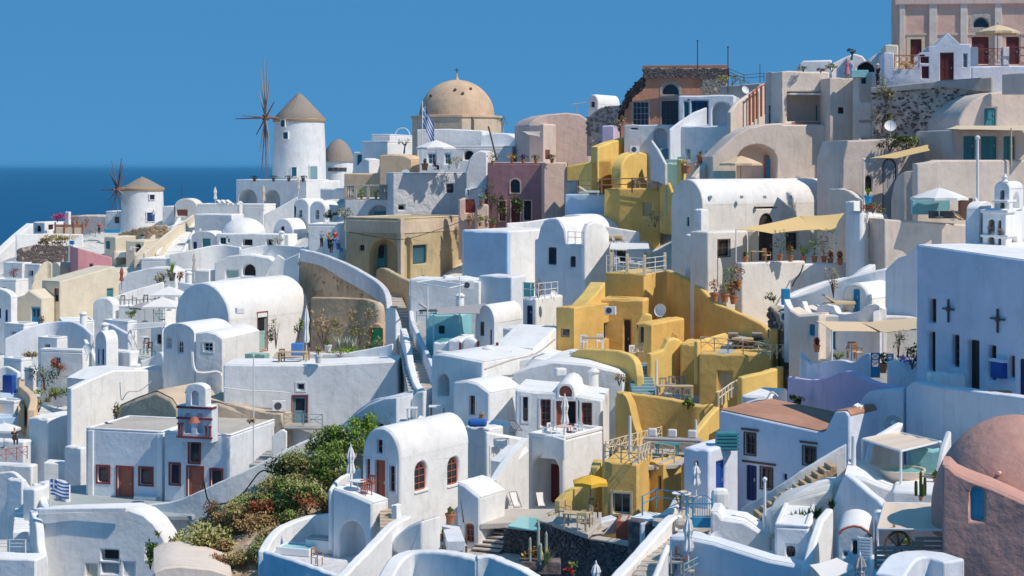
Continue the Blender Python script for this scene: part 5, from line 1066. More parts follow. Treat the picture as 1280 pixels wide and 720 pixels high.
H('recess_wall','blue shaded recess wall between the arched windows and the pale shutter','house',606,625,583,('m',4),540,18,101)
# arched red windows house
gv=H('barrel_vault_house','white barrel vaulted house with arched red windows and a tall brown door','house',500.5,700,453,586,574,33,91,roof='vaultL',apex=534,sk=2,op=[('L','win',471.5,549,478.5,567,U(DR,trim='bluewhite',mull=(0,1))),('L','door',469,574,482,628,U(c='redbrown',n=2,trim='bluewhite',glazed=1)),('L','win',457,573,463,604,U(DR,trim='bluewhite',mull=(0,2))),('L','win',487,582,494,615,U(DR,trim='bluewhite',mull=(0,2))),('R','win',519,579,534,611,U(c='redbrown',arch=1,mull=(1,3),sill='white')),('R','win',560,573,574,604,U(c='redbrown',arch=1,mull=(1,3),sill='white'))])
H('balcony_block','white balcony block with a deep arched alcove below the tall brown door','house',465,705,415.5,486,629,28,87,roof='outL',out=[(415,610),(440,618),(465,629)],sk=1,op=[('L','niche',424,649,456,707,dict(arch=1,rd=1.8))])
WS('balcony_parapet','curved white balcony parapet reaching left from the brown door','wall',[(416,612,640,88.5),(424,600,632,90),(437,592,625,92),(452,586,615,94)],th=.25)
closedp(438.5,612,2.3,'closed white parasol on the balcony left of the brown door',89); table(447,618,'small white table on the balcony',88.5); chair(458,622,'brown folding chair on the balcony, front',88.2,'redbrown','redbrown',40); chair(463,616,'brown folding chair beside the tall brown door',89,'redbrown','redbrown',-30)
ST('sandy balcony steps right of the tall brown door',(486,660,85.5),(485,636,88),.9,6,'sandfloor'); H('stone_block','white stepped newel block beside the sandy balcony steps','wall',496,655,489,502,632,33,86.5)
WS('stair_parapet','white stair parapet sweeping down to the bottom edge below the brown door','wall',[(430,722,740,78),(450,702,730,80),(475,676,715,82.5),(495,655,700,85),(515,645,690,87)],th=.5)
H('arch_house','white house corner with an arched passage under the stair parapet','house',528,735,462,('m',1.6),660,33,83.5,roof='outL',out=[(462,706),(478,688),(495,670),(510,658),(528,650)],op=[('L','niche',477,688,506,735,dict(arch=1,ar=.8,rd=1.2))])
# jacuzzi terrace
slab(79.4,[(328,700),(383,722),(470,726),(462,700),(420,680),(345,680)],'greywhite','terrace',.5); WS('front_parapet','white front parapet of the plunge pool terrace along the bottom edge','wall',[(328,689,730,86.5),(345,694,735,85.6),(365,700,740,84.8),(383,706,745,84.2),(402,713,750,83.6),(425,722,750,83)],m='bluewhite',th=.35)
WS('curved_wall','tall curved white wall sheltering the plunge pool','wall',[(334,689,720,88),(343,672,715,90),(358,658,705,91.6),(378,649,700,92.6),(398,644,695,93),(420,640,690,92)],th=.5)
def plunge():
 z=79.42; c=onz(373,691,z); r=root('plunge_pool','small turquoise plunge pool with a white rim','pool',c,R(-20)); mb=MB()
 for b in ((-1,1,-.7,-.55),(-1,1,.55,.7),(-1,-.85,-.548,.548),(.85,1,-.548,.548)): mb.box(b[0],b[1],b[2],b[3],0,.4)
 mk('rim',mb,'whitepaint',r,bevel=.04); mk('water',MB().box(-.84,.84,-.54,.54,0,.33),'pool',r)
 b=root('daybed','white built in bench with grey cushions beside the plunge pool','bench',onz(405,690,z),R(-20)); mk('base',MB().box(-.9,.9,-.4,.4,0,.7),'white',b,bevel=.04); mk('cushion',MB().box(-.85,.85,-.35,.35,.71,.82),'greycloth',b,bevel=.04); mk('pillow',MB().box(.2,.8,.1,.3,.83,1.25),'whitecloth',b,bevel=.1)
plunge()
chair(396,707,'brown folding chair beside the plunge pool',86.3,'wood','whitecloth',60)
# curved arch stair right of the arched windows
H('stair_block','white stair block with a small arched brown window','house',600,690,571,632,624,32,87,roof='outL',out=[(571,603),(580,606),(600,622)],op=[('L','win',581,654,592,679,U(c='redbrown',arch=1,ar=.5,mull=(1,2)))])
WS('stair_wall','curving white wall that drops from the terrace to the deck chairs','wall',[(583,598,640,90.5),(596,600,640,90),(612,599,640,90.5),(613,612,640,90.2),(625,592,640,91),(645,564,600,92.5),(661,547,590,94)],th=.4)
bw=H('arch_wall','sunlit white wall with a half arch in front of a deck chair','house',640,640,612,662,604,40,92.3,roof='outR',out=[(640,580),(661,560)],op=[('L','win',620,612,629,632,U(DR,mull=(0,1)))])
deckchair(644,633,'white deck chair leaning at the sunlit arch',91.2,'brown','whitecloth',20); deckchair(676,633,'white deck chair in the shade of the big arched recess',92,'brown','whitecloth',10)
slab((640,645,89),[(600,655),(690,650),(700,636),(612,636)],'pavefloor','terrace',.3)
def lavasteps():
 r=ST('dark lava stone steps with pale treads rising to the deck chairs',(607,692,86.3),(637,650,89.2),1.6,8,'lavawall')
 for k,o in enumerate([c for c in r.children]): t=o.data; mk('tread',MB().box(-.03,t.vertices[1].co.x + .01,-.78,.78,.004,.06),'pavefloor',o)
lavasteps()
slab((580,690,86.5),[(533,692),(600,696),(660,722),(650,690),(600,682),(545,680)],'pavefloor','patio',.5)
table(565,692,'round white patio table at the foot of the lava steps',85.8); chair(555,690,'white armchair left of the patio table',86,'brown','whitecloth',60); chair(578,692,'white armchair right of the patio table',86,'brown','whitecloth',-80); chair(572,697,'white armchair in front of the patio table',85.2,'brown','whitecloth',170)
potplant(563,655,'terracotta pot on the white steps',87,h=.35,ph=.55,leaf='leafolive'); potplant(555,678,'terracotta pot at the left of the patio',86.8,h=.3,ph=.4,leaf='leafgreen')
ST('small blue shaded steps beside the terracotta pot',(570,676,84),(563,656,88),.9,4,'bluewhite')
WS('bottom_wall','smooth white curved wall along the bottom edge before the patio','wall',[(488,730,750,72.5),(500,705,740,73.5),(515,692,735,74.5),(540,690,735,74),(570,694,735,73),(595,700,735,72)],th=.7); WS('bottom_wall','white rounded wall end at the bottom edge right of the patio','wall',[(596,697,740,72),(612,696,740,72),(625,702,740,71.5),(650,712,740,70.5),(668,722,745,70)],th=.5)
# lava walls, pool, lower yellow terrace
WS('lava_wall','dark lava stone wall under the infinity pool','wall',[(631,660,712,86.4),(652,663,715,86),(673,665,718,85.5)],m='lavawall',smooth=False,th=.5,stones=('stonedark',220,.34),cap=('pavefloor',.1))
WS('lava_wall','tall dark lava stone wall below the yellow terrace','wall',[(672,652,722,85.2),(700,658,722,83.5),(738,670,722,81)],m='lavawall',smooth=False,th=.7,stones=('stonedark',380,.34),cap=('pavefloor',.12))
WS('lava_wall','lower dark lava stone wall reaching to the bottom edge','wall',[(737,676,730,80.6),(765,680,735,79.8),(797,686,740,79)],m='lavawall',smooth=False,th=.6,stones=('stonedark',260,.34),cap=('pavefloor',.12))
H('lava_block','dark lava stone block with a pale top beside the white stair parapet','wall',830,700,784,850,655,25,77.5,m='lavawall',roofm='white',rooft=.12)
H('lava_bay','small dark red shuttered bay between lava walls','house',790,672,770,('m',1.5),652,10,82,sk=.2,m='redbrown',roofm='pavefloor',bev=.02)
slab((700,655,83.8),[(672,650),(742,668),(770,652),(700,640)],'pavefloor','coping',.1)
slab((655,652,86),[(634,657),(672,663),(690,650),(650,645)],'pool','pool_water',.08)
def cactusbed():
 box_thing('planter','low lava stone planter against the tall lava wall','planter',675,716,1.9,.8,.6,'lavawall',77.5)
 potplant(673,705,'tall pale columnar cactus in front of the lava wall',77.2,h=2.0,ph=0,leaf='leafsilver',kind='cactus',cat='cactus',w_=1.6); potplant(682,706,'yellow green agave in the lava planter',77,h=1.0,ph=0,leaf='leafgrass',kind='spike',cat='agave'); bush(664,704,.8,.8,'rust red flowering shrub left of the agave',77.3,('leafrust','petalorange'),110,.12); bush(712,722,.9,.8,'red flowering shrub at the bottom edge under the lava wall',76,('leafgreen','petalred'),140,.12)
cactusbed(); pole(656,690,712,'dark garden lantern post before the lava wall',84,.08,'darkgrey','lantern_post','lantern')
# ================================================================== YELLOW HOUSES, upper group
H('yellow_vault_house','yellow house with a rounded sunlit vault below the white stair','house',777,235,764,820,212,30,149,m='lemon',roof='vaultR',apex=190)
H('yellow_back_house','yellow flat topped house with a ragged parapet and air conditioner','house',748,232,738,815,185,30,151,m='lemon',roof='outR',out=[(748,184),(762,178),(785,172),(812,170),(815,175)])
ac(793,191,'air conditioner high on the yellow flat topped house',148,rz=10)
H('yellow_round_house','yellow rounded bay left of the yellow vault','house',748,240,723,765,206,30,151,m='lemon',roof='outL',out=[(723,222),(730,208),(738,202),(748,200)])
H('yellow_low_house','yellow block behind the brown railing at its left end','house',738,238,708,('m',5),210,10,157,m='lemon',roof='outL',out=[(708,208),(722,205),(738,202)])
yh=H('yellow_terrace_house','yellow terrace house with a brown railing and a curved buttress','house',825,275,755,('m',6),236,10,148,m='yellow',op=[('L','win',804,253,815,270,U(c='palewood',g='palewood'))])
WS('buttress','curved yellow buttress wall right of the brown railing terrace','wall',[(824,236,262,147),(832,226,264,146),(838,238,264,145),(843,252,268,144),(845,262,272,143)],m='yellow')
rail('dark wooden terrace railing on the yellow house',[(722,242,150),(752,241,149),(790,240,148),(822,238,147.5)],1.2,'wood',2.4,2,r_=.045)
for x,t in ((776,'blue white chair behind the wooden railing, left'),(797,'blue white chair behind the wooden railing, middle'),(812,'blue white chair behind the wooden railing, right')): chair(x,236,t,150,'whitepaint','paleblue',rz=x)
H('blue_house','pale blue shaded wall beneath the wooden railing','house',757,280,706,('m',5),243,12,150.5,m='skyblue')
lounger(736,244,'white sun lounger behind the left end of the wooden railing',150.3,rz=80)
H('grey_block','grey plastered block below the pale pink rounded house','house',722,245,706,('m',4),226,8,152.5,m='concrete')
WS('stair_flank','white stair flank dropping from the pale blue houses to the yellow vault','wall',[(813,175,222,147),(822,188,224,146),(831,205,228,145)],m='greywhite',smooth=False,sk=.2)
bush(819,285,1.4,1.6,'dry yellow creeper below the yellow buttress',142,('leafdry','leafgrass'),160,.14); rail('yellow cross braced railing under the buttress',[(804,288,142),(828,285,141)],1.1,'palewood',1.4,2,x=True)
# lower yellow complex
H('yellow_tower','tall yellow tower block with a railed terrace on top','house',806,430,756,842,342,30,121,m='yellow',sk=4,roofm='greyfloor')
def toprail():
 r=rail('white wire railing with cream posts on the yellow tower',[(758,340,126),(783,343,122.5),(805.5,345,120),(832,341,124)],1.25,'whitepaint',2.0,3)
 for i,(x,y,d) in enumerate([(764,341,124),(784,343,122.2),(805.5,345,119.9),(831,341,124)]): box_thing('terrace_post',['cream post at the left of the yellow tower terrace','cream post second from the left on the yellow tower','cream post on the corner of the yellow tower','cream post at the right of the yellow tower terrace'][i],'post',x,y,.22,.22,1.5,'creampaint',d)
toprail()
WS('curved_yellow_wall','great curving yellow wall sloping down to the right of the tower','wall',[(833,338,440,122),(850,345,440,120.5),(868,355,440,119),(882,368,442,117.5),(892,379,442,116.5),(912,387,442,115),(940,400,442,113),(955,410,440,111.5),(962,424,440,110.5)],m='yellow',th=.45,sk=3)
H('yellow_wing','yellow wing with a square window left of the tower','house',718,465,695,766,385,32,115,m='yellow',sk=4,op=[('L','win',701,410,712,421.5,U(c='palewood',g='glass',mull=(0,0))),('R','win',755,404,764,423,U(c='palewood',mull=(1,0)))])
H('yellow_recess','shaded yellow recess wall with a dark doorway','house',805,455,748,('m',4),375,15,118.5,m='yellow',op=[('L','door',780,400,788,442,dict(c='darkwood'))])
WS('yellow_flank','sunlit yellow buttress left of the tower','wall',[(730,382,400,117.5),(745,368,398,118.5),(757,352,395,120)],m='lemon',th=1.2,smooth=False)
ac(763,393,'air conditioner on the yellow tower wall',115,rz=-20,sc=.9); dish(826,388,'round white satellite dish beside the yellow tower',116,rz=-35,sc=.95,tilt=10)
H('yellow_middle_block','yellow middle block with one narrow window','house',815,470,793,856,405,30,113,m='yellow',sk=3,op=[('L','win',799,408,804.5,429,U(c='palewood',mull=(0,0)))])
WS('hump_wall','small yellow rounded hump behind the middle block','wall',[(797,402,412,116),(806,393,412,116),(815,394,412,116)],m='lemon',th=1.0)
WS('yellow_parapet','yellow parapet curving round to the blue stairs','wall',[(696,450,464,110.5),(710,446,466,110),(722,437,466,109.5),(745,437,466,108.5),(768,438,466,107.7),(784,443,468,107),(792,452,474,106.3),(795,470,492,105.6)],m='lemon',th=.5,sk=1.5)
table(741,436,'white table on the yellow terrace under the square window',111,'whitepaint','greywood',.7,False); chair(730,436,'white chair left of the yellow terrace table',112,'whitepaint','whitecloth'); chair(750,435,'white chair right of the yellow terrace table',112,'whitepaint','whitecloth'); chair(792,449,'white metal chair beside the dark doorway',111,'whitepaint','beigecloth',30); chair(799,448,'beige metal chair next to the white metal chair',111,'greywood','beigecloth',-20)
ST('grey blue stairs between yellow walls',(806,494,104),(796,453,110),1.5,11,'greyteal')
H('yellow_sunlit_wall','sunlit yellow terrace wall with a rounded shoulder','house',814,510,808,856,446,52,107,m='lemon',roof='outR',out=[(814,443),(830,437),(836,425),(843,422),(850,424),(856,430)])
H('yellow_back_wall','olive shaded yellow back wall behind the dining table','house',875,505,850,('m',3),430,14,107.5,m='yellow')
pole(820.5,450,496,'white pole standing by the grey blue stairs',103.5,.09,ball=False)
H('yellow_terrace_block','yellow block with a tall window and a cross braced terrace railing','house',964,515,873.5,990,444,14,102,m='yellow',sk=3,roofm='greyfloor',op=[('L','win',897.5,465,914,490,U(c='yellow',mull=(1,0),g='beigecloth'))])
rail('cream cross braced railing on the yellow terrace block',[(876,437,104),(910,440,103),(948,444,102),(963,448,101.3),(979,447,102.5)],.8,'creampaint',1.0,2,x=True)
WS('terrace_parapet','low yellow parapet left of the cross braced terrace','wall',[(873,426,440,103.5),(890,422,438,106),(909,416,434,109)],m='lemon',smooth=False)
for i,(x,y,m,c) in enumerate([(917,430,'darkgrey','greycloth'),(922,436,'wood','beigecloth'),(936,437,'wood','beigecloth'),(947,430,'darkgrey','greycloth')]): lounger(x,y,['grey sun lounger upright at the back left of the yellow terrace','beige sun lounger left behind the cream railing','beige sun lounger right behind the cream railing','grey sun lounger upright at the back right of the yellow terrace'][i],106,m,c,rz=170)
H('yellow_post_block','yellow gate pillar at the right end of the terrace','pillar',972,450,961,976,412,20,105,m='yellow');
def dining():
 table(844,497,'long dining table with cushions on the yellow terrace',103,'palewood','palewood',1.1,False)
 for i,(x,y,c) in enumerate([(829,491,'whitecloth'),(840,489,'greycloth'),(852,489,'greycloth'),(835,501,'whitecloth'),(846,503,'bluecloth'),(859,503,'greywood')]): chair(x,y,['white chair at the left end of the dining table','grey cushioned chair behind the dining table, left','grey cushioned chair behind the dining table, right','white chair in front of the dining table','blue covered chair in front of the dining table','dark wooden chair at the right end of the dining table'][i],104 if i < 3 else 102,'greywood',c,0 if i < 3 else 180)
dining()
slab((840,505,103),[(800,500),(875,508),(880,494),(812,488)],'greyfloor','terrace',.3)
WS('yellow_front_wall','long olive yellow wall below the dining terrace','wall',[(770,490,560,98.5),(786,491,555,98.2),(820,496,550,98),(850,501,548,97.5),(872,507,548,97),(893,505,545,97)],m='yellow',th=.5,sk=4); WS('yellow_pillar_wall','curvy yellow pillar wall right of the red windowed house','wall',[(769,497,560,97.5),(778,492,560,97),(785,502,560,96.8),(792,530,562,96.6),(796,540,562,96.5)],m='yellow',th=.8)
H('yellow_stub','yellow stub pillar at the end of the long olive yellow wall','pillar',905,520,893,('m',.7),491,20,97.5,m='yellow'); WS('yellow_stair_wall','sunlit yellow stair wall dropping left from the terracotta roof','wall',[(858,558,585,92.5),(875,537,565,93.5),(890,518,550,95),(900,508,540,96)],m='lemon',th=.4,smooth=False)
WS('yellow_sun_parapet','bright yellow parapet above the white steps right of the terrace','wall',[(927,472,492,98.5),(945,468,490,99),(968,462,486,100),(980,458,486,101)],m='lemon',th=.5); bush(774,482,1.0,1.0,'dry round shrub beside the white roof and yellow wall',101,('leafdry',),140,.12)
rail('cream stair railing beside the yellow stub pillar',[(898,508,96.5),(914,496,98.5),(922,492,99.5)],.8,'creampaint',.6,2,r_=.04)
# lower yellow house with terrace
H('lower_yellow_house','lower yellow house with a white framed double window','house',798,665,752,816,580,16,86,m='yellow',sk=3,roofm='pavefloor',op=[('L','win',766,616,788,643,U(c='mint',mull=(1,0),trim='creampaint'))])
H('lower_yellow_wing','lower yellow wing with a small window behind the terrace rail','house',830,645,806,852,580,20,88.5,m='yellow',roofm='pavefloor',op=[('L','win',823,595,831,613,U(c='creampaint',mull=(0,0)))])
slab((800,580,89),[(755,581),(800,583),(850,580),(866,558),(800,556)],'pavefloor','terrace',.25)
rail('cream cross braced railing along the front of the lower yellow terrace',[(755,576,86.6),(798,579,85.6),(813,572,89),(843,578,88)],.85,'creampaint',1.0,2,x=True); rail('cream railing along the back left of the lower yellow terrace',[(757,572,88),(790,562,92),(827,552,96)],.85,'creampaint',1.0,2,x=True)
pole(787.5,520,577,'white pole at the left of the lower yellow terrace',87,.09,ball=False); pole(870,525,560,'white pole on the sunlit yellow stair wall',92,.08,ball=False)
so=root('sofa','pale built in sofa with cushions at the back of the lower terrace','sofa',W(842,560,91.5),R(-15)); mk('base',MB().box(-1.6,1.6,-.4,.4,0,.4),'stonepale',so,bevel=.04); mk('seat_cushion',MB().box(-1.55,1.55,-.38,.3,.41,.55),'greycloth',so,bevel=.05)
for x in (-1.2,-.1,1.0): mk('pillow',MB().box(x - .25,x + .25,.1,.28,.56,1.0),'whitecloth',so,bevel=.08)
table(834,568,'teal wooden table before the built in sofa',90.5,'tealwood','tealwood',.6,False,-15,.6)
WS('yellow_arch_wall','yellow curved wall sweeping up from the yellow parasol to the terrace','wall',[(700,628,660,87),(712,615,657,87.3),(730,606,655,87.6),(745,590,650,87.5),(753,575,640,88)],m='lemon',th=.5)
WS('yellow_low_wall','low yellow wall bordering the lava stone wall','wall',[(684,642,660,86.5),(700,644,660,85.6),(718,652,668,84.4),(735,660,675,82.6)],m='lemon',th=.3,sk=.2)
slab((730,652,83),[(690,652),(735,668),(752,652),(752,640),(700,640)],'pavefloor','patio',.25)
parasol(738,648,.95,2.15,'bright yellow parasol beside the lower yellow house',82.5,'wood','yellowcloth',6)
table(721,660,'pale wooden table under the yellow parasol',80.5,'palewood','palewood',.6,False,-20); chair(706,650,'grey cushioned bench chair left under the yellow parasol',82,'palewood','greycloth',40); chair(734,656,'white cushioned chair right of the pale wooden table',81,'palewood','whitecloth',-70); chair(742,647,'dark wooden chair behind the yellow parasol pole',83,'brown','brown',0); chair(727,664,'small pale stool chair in front of the wooden table',79.5,'palewood','palewood',180)
WS('blue_ledge','pale blue sloping ledge beside the lava block','wall',[(733,658,668,83.2),(752,652,666,83.3),(772,647,664,83.6)],m='bluewhite',th=.8,sk=.1)
# ================================================================== UPPER RIGHT
rh=H('ruined_house','half ruined terracotta house with a lunette window and ragged lava stone edges','house',910,172,776,('m',7),82,7,160,m='terracotta',bev=.03,roof='outL',out=[(776,150),(778,128),(783,118),(791,110),(797,101),(803,96),(805,86),(830,84),(909,84)],op=[('L','win',791,127,811,157,U(c='greypaint',trim='salmon',mull=(3,3))),('L','win',827,126,848,157,U(c='brown',trim='stonepale',mull=(3,3))),('L','win',827.5,104,849,119,U(c='stonepale',arch=1,trim='stonepale',tw=.22,mull=(0,0)))])
WS('x','','',[(804,85,97,159.7),(860,85,97,159.4),(909,85,98,159)],m='rubble',into=rh,part='rubble_band',th=.3,sk=0,smooth=False,stones=('stonedark',240,.5)); WS('x','','',[(804,97,112,159.6),(796,104,116,159.7),(787,114,126,159.8),(779,126,140,159.9),(775,140,160,160)],m='rubble',into=rh,part='rubble_edge',th=.4,sk=0,stones=('stonedark',150,.5)); WS('x','','',[(878,97,114,159.3),(890,97,128,159.2),(909,97,132,159)],m='palerubble',into=rh,part='bare_stone',th=.25,sk=0,smooth=False,stones=('stonemid',120,.5))
H('x','','',909,86,803,('m',6),81,7,159.5,m='tile',sk=.1,bev=.02,into=rh)
WS('rubble_bank','rough stone bank left of the ruined house','wall',[(733,148,170,168),(748,136,168,167),(764,132,168,166),(778,134,168,165)],m='palerubble',th=.8,stones=('stonemid',80,.5))
H('white_vault','small white barrel vault on the skyline left of the ruined house','house',748,142,735,775,130,32,176,roof='vaultL',apex=118,op=[('L','win',739,127,743,134,DK)])
pole(872,52,84,'tall grey mast with crossbars on the ruined house roof',158,.06,'darkgrey','mast','mast'); pole(910,60,110,'tall dark lamp post right of the ruined house',157,.06,'darkgrey','lamp_post','lamp post'); pole(950,80,100,'thin dark mast above the pale beige house',158,.04,'darkgrey','mast','mast',False)
an=root('antenna','white television antenna on the far left skyline of the ruined house','antenna',W(721,158,176)); mk('mast',MB().tube((0,0,0),(0,0,2.4),.05),'greypaint',an); mk('boom',MB().tube((-.5,0,2.3),(1.0,0,2.5),.05),'greypaint',an)
for k in range(5): mk('element',MB().tube((-.4 + k * .3,-.3,2.33 + k * .04),(-.4 + k * .3,.3,2.33 + k * .04),.035),'whitepaint',an)
WS('grey_wall','grey rubble wall with shrubs above the beige stairs','wall',[(900,108,122,158),(925,106,122,157),(950,104,122,156)],m='concrete',smooth=False); bush(915,107,3.0,1.2,'dry green shrub on the wall right of the ruined house',156,('leafolive',),240,.2); dish(931,113,'white satellite dish beside the beige sloping stair wall',154,sc=.8,rz=30)
rail('dark slanting handrail right of the ruined house',[(911,95,157),(930,103,156),(955,101,155)],.7,'brown',1.5,2)
H('pale_blue_wall','pale blue shaded wall under the ruined house windows','house',851,215,780,('m',5),156,14,153,m='bluewhite',op=[('L','niche',817,160,834,186,dict(arch=1,rd=1.2)),('L','hole',788,160,797,162)])
ub=H('pale_blue_house','pale blue house with a dark arch and open covered terrace','house',914,232,851,922,157,20,147,m='bluewhite',op=[('L','win',858,186,863,199,U(W8,g='glassblue'))])
H('pale_blue_upper','upper pale blue storey with a wide shaded arch and glazed bay','house',918,160,848,928,119,12,151,m='bluewhite',op=[('L','niche',890,128,914,158,dict(arch=1,rd=1.5)),('L','win',864,126,885,155,U(c='bluecloth',g='glass',mull=(2,1))),('L','win',855,127,861,155,U(c='tealwood',g='glassblue'))])
WS('stair_flank','pale blue stair flank rising to the covered terrace','wall',[(838,162,210,148),(850,152,205,149),(868,140,170,150),(884,134,160,151)],m='bluewhite',th=.25,smooth=False)
ST('dark teal steps below the pale blue arched doorway',(846,206,147),(832,186,152),1.6,6,'greyteal'); H('green_box','green and yellow painted low block at the foot of the teal steps','house',851,225,831,('m',3),204,12,145.5,m='mint',roofm='lemon')
H('lilac_block','small lilac plastered block above the yellow roof','house',768,200,752,('m',4),157,12,158,m='lilac'); bush(774,165,1.2,1.4,'dry shrub between lilac block and pale blue wall',156,('leafdry',),130,.16); H('stump_wall','brown cut stone stump beside the pale pink rounded house','wall',748,208,739,('m',3),176,20,160,m='ochrecap')
WS('beige_stair_wall','beige stair wall sloping up to the pale beige house','wall',[(914,140,220,145),(922,128,215,146),(940,116,200,148),(958,104,180,150)],m='beigepale',th=.4,smooth=False)
rail('brown timber frame railing beside the beige stair wall',[(937,156,146.5),(946,148,147.5),(957,142,148.5)],2.6,'redbrown',.8,1,r_=.07)
# pale beige house
bh=H('beige_house','pale beige house with a deep shaded balcony and dark door','house',1037,232,977,('m',3),90,6,139,m='beigepale',sk=2,op=[('L','niche',984,114,1036,152,dict(rd=2.2))])
def balc():
 s,z=bh.hit('L',1020,131,2.1); s2,z2=bh.hit('L',1031,151,2.1); o=mk('door_frame',MB().box(s,s2,2.05,2.15,z2,z),'tealwood',bh.root); mk('door',MB().box(s + .08,s2 - .08,2.0,2.06,z2,z - .08),'darkteal',o)
 s0,z0=bh.hit('L',985,116); s1,z1=bh.hit('L',1036.5,118); mk('canopy',MB().box(s0,s1,-.5,.3,z1 - .06,z1 + .06),'whitepaint',bh.root)
 s,z=bh.hit('L',990,152.5); mk('balcony_floor',MB().box(s,s1,-.08,2.1,z - .12,z - .005),'redbrown',bh.root)
balc()
H('beige_left_wing','taller beige left wing with a blue niche over the stairs','house',978,170,957,984,90,22,140,m='taupe',op=[('L','win',966,119,976,136,U(c='whitepaint',g='bluewhite',mull=(0,0))),('L','door',957.5,132,964,155,dict(c='darkteal'))])
H('beige_tower','plain beige tower with one tiny dark window','house',1072.5,178,1037,('m',2),98,10,137.4,sk=.05,m='beige',op=[('L','win',1048,134,1055,142,U(c='darkwood',g='glass'))])
H('beige_stack','sunlit narrow beige stack with a framed window at its top','house',1074,175,('m',.6),1090,90,40,136,sk=.05,m='beigepale',op=[('R','win',1077,92,1084,105,DK)])
for y0,y1,t in ((127,150,'upper beige ledge block hanging on the narrow stack'),(153,172,'lower beige ledge block under the narrow stack')): H('ledge_block',t,'ledge',1091,y1,1073,('m',1.2),y0,14,133,m='taupe',sk=0)
H('beige_house','great beige base wall with a broad arched vault, blue door below the balcony','house',1042,262,890,('m',2.6),156,8,138,m='beige',roof='outL',out=[(890,196),(905,182),(918,170),(935,160),(957,155),(977,154),(980,156),(1042,156)],op=[('L','niche',921,181,971,226,dict(arch=1,ar=.75,rd=1.8))])
WS('beige_arch_rim','rounded beige buttress wall left of the arched vault','wall',[(870,222,240,136),(882,206,240,137),(900,186,240,138),(920,168,200,138.5)],m='beigepale',th=.6)
def bluedoor():
 r=root('blue_door','narrow blue and brown door inside the arched vault','door',W(963,225,138.5)); mk('frame',MB().box(-.5,.5,-.06,.06,0,2.0),'redbrown',r); mk('upper_panel',MB().box(-.36,.36,-.1,-.07,1.05,1.85),'brightblue',r); mk('lower_panel',MB().box(-.36,.36,-.1,-.07,.1,.95),'brightblue',r)
bluedoor()
cable('pale drain pipe snaking down the beige base wall',[(978,110,138),(979,150,137.3),(976,178,137.2),(980,200,137.2),(978,224,137.2)],.09,'beigepale')
parasol(926,226,1.75,2.0,'beige parasol before the arched vault',134,'wood','beigecloth'); box_thing('green_cover','mint green covered table under the beige parasol','table',905,226,1.8,.8,.8,'mint',135)
H('pot_ledge','taupe ledge wall with two terracotta pots','wall',897,235,868,('m',4),202,10,139,m='beige')
for x,t in ((875,'left terracotta pot with a green tuft on the taupe ledge'),(884,'right terracotta pot with a green tuft on the taupe ledge')): potplant(x,203,t,138.7,'terrapot',.5,.6,'leafgreen',kind='spike')
potplant(858,217,'rounded terracotta jar with a pale plant beside the yellow corner',138,'terrapot',.9,.7,'leafsilver')
H('yellow_corner','narrow yellow corner wall beside the big white vault','wall',852,270,846,858,200,30,138,m='lemon')
# big white vault church house
H('white_vault_hall','long white vaulted hall with an arched door behind a yellow awning','house',878,345,839,1041,256,52,127,m='warm',roofm='white',roof='vaultL',apex=224,sk=4,op=[('L','win',858,271,861,283,DK),('R','door',949,267,967,325,U(c='darkwood',arch=1,n=2)),('R','win',982,291,997,312,U(BR,trim='cream')),('R','hole',943,259,973,260.5)])
for i,x in enumerate((888,927,956,988,1023)): box_thing('roof_spout',['first small grey vent on the long white vault from the left','second small grey vent on the long white vault','middle small grey vent on the long white vault','fourth small grey vent on the long white vault','small grey vent at the right end of the long white vault'][i],'vent',x,248,.25,.3,.22,'greypaint',127.1 + (x - 878) * .038)
H('chimney_block','white chimney block on the shaded end of the long vault','chimney',877,300,867,886,262,40,125); H('stepped_annex','white stepped annex with drain pipe left of the cube with a brown window','house',872,375,856,887,294,30,121)
H('white_cube_house','white cube house with one brown framed window','house',885,385,862,935,290,50,118,m='warm',op=[('R','win',898,300,912,320,U(BR,trim='brown',tw=.06))])
H('terrace_wall','pale terrace wall under the potted plants and yellow awning','house',927,400,918,1007,329,62,115.5,m='warm',sk=3)
H('terrace_wall','white terrace wall continuing to the right of the pale one','house',1004,370,995,1078,331,62,118,m='white')
cable('black cable running down the white terrace wall',[(1004,331,117),(1001,340,116.6),(994,350,116.4),(990,358,116.3)],.05,'black','cable','cable')
sail('big golden awning stretched over the hall door, left half',[(920,287,118),(1003,269,124),(1022,287,119),(965,292,117)],'goldcloth',.12,poles=[(3,330)]); sail('golden awning of the right half, reaching the plants',[(1000,270,123.5),(1056,266,122),(1043,292,119),(1010,285,120)],'goldcloth',.12,poles=[((2,0),330)])
H('cream_door_panel','cream painted strip wall left of the hall door under the awning','wall',948,328,935,('m',.4),289,8,120,m='cream')
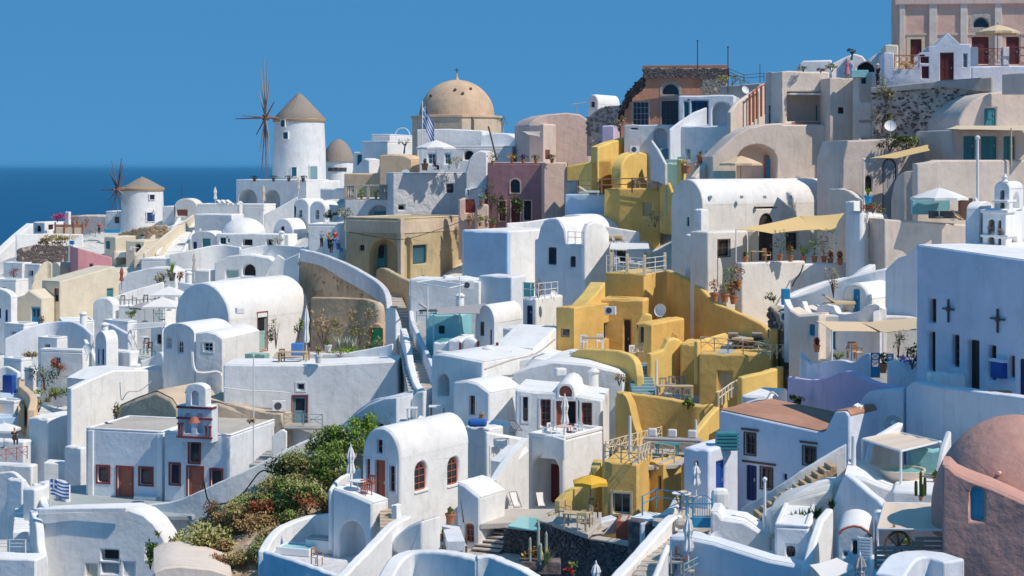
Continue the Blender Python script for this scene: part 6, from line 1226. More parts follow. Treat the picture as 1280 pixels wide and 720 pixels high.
for i,(x,y,h,l,f,k,t) in enumerate([(932,328,.4,'leafgreen','petalred','bush','red flowers at the left end of the pale terrace wall'),(975,325,2.0,'leafdark',None,'bush','tall leafy potted shrub beside the hall door'),(988,326,.7,'leafgreen','petalred','bush','red and white potted flowers beside the tall shrub'),(1004,327,1.1,'leafgreen',None,'spike','dark spiky potted plant in the middle of the terrace'),(1018,327,1.7,'leafbright',None,'bush','bright bushy potted plant under the awning'),(1030,327,2.2,'leafgreen',None,'bush','tall green potted plant right under the awning'),(1038,330,.6,'leafrust','petalorange','bush','orange potted flowers on the white terrace wall, left'),(1050,330,.6,'leafrust','petalorange','bush','orange potted flowers on the white terrace wall, middle'),(1066,330,.9,'leafgrass',None,'cactus','tall potted cactus at the right of the white terrace wall'),(1072,330,.6,'leafrust',None,'bush','rust coloured potted plant by the white pillar')]):
 potplant(x,y + 1,t,116.5 if x < 1002 else 119.5,'terrapot',h,.45,l,f,kind=k,w_=(.9 if k == 'cactus' else None))
table(948,327,'low table under the left half of the awning',117.5,'wood','palewood',.5,False); chair(958,327,'wooden chair under the golden awning',117.5,'wood','beigecloth',40)
for i,(x,y,l,h,t) in enumerate([(893,377,'leafrust',1.0,'brown leafy pot plant at the foot of the white cube house'),(906,378,'leafolive',1.0,'olive pot plant next to the brown one'),(917,380,'leafdark',1.2,'dark pot plant by the pale terrace wall'),(913,365,'leafgreen',1.3,'green climber pot above the orange pot'),(922,362,'leafrust',1.3,'red leaved pot plant against the pale terrace wall')]): potplant(x,y,t,113 + i * .3,'terrapot',h,.6,l)
# right of the vault: beige court
H('beige_court_wall','beige court wall with a tall arched fanlight door','house',1165,290,1053,('m',5),178,4,127,m='taupe',roof='outL',out=[(1053,200),(1060,176),(1100,174),(1150,172),(1165,178)],op=[('L','door',1104,198,1121,275,U(c='greypaint',fc='darkwood',arch=1,n=2)),('L','win',1082,220,1090,240,U(c='darkwood',arch=1))])
WS('beige_bank','bulging beige wall right of the long vault','wall',[(1036,232,300,136),(1046,225,300,136),(1052,205,300,135),(1056,178,300,134),(1072,176,200,133)],m='beige',th=.5); WS('beige_bank','low cream buttress between long vault and white pillar','wall',[(1036,236,300,126),(1050,236,300,125),(1062,240,300,124),(1074,250,300,123)],m='beigepale',th=.6)
sail('tawny awning strip over the fanlight door',[(1086,198,124),(1162,180,125),(1163,188,122),(1120,198,122)],'goldcloth',.08); pole(1079.5,201,262,'white awning pole beside the arched court window',123,.07)
WS('beige_buttress','wavy beige buttress wall right of the fanlight door','wall',[(1114,250,285,123),(1119,226,285,122.6),(1128,216,285,122),(1140,214,285,121.8),(1147,217,285,121.5)],m='beigepale',th=.7)
H('white_pillar','white curvy pillar topped by a rust coloured plant bed','pillar',1079,375,1060,1112,266,30,115,roof='outR',out=[(1079,264),(1095,266),(1110,268),(1112,275)],bev=.25); H('white_pillar','narrow white pillar left of the curvy planted pillar','pillar',1068,355,1057,1075,252,30,117.5,bev=.15)
bush(1091,267,1.9,.9,'rust coloured plant bed on top of the white pillar',115.5,('leafrust','leafolive'),300,.13); potplant(1085,255,'blue pot with grassy green plant above the white pillar',118.5,'bluepot',.7,.6,'leafbright',kind='spike',w_=1.2)
WS('white_flank','white flank wall sloping from the terrace to the white pillar','wall',[(1000,362,400,112.5),(1030,355,400,112),(1060,347,400,111.5),(1078,338,400,111.5),(1095,330,400,112)],m='white',th=.6)
H('beige_terrace','beige terrace wall below the white parasol','house',1215,330,1105,('m',3),277,6,115,m='beige',roof='outL',out=[(1105,274),(1150,277),(1215,281)])
H('beige_high_wall','large plain beige wall below the row of teal doors','house',1320,320,1146,('m',.8),200,10,120,m='beige',roof='outL',out=[(1146,205),(1165,202),(1172,200),(1320,200)])
parasol(1174,272,1.95,2.05,'white parasol on the beige terrace above the bell tower',114.3,cl='whitecloth'); box_thing('pool_wall','turquoise plunge pool edge behind the white parasol pole','pool',1163,268,2.6,.5,1.0,'turq',116.5); box_thing('pool_counter','dark topped counter under the white parasol','counter',1180,273,2.0,.6,.5,'darkgrey',114.8); box_thing('cabinet','tall dark cabinet right of the white parasol','cabinet',1207,275,.9,.5,1.5,'brown',115.2); deckchair(1197,276,'beige deck chair right of the white parasol',113.8,'palewood','beigecloth',60)
pole(1222,175,290,'tall leaning white pole above the bell tower',104,.1)
# teal door row, vault above
H('teal_door_house','beige row house with three teal doors under a long awning','house',1320,205,1190,('m',6),163,9,124,m='taupe',op=[('L','door',1205,170,1219,200,U(c='tealwood',n=2)),('L','door',1227,170,1246,200,U(c='tealwood',n=2)),('L','door',1255,170,1269,200,U(c='tealwood',n=2))])
sail('long thin cream awning over the teal doors',[(1182,161,121),(1310,164,118),(1310,157,123),(1195,157,124.5)],'creampaint',.03); pole(1264,160,200,'slanted wooden awning post before the teal doors',119,.07,'palewood',ball=False)
H('beige_vault_house','beige house with a rounded front and a single teal door','house',1330,170,1198,('m',7),150,8,128,m='beige',roof='outL',out=[(1198,150),(1205,138),(1216,126),(1230,118),(1248,115),(1330,114)],op=[('L','door',1231,135,1245,160,U(c='tealwood'))])
WS('stone_wall','high retaining wall of dark lava stones set in pale mortar','wall',[(1090,110,178,132.5),(1130,108,176,131.8),(1180,103,176,130.8),(1236,98,170,129.5)],m='palerubble',smooth=False,th=.8,stones=('stonedark',460,.27),sk=3); WS('stone_ledge','grey plastered ledge along the top of the dark stone wall','wall',[(1088,109,116,132.3),(1130,105,113,131.5),(1180,100,109,130.5),(1240,96,115,129.2)],m='concrete',smooth=False,th=1.0,sk=0)
for x,y,w_,h,lf,t in ((1108,135,1.6,2.6,('leafolive',),'olive climber high on the left of the stone wall'),(1103,168,1.6,2.2,('leafdark','leafolive'),'dark shrub at the left foot of the stone wall'),(1184,166,2.6,1.5,('leafgrass','leafolive'),'yellow green shrub at the foot of the stone wall'),(1112,190,2.0,1.5,('leafdark',),'dark hanging plant left of the tawny awning'),(1134,192,2.4,1.6,('leafdark','leafgreen'),'dark hanging plant above the tawny awning'),(1131,178,3.2,.5,('leafgreen',),'low green hedge along the court wall top')): bush(x,y,w_,h,t,125.5 if y > 172 else 129.5,lf,330,.15)
dish(1113,158,'large white satellite dish before the dark stone wall',128.5,sc=.95,rz=-10)
# blue white gate house and pink building
H('gable_gate_house','pale blue gate house with a pointed gable and a dark red door','house',1214,112,1105,('m',5),60,8,134,sk=.3,m='paleblue',roof='outL',out=[(1105,66),(1117,66),(1118,87),(1149,85),(1150,66),(1161,65),(1161,58),(1170,57),(1185,41),(1200,55),(1203,55),(1213,55),(1214,62)],op=[('L','door',1175,66,1192,101,U(c='darkred',n=2)),('L','win',1150.5,71,1161,79,U(c='darkred',g='darkred',mull=(0,0))),('L','win',1152,83,1161,98,U(c='darkred',g='darkred',mull=(0,0))),('L','win',1204,67,1209,84,U(c='greypaint',g='glassblue'))])
H('parapet_house','pale blue parapet wall with iron railings below the pink building','house',1330,112,1214,('m',4),82,8,133,m='paleblue',sk=.3)
def ironrail(x0,x1,y0,y1,d,lab,m):
 r=root('iron_railing',lab,'railing',W((x0 + x1) / 2,y1,d)); q=d / F; w_=(x1 - x0) * q / 2; h=(y1 - y0) * q
 mk('frame',MB().tube((-w_,0,0),(w_,0,0),.03).tube((-w_,0,h),(w_,0,h),.04).tube((-w_,0,0),(-w_,0,h),.03).tube((w_,0,0),(w_,0,h),.03),m,r)
 n=max(2,int((x1 - x0) / 7.5))
 for k in range(n):
  cx=-w_ + 2 * w_ * (k + .5) / n; mb=MB(); rr=min(w_ / n,h / 4) * .9
  for z in (h * .3,h * .72):
   for i in range(8): a,b=i * math.pi / 4,(i + 1) * math.pi / 4; mb.tube((cx + rr * math.cos(a),0,z + rr * math.sin(a)),(cx + rr * math.cos(b),0,z + rr * math.sin(b)),.025,4)
  mk('scroll',mb,m,r)
ironrail(1118,1149,69,86,133.5,'rusty scrolled iron railing left of the dark red door','redbrown'); ironrail(1221,1252,61,82,130,'scrolled iron railing right of the pointed gable','redbrown'); ironrail(1262,1284,59,80,129.5,'dark scrolled iron railing at the right edge','darkred')
for x in (1218,1257): box_thing('parapet_pier','pale blue pier left of the scrolled iron railing by the gable' if x == 1218 else 'pale blue pier between the two iron railings at the right edge','pier',x,83,.5,.4,1.5,'paleblue',130)
bush(1133,86,2.2,.8,'orange flowers behind the rusty iron railing',135,('petalorange','leafrust'),160,.12)
pk=H('pink_building','large salmon pink building with pale pilasters at the top right corner','building',1330,95,1121,('m',4),-8,6,141,m='salmon',sk=2,op=[('L','door',1138,49,1152,80,U(c='darkred',n=2,trim='creampaint',tw=.3)),('L','door',1215,46,1236,80,U(c='darkred',n=2)),('L','win',1216,21,1237,35,U(c='stonepale',arch=1,trim='stonepale',tw=.3,mull=(0,0))),('L','door',1258,46,1274,80,U(c='darkred',n=2))])
for x0,x1 in ((1124,1131),(1161,1171),(1200,1209),(1243,1252)):
 s0,_=pk.hit('L',x0,50); s1,_=pk.hit('L',x1,50); mk('pilaster',MB().box(s0,s1,-.18,.1,0,pk.H - .3),'beigepale',pk.root,bevel=.03)
s0,z0=pk.hit('L',1121,4); mk('cornice',MB().box(s0 - .2,.2,-.3,.1,z0 - .15,z0 + .3),'rosecream',pk.root,bevel=.04); s0,z0=pk.hit('L',1122,43); mk('string_course',MB().box(s0,0,-.08,.1,z0 - .1,z0 + .1),'rosecream',pk.root)
parasol(1247,78,1.65,2.9,'olive beige parasol in front of the pink building',128.5,'wood','beigecloth')
WS('grey_balcony','rounded taupe balcony wall at the right edge under the gate house','wall',[(1252,93,118,126),(1270,91,118,125),(1300,91,118,124)],m='taupe',th=.5,sk=0); rail('cream baluster railing on the taupe balcony',[(1256,115,126),(1290,115,125)],.6,'creampaint',1.2,2,bal=.15)
H('skyline_vault','white barrel roof on the skyline left of the pink building','house',1040,100,997,('m',5),88,6,148,roof='outL',out=[(997,90),(1000,80),(1004,76),(1040,75)]); H('skyline_vault','second white barrel roof with a rounded hump behind the woman in pink','house',1083,100,1036,('m',5),88,6,150,roof='outL',out=[(1036,82),(1055,72),(1068,67),(1078,70),(1083,76)])
H('gable_block','small pale blue gable left of the skyline arch','house',1066,100,1047,('m',3),84,8,146,m='bluewhite',roof='outL',out=[(1047,86),(1058,72),(1066,82)]); H('arch_house','pale blue house with a low dark arch beside the gate house','house',1106,112,1064,('m',5),86,8,142,m='bluewhite',roof='outL',out=[(1064,86),(1080,78),(1098,66),(1106,66)],op=[('L','hole',1071,77,1094,90,dict(arch=1)),('L','win',1102,74,1105.5,105,DK)])
tree(1064,75,1.0,'tiny dark roof plant on the white skyline hump',147,'leafdark',50,.5)
H('cream_step','cream parapet step at the left foot of the pink building','wall',1123,70,1106,('m',4),56,8,138,m='cream')
person(1059,99,'woman in pink top with long blond hair standing on the beige roof','clothpink','clothpink','hairblond',134,rz=180,long=True,sc=.95,skirt='clothpink'); person(1097.5,108,'man in dark clothing and a white cap at the roof corner','clothdark','clothdark',d=133.5,cap='whitepaint',rz=-60)
box_thing('blue_cloth','turquoise covered bench behind the woman in pink','bench',1074,97,1.4,.6,.6,'turq',136); bush(1040,90,1.5,.8,'dry olive shrub on the beige house roof',137,('leafolive',),160,.13); bush(1026,91,.9,.5,'orange brown potted shrub on the beige house roof',137,('leafrust',),80,.13); bush(1004,90,1.2,.5,'low green shrub at the left of the beige house roof',138,('leafgreen',),80,.13)
# ================================================================== RIGHT: blue white church, teal shuttered house, lilac wall
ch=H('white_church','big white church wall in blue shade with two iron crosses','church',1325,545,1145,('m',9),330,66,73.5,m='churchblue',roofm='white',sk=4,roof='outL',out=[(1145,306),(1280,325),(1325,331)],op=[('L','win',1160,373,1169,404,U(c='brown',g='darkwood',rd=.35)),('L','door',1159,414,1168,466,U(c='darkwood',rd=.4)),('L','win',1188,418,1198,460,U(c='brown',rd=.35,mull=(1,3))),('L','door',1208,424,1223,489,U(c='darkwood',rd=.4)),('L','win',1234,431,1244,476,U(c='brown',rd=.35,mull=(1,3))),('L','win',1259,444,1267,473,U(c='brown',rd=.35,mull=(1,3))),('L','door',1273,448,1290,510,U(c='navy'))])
def crosses():
 for x,y0,y1,hw in ((1187,374,403,7),(1248.5,386,416,9)):
  s,z1=ch.hit('L',x,y0); _,z0=ch.hit('L',x,y1); sa,_=ch.hit('L',x - hw,y0); sb,_=ch.hit('L',x + hw,y0); zc=z1 - (z1 - z0) * .42
  r=root('iron_cross','dark iron cross on the church wall, left of two' if x < 1200 else 'dark iron cross on the church wall, right of two','cross',ch.world('L',s,zc,-.08),-ch.a)
  mk('upright',MB().box(-.04,.04,-.04,.04,z0 - zc,z1 - zc),'darkgrey',r); mk('arm',MB().box(sa - s,sb - s,-.035,.035,-.04,.04),'darkgrey',r); mk('boss',MB().tube((0,-.06,0),(0,.03,0),.13,8),'darkgrey',r)
 s,z=ch.hit('L',1252,452); s2,z2=ch.hit('L',1252,472); r=root('blue_shrine','bright blue box on the church wall between two windows','box',ch.world('L',s,z2,-.15),-ch.a); mk('body',MB().box(-.4,.4,-.15,.14,0,z - z2),'blue',r); mk('lid',MB().box(-.48,.48,-.2,.14,z - z2,z - z2 + .12),'paleblue',r)
crosses()
WS('church_coping','weathered blue grey coping along the church roof edge','wall',[(1145,305,310,86.5),(1200,312,318,82),(1280,324,331,76),(1320,331,338,73)],m='skyblue',th=.5,sk=0,smooth=False)
def bell():
 t=H('bell_tower','white open bell tower with round arches and stacked tiers beside the church','bell tower',1258,330,1228,1300,262,24,83,m='white',sk=1,bev=.05,op=[('L','niche',1234,296,1243,322,dict(arch=1,rd=.9)),('L','niche',1247,298,1256,324,dict(arch=1,rd=.9)),('L','niche',1235,274,1243,290,dict(arch=1,rd=.9)),('L','niche',1247,275,1256,291,dict(arch=1,rd=.9)),('R','niche',1264,294,1273,325,dict(arch=1,rd=.7)),('R','niche',1279,292,1288,323,dict(arch=1,rd=.7))])
 H('x','','',1262,263,1243,1279,236,24,83.3,into=t,sk=0,bev=.04,roof='vaultL',apex=227,op=[('L','niche',1247,237,1257,261,dict(arch=1,rd=.9)),('R','niche',1266,240,1275,261,dict(arch=1,rd=.5))])
 for x0,x1,y,h in ((1226,1302,262,.16),(1226,1302,293,.12),(1241,1281,250,.12)):
  a=t.hit('L',x0,y); b_=t.hit('L',1258 if y != 250 else 1262,y); mk('ledge',MB().box(a[0],.1,-.12,1.7,a[1] - h,a[1]),'white',t.root,bevel=.03)
 P=t.hit('L',1253,228); mk('finial',MB().lathe([(.16,0),(.2,.08),(.09,.2),(.14,.3),(.05,.42),(.01,.5)],10,(P[0],.5,P[1] - .05)),'white',t.root,smooth=60)
 l=H('bell_arch','lower round bell arch left of the stacked bell tower','bell tower',1224,330,1208,1242,262,24,84.5,m='white',sk=1,bev=.05,roof='vaultR',apex=252,op=[('R','niche',1226.5,263,1236,310,dict(arch=1,rd=.8))])
 P=l.hit('R',1232,256); mk('finial',MB().lathe([(.14,0),(.17,.08),(.08,.18),(.12,.28),(.01,.45)],10,(-.5,P[0],P[1] - .05)),'white',l.root,smooth=60)
 for x,y,d,lab in ((1239,292,83.4,'small bell in the left arch of the bell tower'),(1252,294,83.1,'small bell in the right arch of the bell tower')):
  b=root('bell',lab,'bell',W(x,y,d)); mk('body',MB().lathe([(.16,0),(.13,.08),(.1,.2),(.03,.26)],12),'stonedark',b,smooth=60); mk('yoke',MB().tube((-.2,0,.28),(.2,0,.28),.03),'wood',b)
bell()
WS('blue_bank','pale blue shaded wall with a round lamp beside the church roof','wall',[(1106,338,360,100),(1122,322,358,99.5),(1135,318,358,99),(1147,306,355,98.5)],m='bluewhite',th=1.0,smooth=False)
WS('white_bank','bright white rolling wall top behind the teal shuttered house','wall',[(985,372,400,106),(1010,366,400,105.5),(1045,352,400,105),(1080,342,395,104.5),(1110,336,390,104),(1140,340,390,103.5)],th=1.2); WS('white_ramp','white sloping apron below the white bank','wall',[(978,382,400,107),(1000,364,400,109),(1040,350,400,110),(1075,345,390,110)],th=.5)
H('gable_house','white house with an arched beige gable and a tall blue door','house',1086,402,1052,1147,374,38,101,m='warm',roofm='white',roof='vaultL',apex=354,op=[('L','door',1066,361,1074,393,U(c='brightblue',n=2))])
WS('wavy_parapet','white crenellated wavy parapet above the big sand awning','wall',[(980,374,412,103),(985,384,412,102.5),(995,389,412,102),(1002,377,412,101.5),(1008,389,412,101.2),(1018,392,412,100.8),(1024,382,412,100.5),(1040,382,412,100),(1048,392,412,99.5),(1070,390,412,99),(1084,382,412,98.6),(1098,381,412,98.3),(1100,394,412,98)],th=.4)
H('teal_house','white house with teal door and shutters shaded by a sand awning','house',1150,458,1022,('m',5),396,12,98.5,m='warm',roofm='white',op=[('L','door',1073,416,1091,447,U(c='tealwood',n=2)),('L','win',1040,414,1056,437,U(c='brightblue',g='tealwood',mull=(1,0)))])
H('teal_window_wing','shaded beige wing with a bright teal shuttered window','house',1025,475,985,('m',4),388,36,99,m='beigepale',roof='outL',out=[(985,386),(998,394),(1025,392)],op=[('L','win',1011,405,1018,420,U(c='brightblue',g='tealwood'))])
sail('wide sand coloured awning over the teal door, left part',[(1020,401,95),(1075,402,99),(1108,415,94.5),(1040,414,92)],'beigecloth',.06,poles=[((3,0),452)]); sail('sand coloured awning right of the teal door, reaching the church',[(1072,402,99),(1148,397,97),(1146,412,92),(1104,416,93)],'beigecloth',.06,poles=[((3,0),445)])
WS('curved_wall','curved white court wall left of the blue lattice gate','wall',[(1006,440,480,95),(1012,455,480,93.5),(1030,452,478,92),(1050,450,476,91),(1068,452,474,90.5),(1078,444,472,90.2),(1087,442,470,90)],m='bluewhite')
def latgate(x0,x1,y0,y1,d,lab):
 r=root('lattice_gate',lab,'gate',W((x0 + x1) / 2,y1,d)); q=d / F; w_=(x1 - x0) * q / 2; h=(y1 - y0) * q
 for x in (-w_,w_): mk('stile',MB().box(x - .04,x + .04,-.04,.04,0,h),'brightblue',r)
 for z in (0,h * .4,h * .7,h - .06): mk('bar',MB().box(-w_ + .04,w_ - .04,-.03,.03,z,z + .06),'brightblue',r)
 mk('lower_panel',MB().box(-w_ + .05,w_ - .05,-.02,.02,.06,h * .4),'brightblue',r)
 for a in (.4,.7):
  for sgn in (1,-1): mk('lattice',MB().tube((-w_ * sgn,0,h * a + .05),(w_ * sgn,0,h * (a + .28)),.025,4),'brightblue',r)
latgate(1089,1099,441,472,89.5,'bright blue lattice gate in front of the teal door'); latgate(1109,1116,442,456,92,'short blue lattice gate right of the taller one')
potplant(1021,440,'terracotta bowl with red flowers on the white court wall',94,'terrapot',.4,.4,'leafrust','petalred'); bush(1047,452,.9,.6,'small green shrub in the court of the teal house',93,('leafgreen',),90,.12); bush(1123,448,1.0,2.2,'thin climbing plant beside the awning pole near the church',92,('leafolive',),110,.12); chair(1071,450,'wooden chair by the teal door',93.5,'wood','beigecloth',30); chair(1064,448,'wooden chair left of the teal door',94,'wood','beigecloth',-20); bush(1042,372,1.2,1.9,'dry tall plant on the white roof behind the wavy parapet',102.5,('leafdry','leafolive'),150,.14); lounger(1048,385,'folded beige deck lounger beside the dry tall plant',101.5,'palewood','beigecloth',100)
box_thing('teal_hatch','pointed teal hatch at the left end of the white bank','hatch',982,381,.5,.4,1.0,'brightblue',105); ac(984,402,'old air conditioner below the teal hatch',103.5,rz=-30); bush(967,378,1.2,.7,'dark dry plants left of the teal hatch',106,('leafdark',),100,.13)
WS('rock_slope','rough brown rock slope between the yellow terrace and the beige wing','rock',[(962,382,440,107),(972,392,450,106),(980,405,462,104),(988,420,468,103),(1003,440,472,101)],m='earth',th=.8,stones=('stonedark',120,.6))
WS('lilac_wall','lilac tinted wall with a swelling wavy top','wall',[(984,470,520,93.5),(1004,474,520,92),(1022,474,520,90),(1036,471,520,88.5),(1050,465,520,87.2),(1060,464,520,86.3),(1076,471,520,85),(1095,478,520,83.8),(1132,485,520,82)],m='lilac',th=.4,sk=3)
WS('round_planter','curved white planter wall by the church corner','planter',[(1108,452,485,86.5),(1122,450,485,85.5),(1145,454,485,84.5),(1158,464,488,83.5)],m='white',th=.5); bush(1140,462,1.8,1.0,'purple flowering bush in the curved planter',84.2,('leafdark','petalpurple'),220,.11); bush(1144,452,1.6,.9,'dark green shrub behind the purple flowers',86,('leafdark',),160,.13); potplant(1104,466,'terracotta pot beside the blue lattice gate',88.5,'terrapot',.6,.5,'leafdark')
for x,y,w_,t in ((1172,484,.9,'white cylindrical block against the church wall'),(1193,486,.9,'white cube block right of the cylindrical one')): box_thing('stone_block',t,'block',x,y,w_,.7,.7,'white',79,bev=.1)
box_thing('bench','low wooden bench at the church foot on the right','bench',1250,497,1.0,.4,.3,'wood',75)
WS('white_rim_wall','smooth white wall with a rounded rim running under the church','wall',[(1132,484,560,80.5),(1142,477,560,79.5),(1160,481,560,78),(1200,486,570,76),(1240,492,580,74),(1300,500,590,71)],m='bluewhite',th=.8,sk=3); WS('cave_wall','pale blue rounded cave wall left of the white rim wall','wall',[(1072,512,600,82),(1082,492,600,81.5),(1100,488,600,81),(1130,486,600,80.6)],m='bluewhite',th=.8,sk=3)
# blue house with terracotta roof
bh2=H('blue_house','long pale blue house with dark blue door under a terracotta roof','house',1062,665,899,('m',5),548,40,79,m='paleblue',sk=2,roofm='tile',rooft=.06,roof='outL',out=[(899,513),(960,526),(1028,541),(1032,538),(1043,515),(1058,514),(1062,520)],op=[('L','win',931,541,944,569,U(c='brown',trim='brown',tw=.06)),('L','door',932,581,945,627,U(c='navy',n=2)),('L','win',951,584,965,612,U(c='brown',trim='brown',tw=.06)),('L','win',1004,558,1019,582,U(c='brown',trim='brown',tw=.06)),('L','win',979,592,983,601,U(c='navy'))])
slab((1028,540,80.2),[(900,514),(1029,540),(1034,520),(1000,508),(930,503)],'tile','roof_terrace',.1)
H('white_parapet_block','white pipe strewn parapet block on the terracotta roof','house',960,512,926,985,496,20,93); cable('white pipes curling over the terracotta roof parapet',[(930,505,91.5),(945,500,91.5),(958,498,91.5),(965,490,91.5),(972,496,91.5)],.06,'whitepaint')
for x,y,t in ((968,540,'white lantern on the blue house wall, upper'),(969,562,'white lantern on the blue house wall, lower')): box_thing('wall_lantern',t,'lamp',x,y,.3,.2,.22,'whitepaint',84.5)
H('blue_front_block','pale lilac block with a bright blue door and tiny window','house',887,648,854,923,563,34,79.6,m='paleblue',op=[('R','door',896,578,907,626,U(c='blue')),('L','win',867,576,872,586,DK)])
tb=box_thing('teal_tank','teal slatted tank box on the lilac block roof','tank',908,562,1.0,.7,.85,'tealwood',81)
for k in range(5): mk('slat',MB().box(-.56,.56,-.43,-.4,.08 + k * .17,.17 + k * .17),'tealwood',tb)
latgate(1060,1072,518,546,80.5,'blue slatted gate behind the blue house corner')
H('gate_post','white gate post right of the blue slatted gate','post',1076,560,('m',.4),1081,508,20,80)
# diagonal stairs
WS('stair_parapet','white upper stair parapet climbing right beside the blue house','wall',[(922,642,680,78),(932,632,675,77.8),(960,616,665,77),(1000,590,640,76.5),(1040,566,610,76.5),(1058,556,600,76.5)],th=.25)
ST('brown stone steps between two white parapets',(945,645,75.5),(1042,580,75.8),1.1,12,'stonetan')
WS('stair_parapet','white lower stair parapet climbing right in front of the brown steps','wall',[(952,640,690,74),(975,628,685,73.6),(1000,614,680,73.4),(1030,600,670,73.4),(1056,597,660,73.4)],th=.4)
H('curved_house','white curved wall shading a bed of spiky plants','house',1040,680,962,('m',3),618,14,72,m='warm',roof='outL',out=[(962,640),(975,630),(1000,622),(1040,612)])
for i,(x,y) in enumerate([(992,657),(1001,656),(1011,654),(1021,650),(1040,638)]): potplant(x,y,['spiky dark plant at the left of the bed below the stairs','second spiky dark plant in the bed below the stairs','third spiky dark plant in the bed below the stairs','spiky dark plant at the right of the bed below the stairs','small spiky plant on the ledge higher right'][i],70.5,h=.75,ph=0,leaf='leafdark',kind='spike',cat='agave',group='spiky plants below the stairs')
slab((1000,660,70.5),[(962,668),(1040,660),(1040,648),(985,652)],'sandfloor','plant_bed',.2)
pole(956,602,668,'white lamp pole in front of the stair parapet',73,.07);
H('low_wall_block','white low wall with rounded shoulders before the lamp pole','house',962,690,888,('m',2),650,12,72.5,roof='outL',out=[(888,640),(897,640),(903,648),(930,652),(962,672)]); H('window_block','white block with one small dark window at the bottom','house',1012,730,968,1030,660,14,68,par=.12,op=[('L','win',983,683,994,697,DK)])
H('big_white_wall','broad white wall in bluish shade along the bottom edge','house',1014,770,836,('m',1),700,22,66.5,m='bluewhite',roof='outL',out=[(836,672),(860,672),(890,678),(960,700),(1014,710)])
WS('low_parapet','white low parapet behind the satellite dish','wall',[(846,662,690,73),(870,668,690,72),(900,682,700,71),(930,688,705,70),(968,692,708,69.5)],th=.5)
dish(896,674,'large white satellite dish on the parapet by the blue gate',69.5,rz=12,sc=.75,tilt=5)
def bluegate():
 r=root('iron_gate','arched blue iron gate with scrolls between the steps and the pale block','gate',W(878,661,74)); q=74 / F; w_=12 * q; h=34 * q
 for x in (-w_,w_): mk('stile',MB().box(x - .035,x + .035,-.035,.035,0,h + .2),'brightblue',r)
 mk('lower_panel',MB().box(-w_ + .04,w_ - .04,-.02,.02,.05,h * .42),'brightblue',r)
 for z in (h * .44,h * .9): mk('bar',MB().box(-w_ + .04,w_ - .04,-.03,.03,z,z + .05),'brightblue',r)
 for k in range(7): x=-w_ + 2 * w_ * (k + 1) / 8; mk('picket',MB().tube((x,0,h * .44),(x,0,h * .9 + .3 * math.sin((k + 1) / 8 * math.pi)),.018,4),'brightblue',r)
 mb=MB(); [mb.tube((w_ * math.cos(t * math.pi / 12),0,h * .92 + .38 * math.sin(t * math.pi / 12)),(w_ * math.cos((t + 1) * math.pi / 12),0,h * .92 + .38 * math.sin((t + 1) * math.pi / 12)),.025,4) for t in range(12)]; mk('arch',mb,'brightblue',r)
bluegate()
rail('blue tube railing running up to the blue iron gate',[(803,643,78.5),(820,634,80),(850,638,78),(866,650,75.5)],.85,'brightblue',1.5,2)
slab((850,640,79),[(815,650),(862,662),(890,655),(905,636),(850,625)],'pavefloor','patio',.3)
closedp(870,622,1.5,'closed white parasol behind the blue iron gate',77,cl='whitecloth'); closedp(860.5,714,2.2,'closed pale parasol at the bottom near the stone steps',68.5,cl='whitecloth'); closedp(745,748,1.5,'closed white parasol tip at the bottom beside the lava wall',72,cl='whitecloth')
table(852,636,'round table on the patio behind the blue railing',78,'metal','whitepaint'); chair(860,641,'metal chair beside the round patio table',77.5,'metal','greycloth',40); chair(853,712,'dark rattan chair at the bottom beside the pale parasol',69,'brown','brown',30); chair(846,716,'metal chair at the bottom by the steps',68.5,'metal','greycloth',80); cl=root('hose_reel','coiled yellow hose on the lilac block wall','hose',W(854,622,78.6)); mk('coil',MB().lathe([(.3,-.04),(.36,0),(.3,.04),(.24,0),(.3,-.04)],16,cap=False),'yellowcloth',cl,Matrix.Rotation(R(90),4,'X'))
box_thing('white_stone','white rounded stone bollard by the blue iron gate','bollard',900,640,.8,.6,1.1,'white',77,bev=.25); box_thing('boulder','grey boulder at the top of the stone steps','rock',851,660,.6,.5,.4,'stonepale',73.5,bev=.18)
rail('dark iron railing at the bottom edge beside the chairs',[(855,724,68),(878,712,69)],.6,'greyteal',.6,2)
WS('stair_parapet','white curved parapet left of the rough stone steps','wall',[(765,735,760,66),(785,712,745,68),(805,690,730,70),(828,664,712,72),(845,646,690,74),(854,644,680,75)],th=.5); WS('low_wall','white low wall right of the rough stone steps','wall',[(820,724,745,66.5),(830,700,735,67.5),(838,680,720,68.8)],th=.25)
ST('rough pale stone steps descending to the bottom edge',(806,727,67),(850,660,74.5),1.3,12,'stonepale')
WS('white_step_wall','white slab wall beside the lava block and blue railing','wall',[(800,654,665,78),(825,648,660,78),(845,636,650,78.6),(853,622,640,79)],th=.5,smooth=False)
# pool pergola terrace
H('tub_house','white block carrying a round plunge tub terrace','house',1135,690,1056,('m',4),612,14,70,roof='outL',out=[(1056,594),(1080,598),(1100,606),(1135,618)]); H('deck_house','white slatted roof deck below the plunge tub','house',1190,680,1114,('m',4),618,16,68.5,roofm='whitepaint')
slab((1120,606,71),[(1060,598),(1125,612),(1185,606),(1175,588),(1075,585)],'pavefloor','terrace',.3)
tu=root('plunge_tub','round white plunge tub with turquoise water','pool',W(1128,604,72)); mk('tub',MB().lathe([(.6,0),(.95,.5),(1.0,.62),(.9,.62),(.85,.5)],24,cap=False),'sandcloth',tu,smooth=50); mk('water',MB().lathe([(.02,.5),(.88,.5),(.88,.52),(.02,.53)],24),'pool',tu)
H('turquoise_wall','turquoise painted wall behind the plunge tub','wall',1180,606,1136,('m',.4),563,10,73.5,m='turq'); WS('tub_wall','white swooping wall left of the plunge tub','wall',[(1070,592,612,73),(1082,586,610,73.5),(1092,570,606,74.5),(1098,548,600,75.5),(1130,528,560,77)],th=.35)
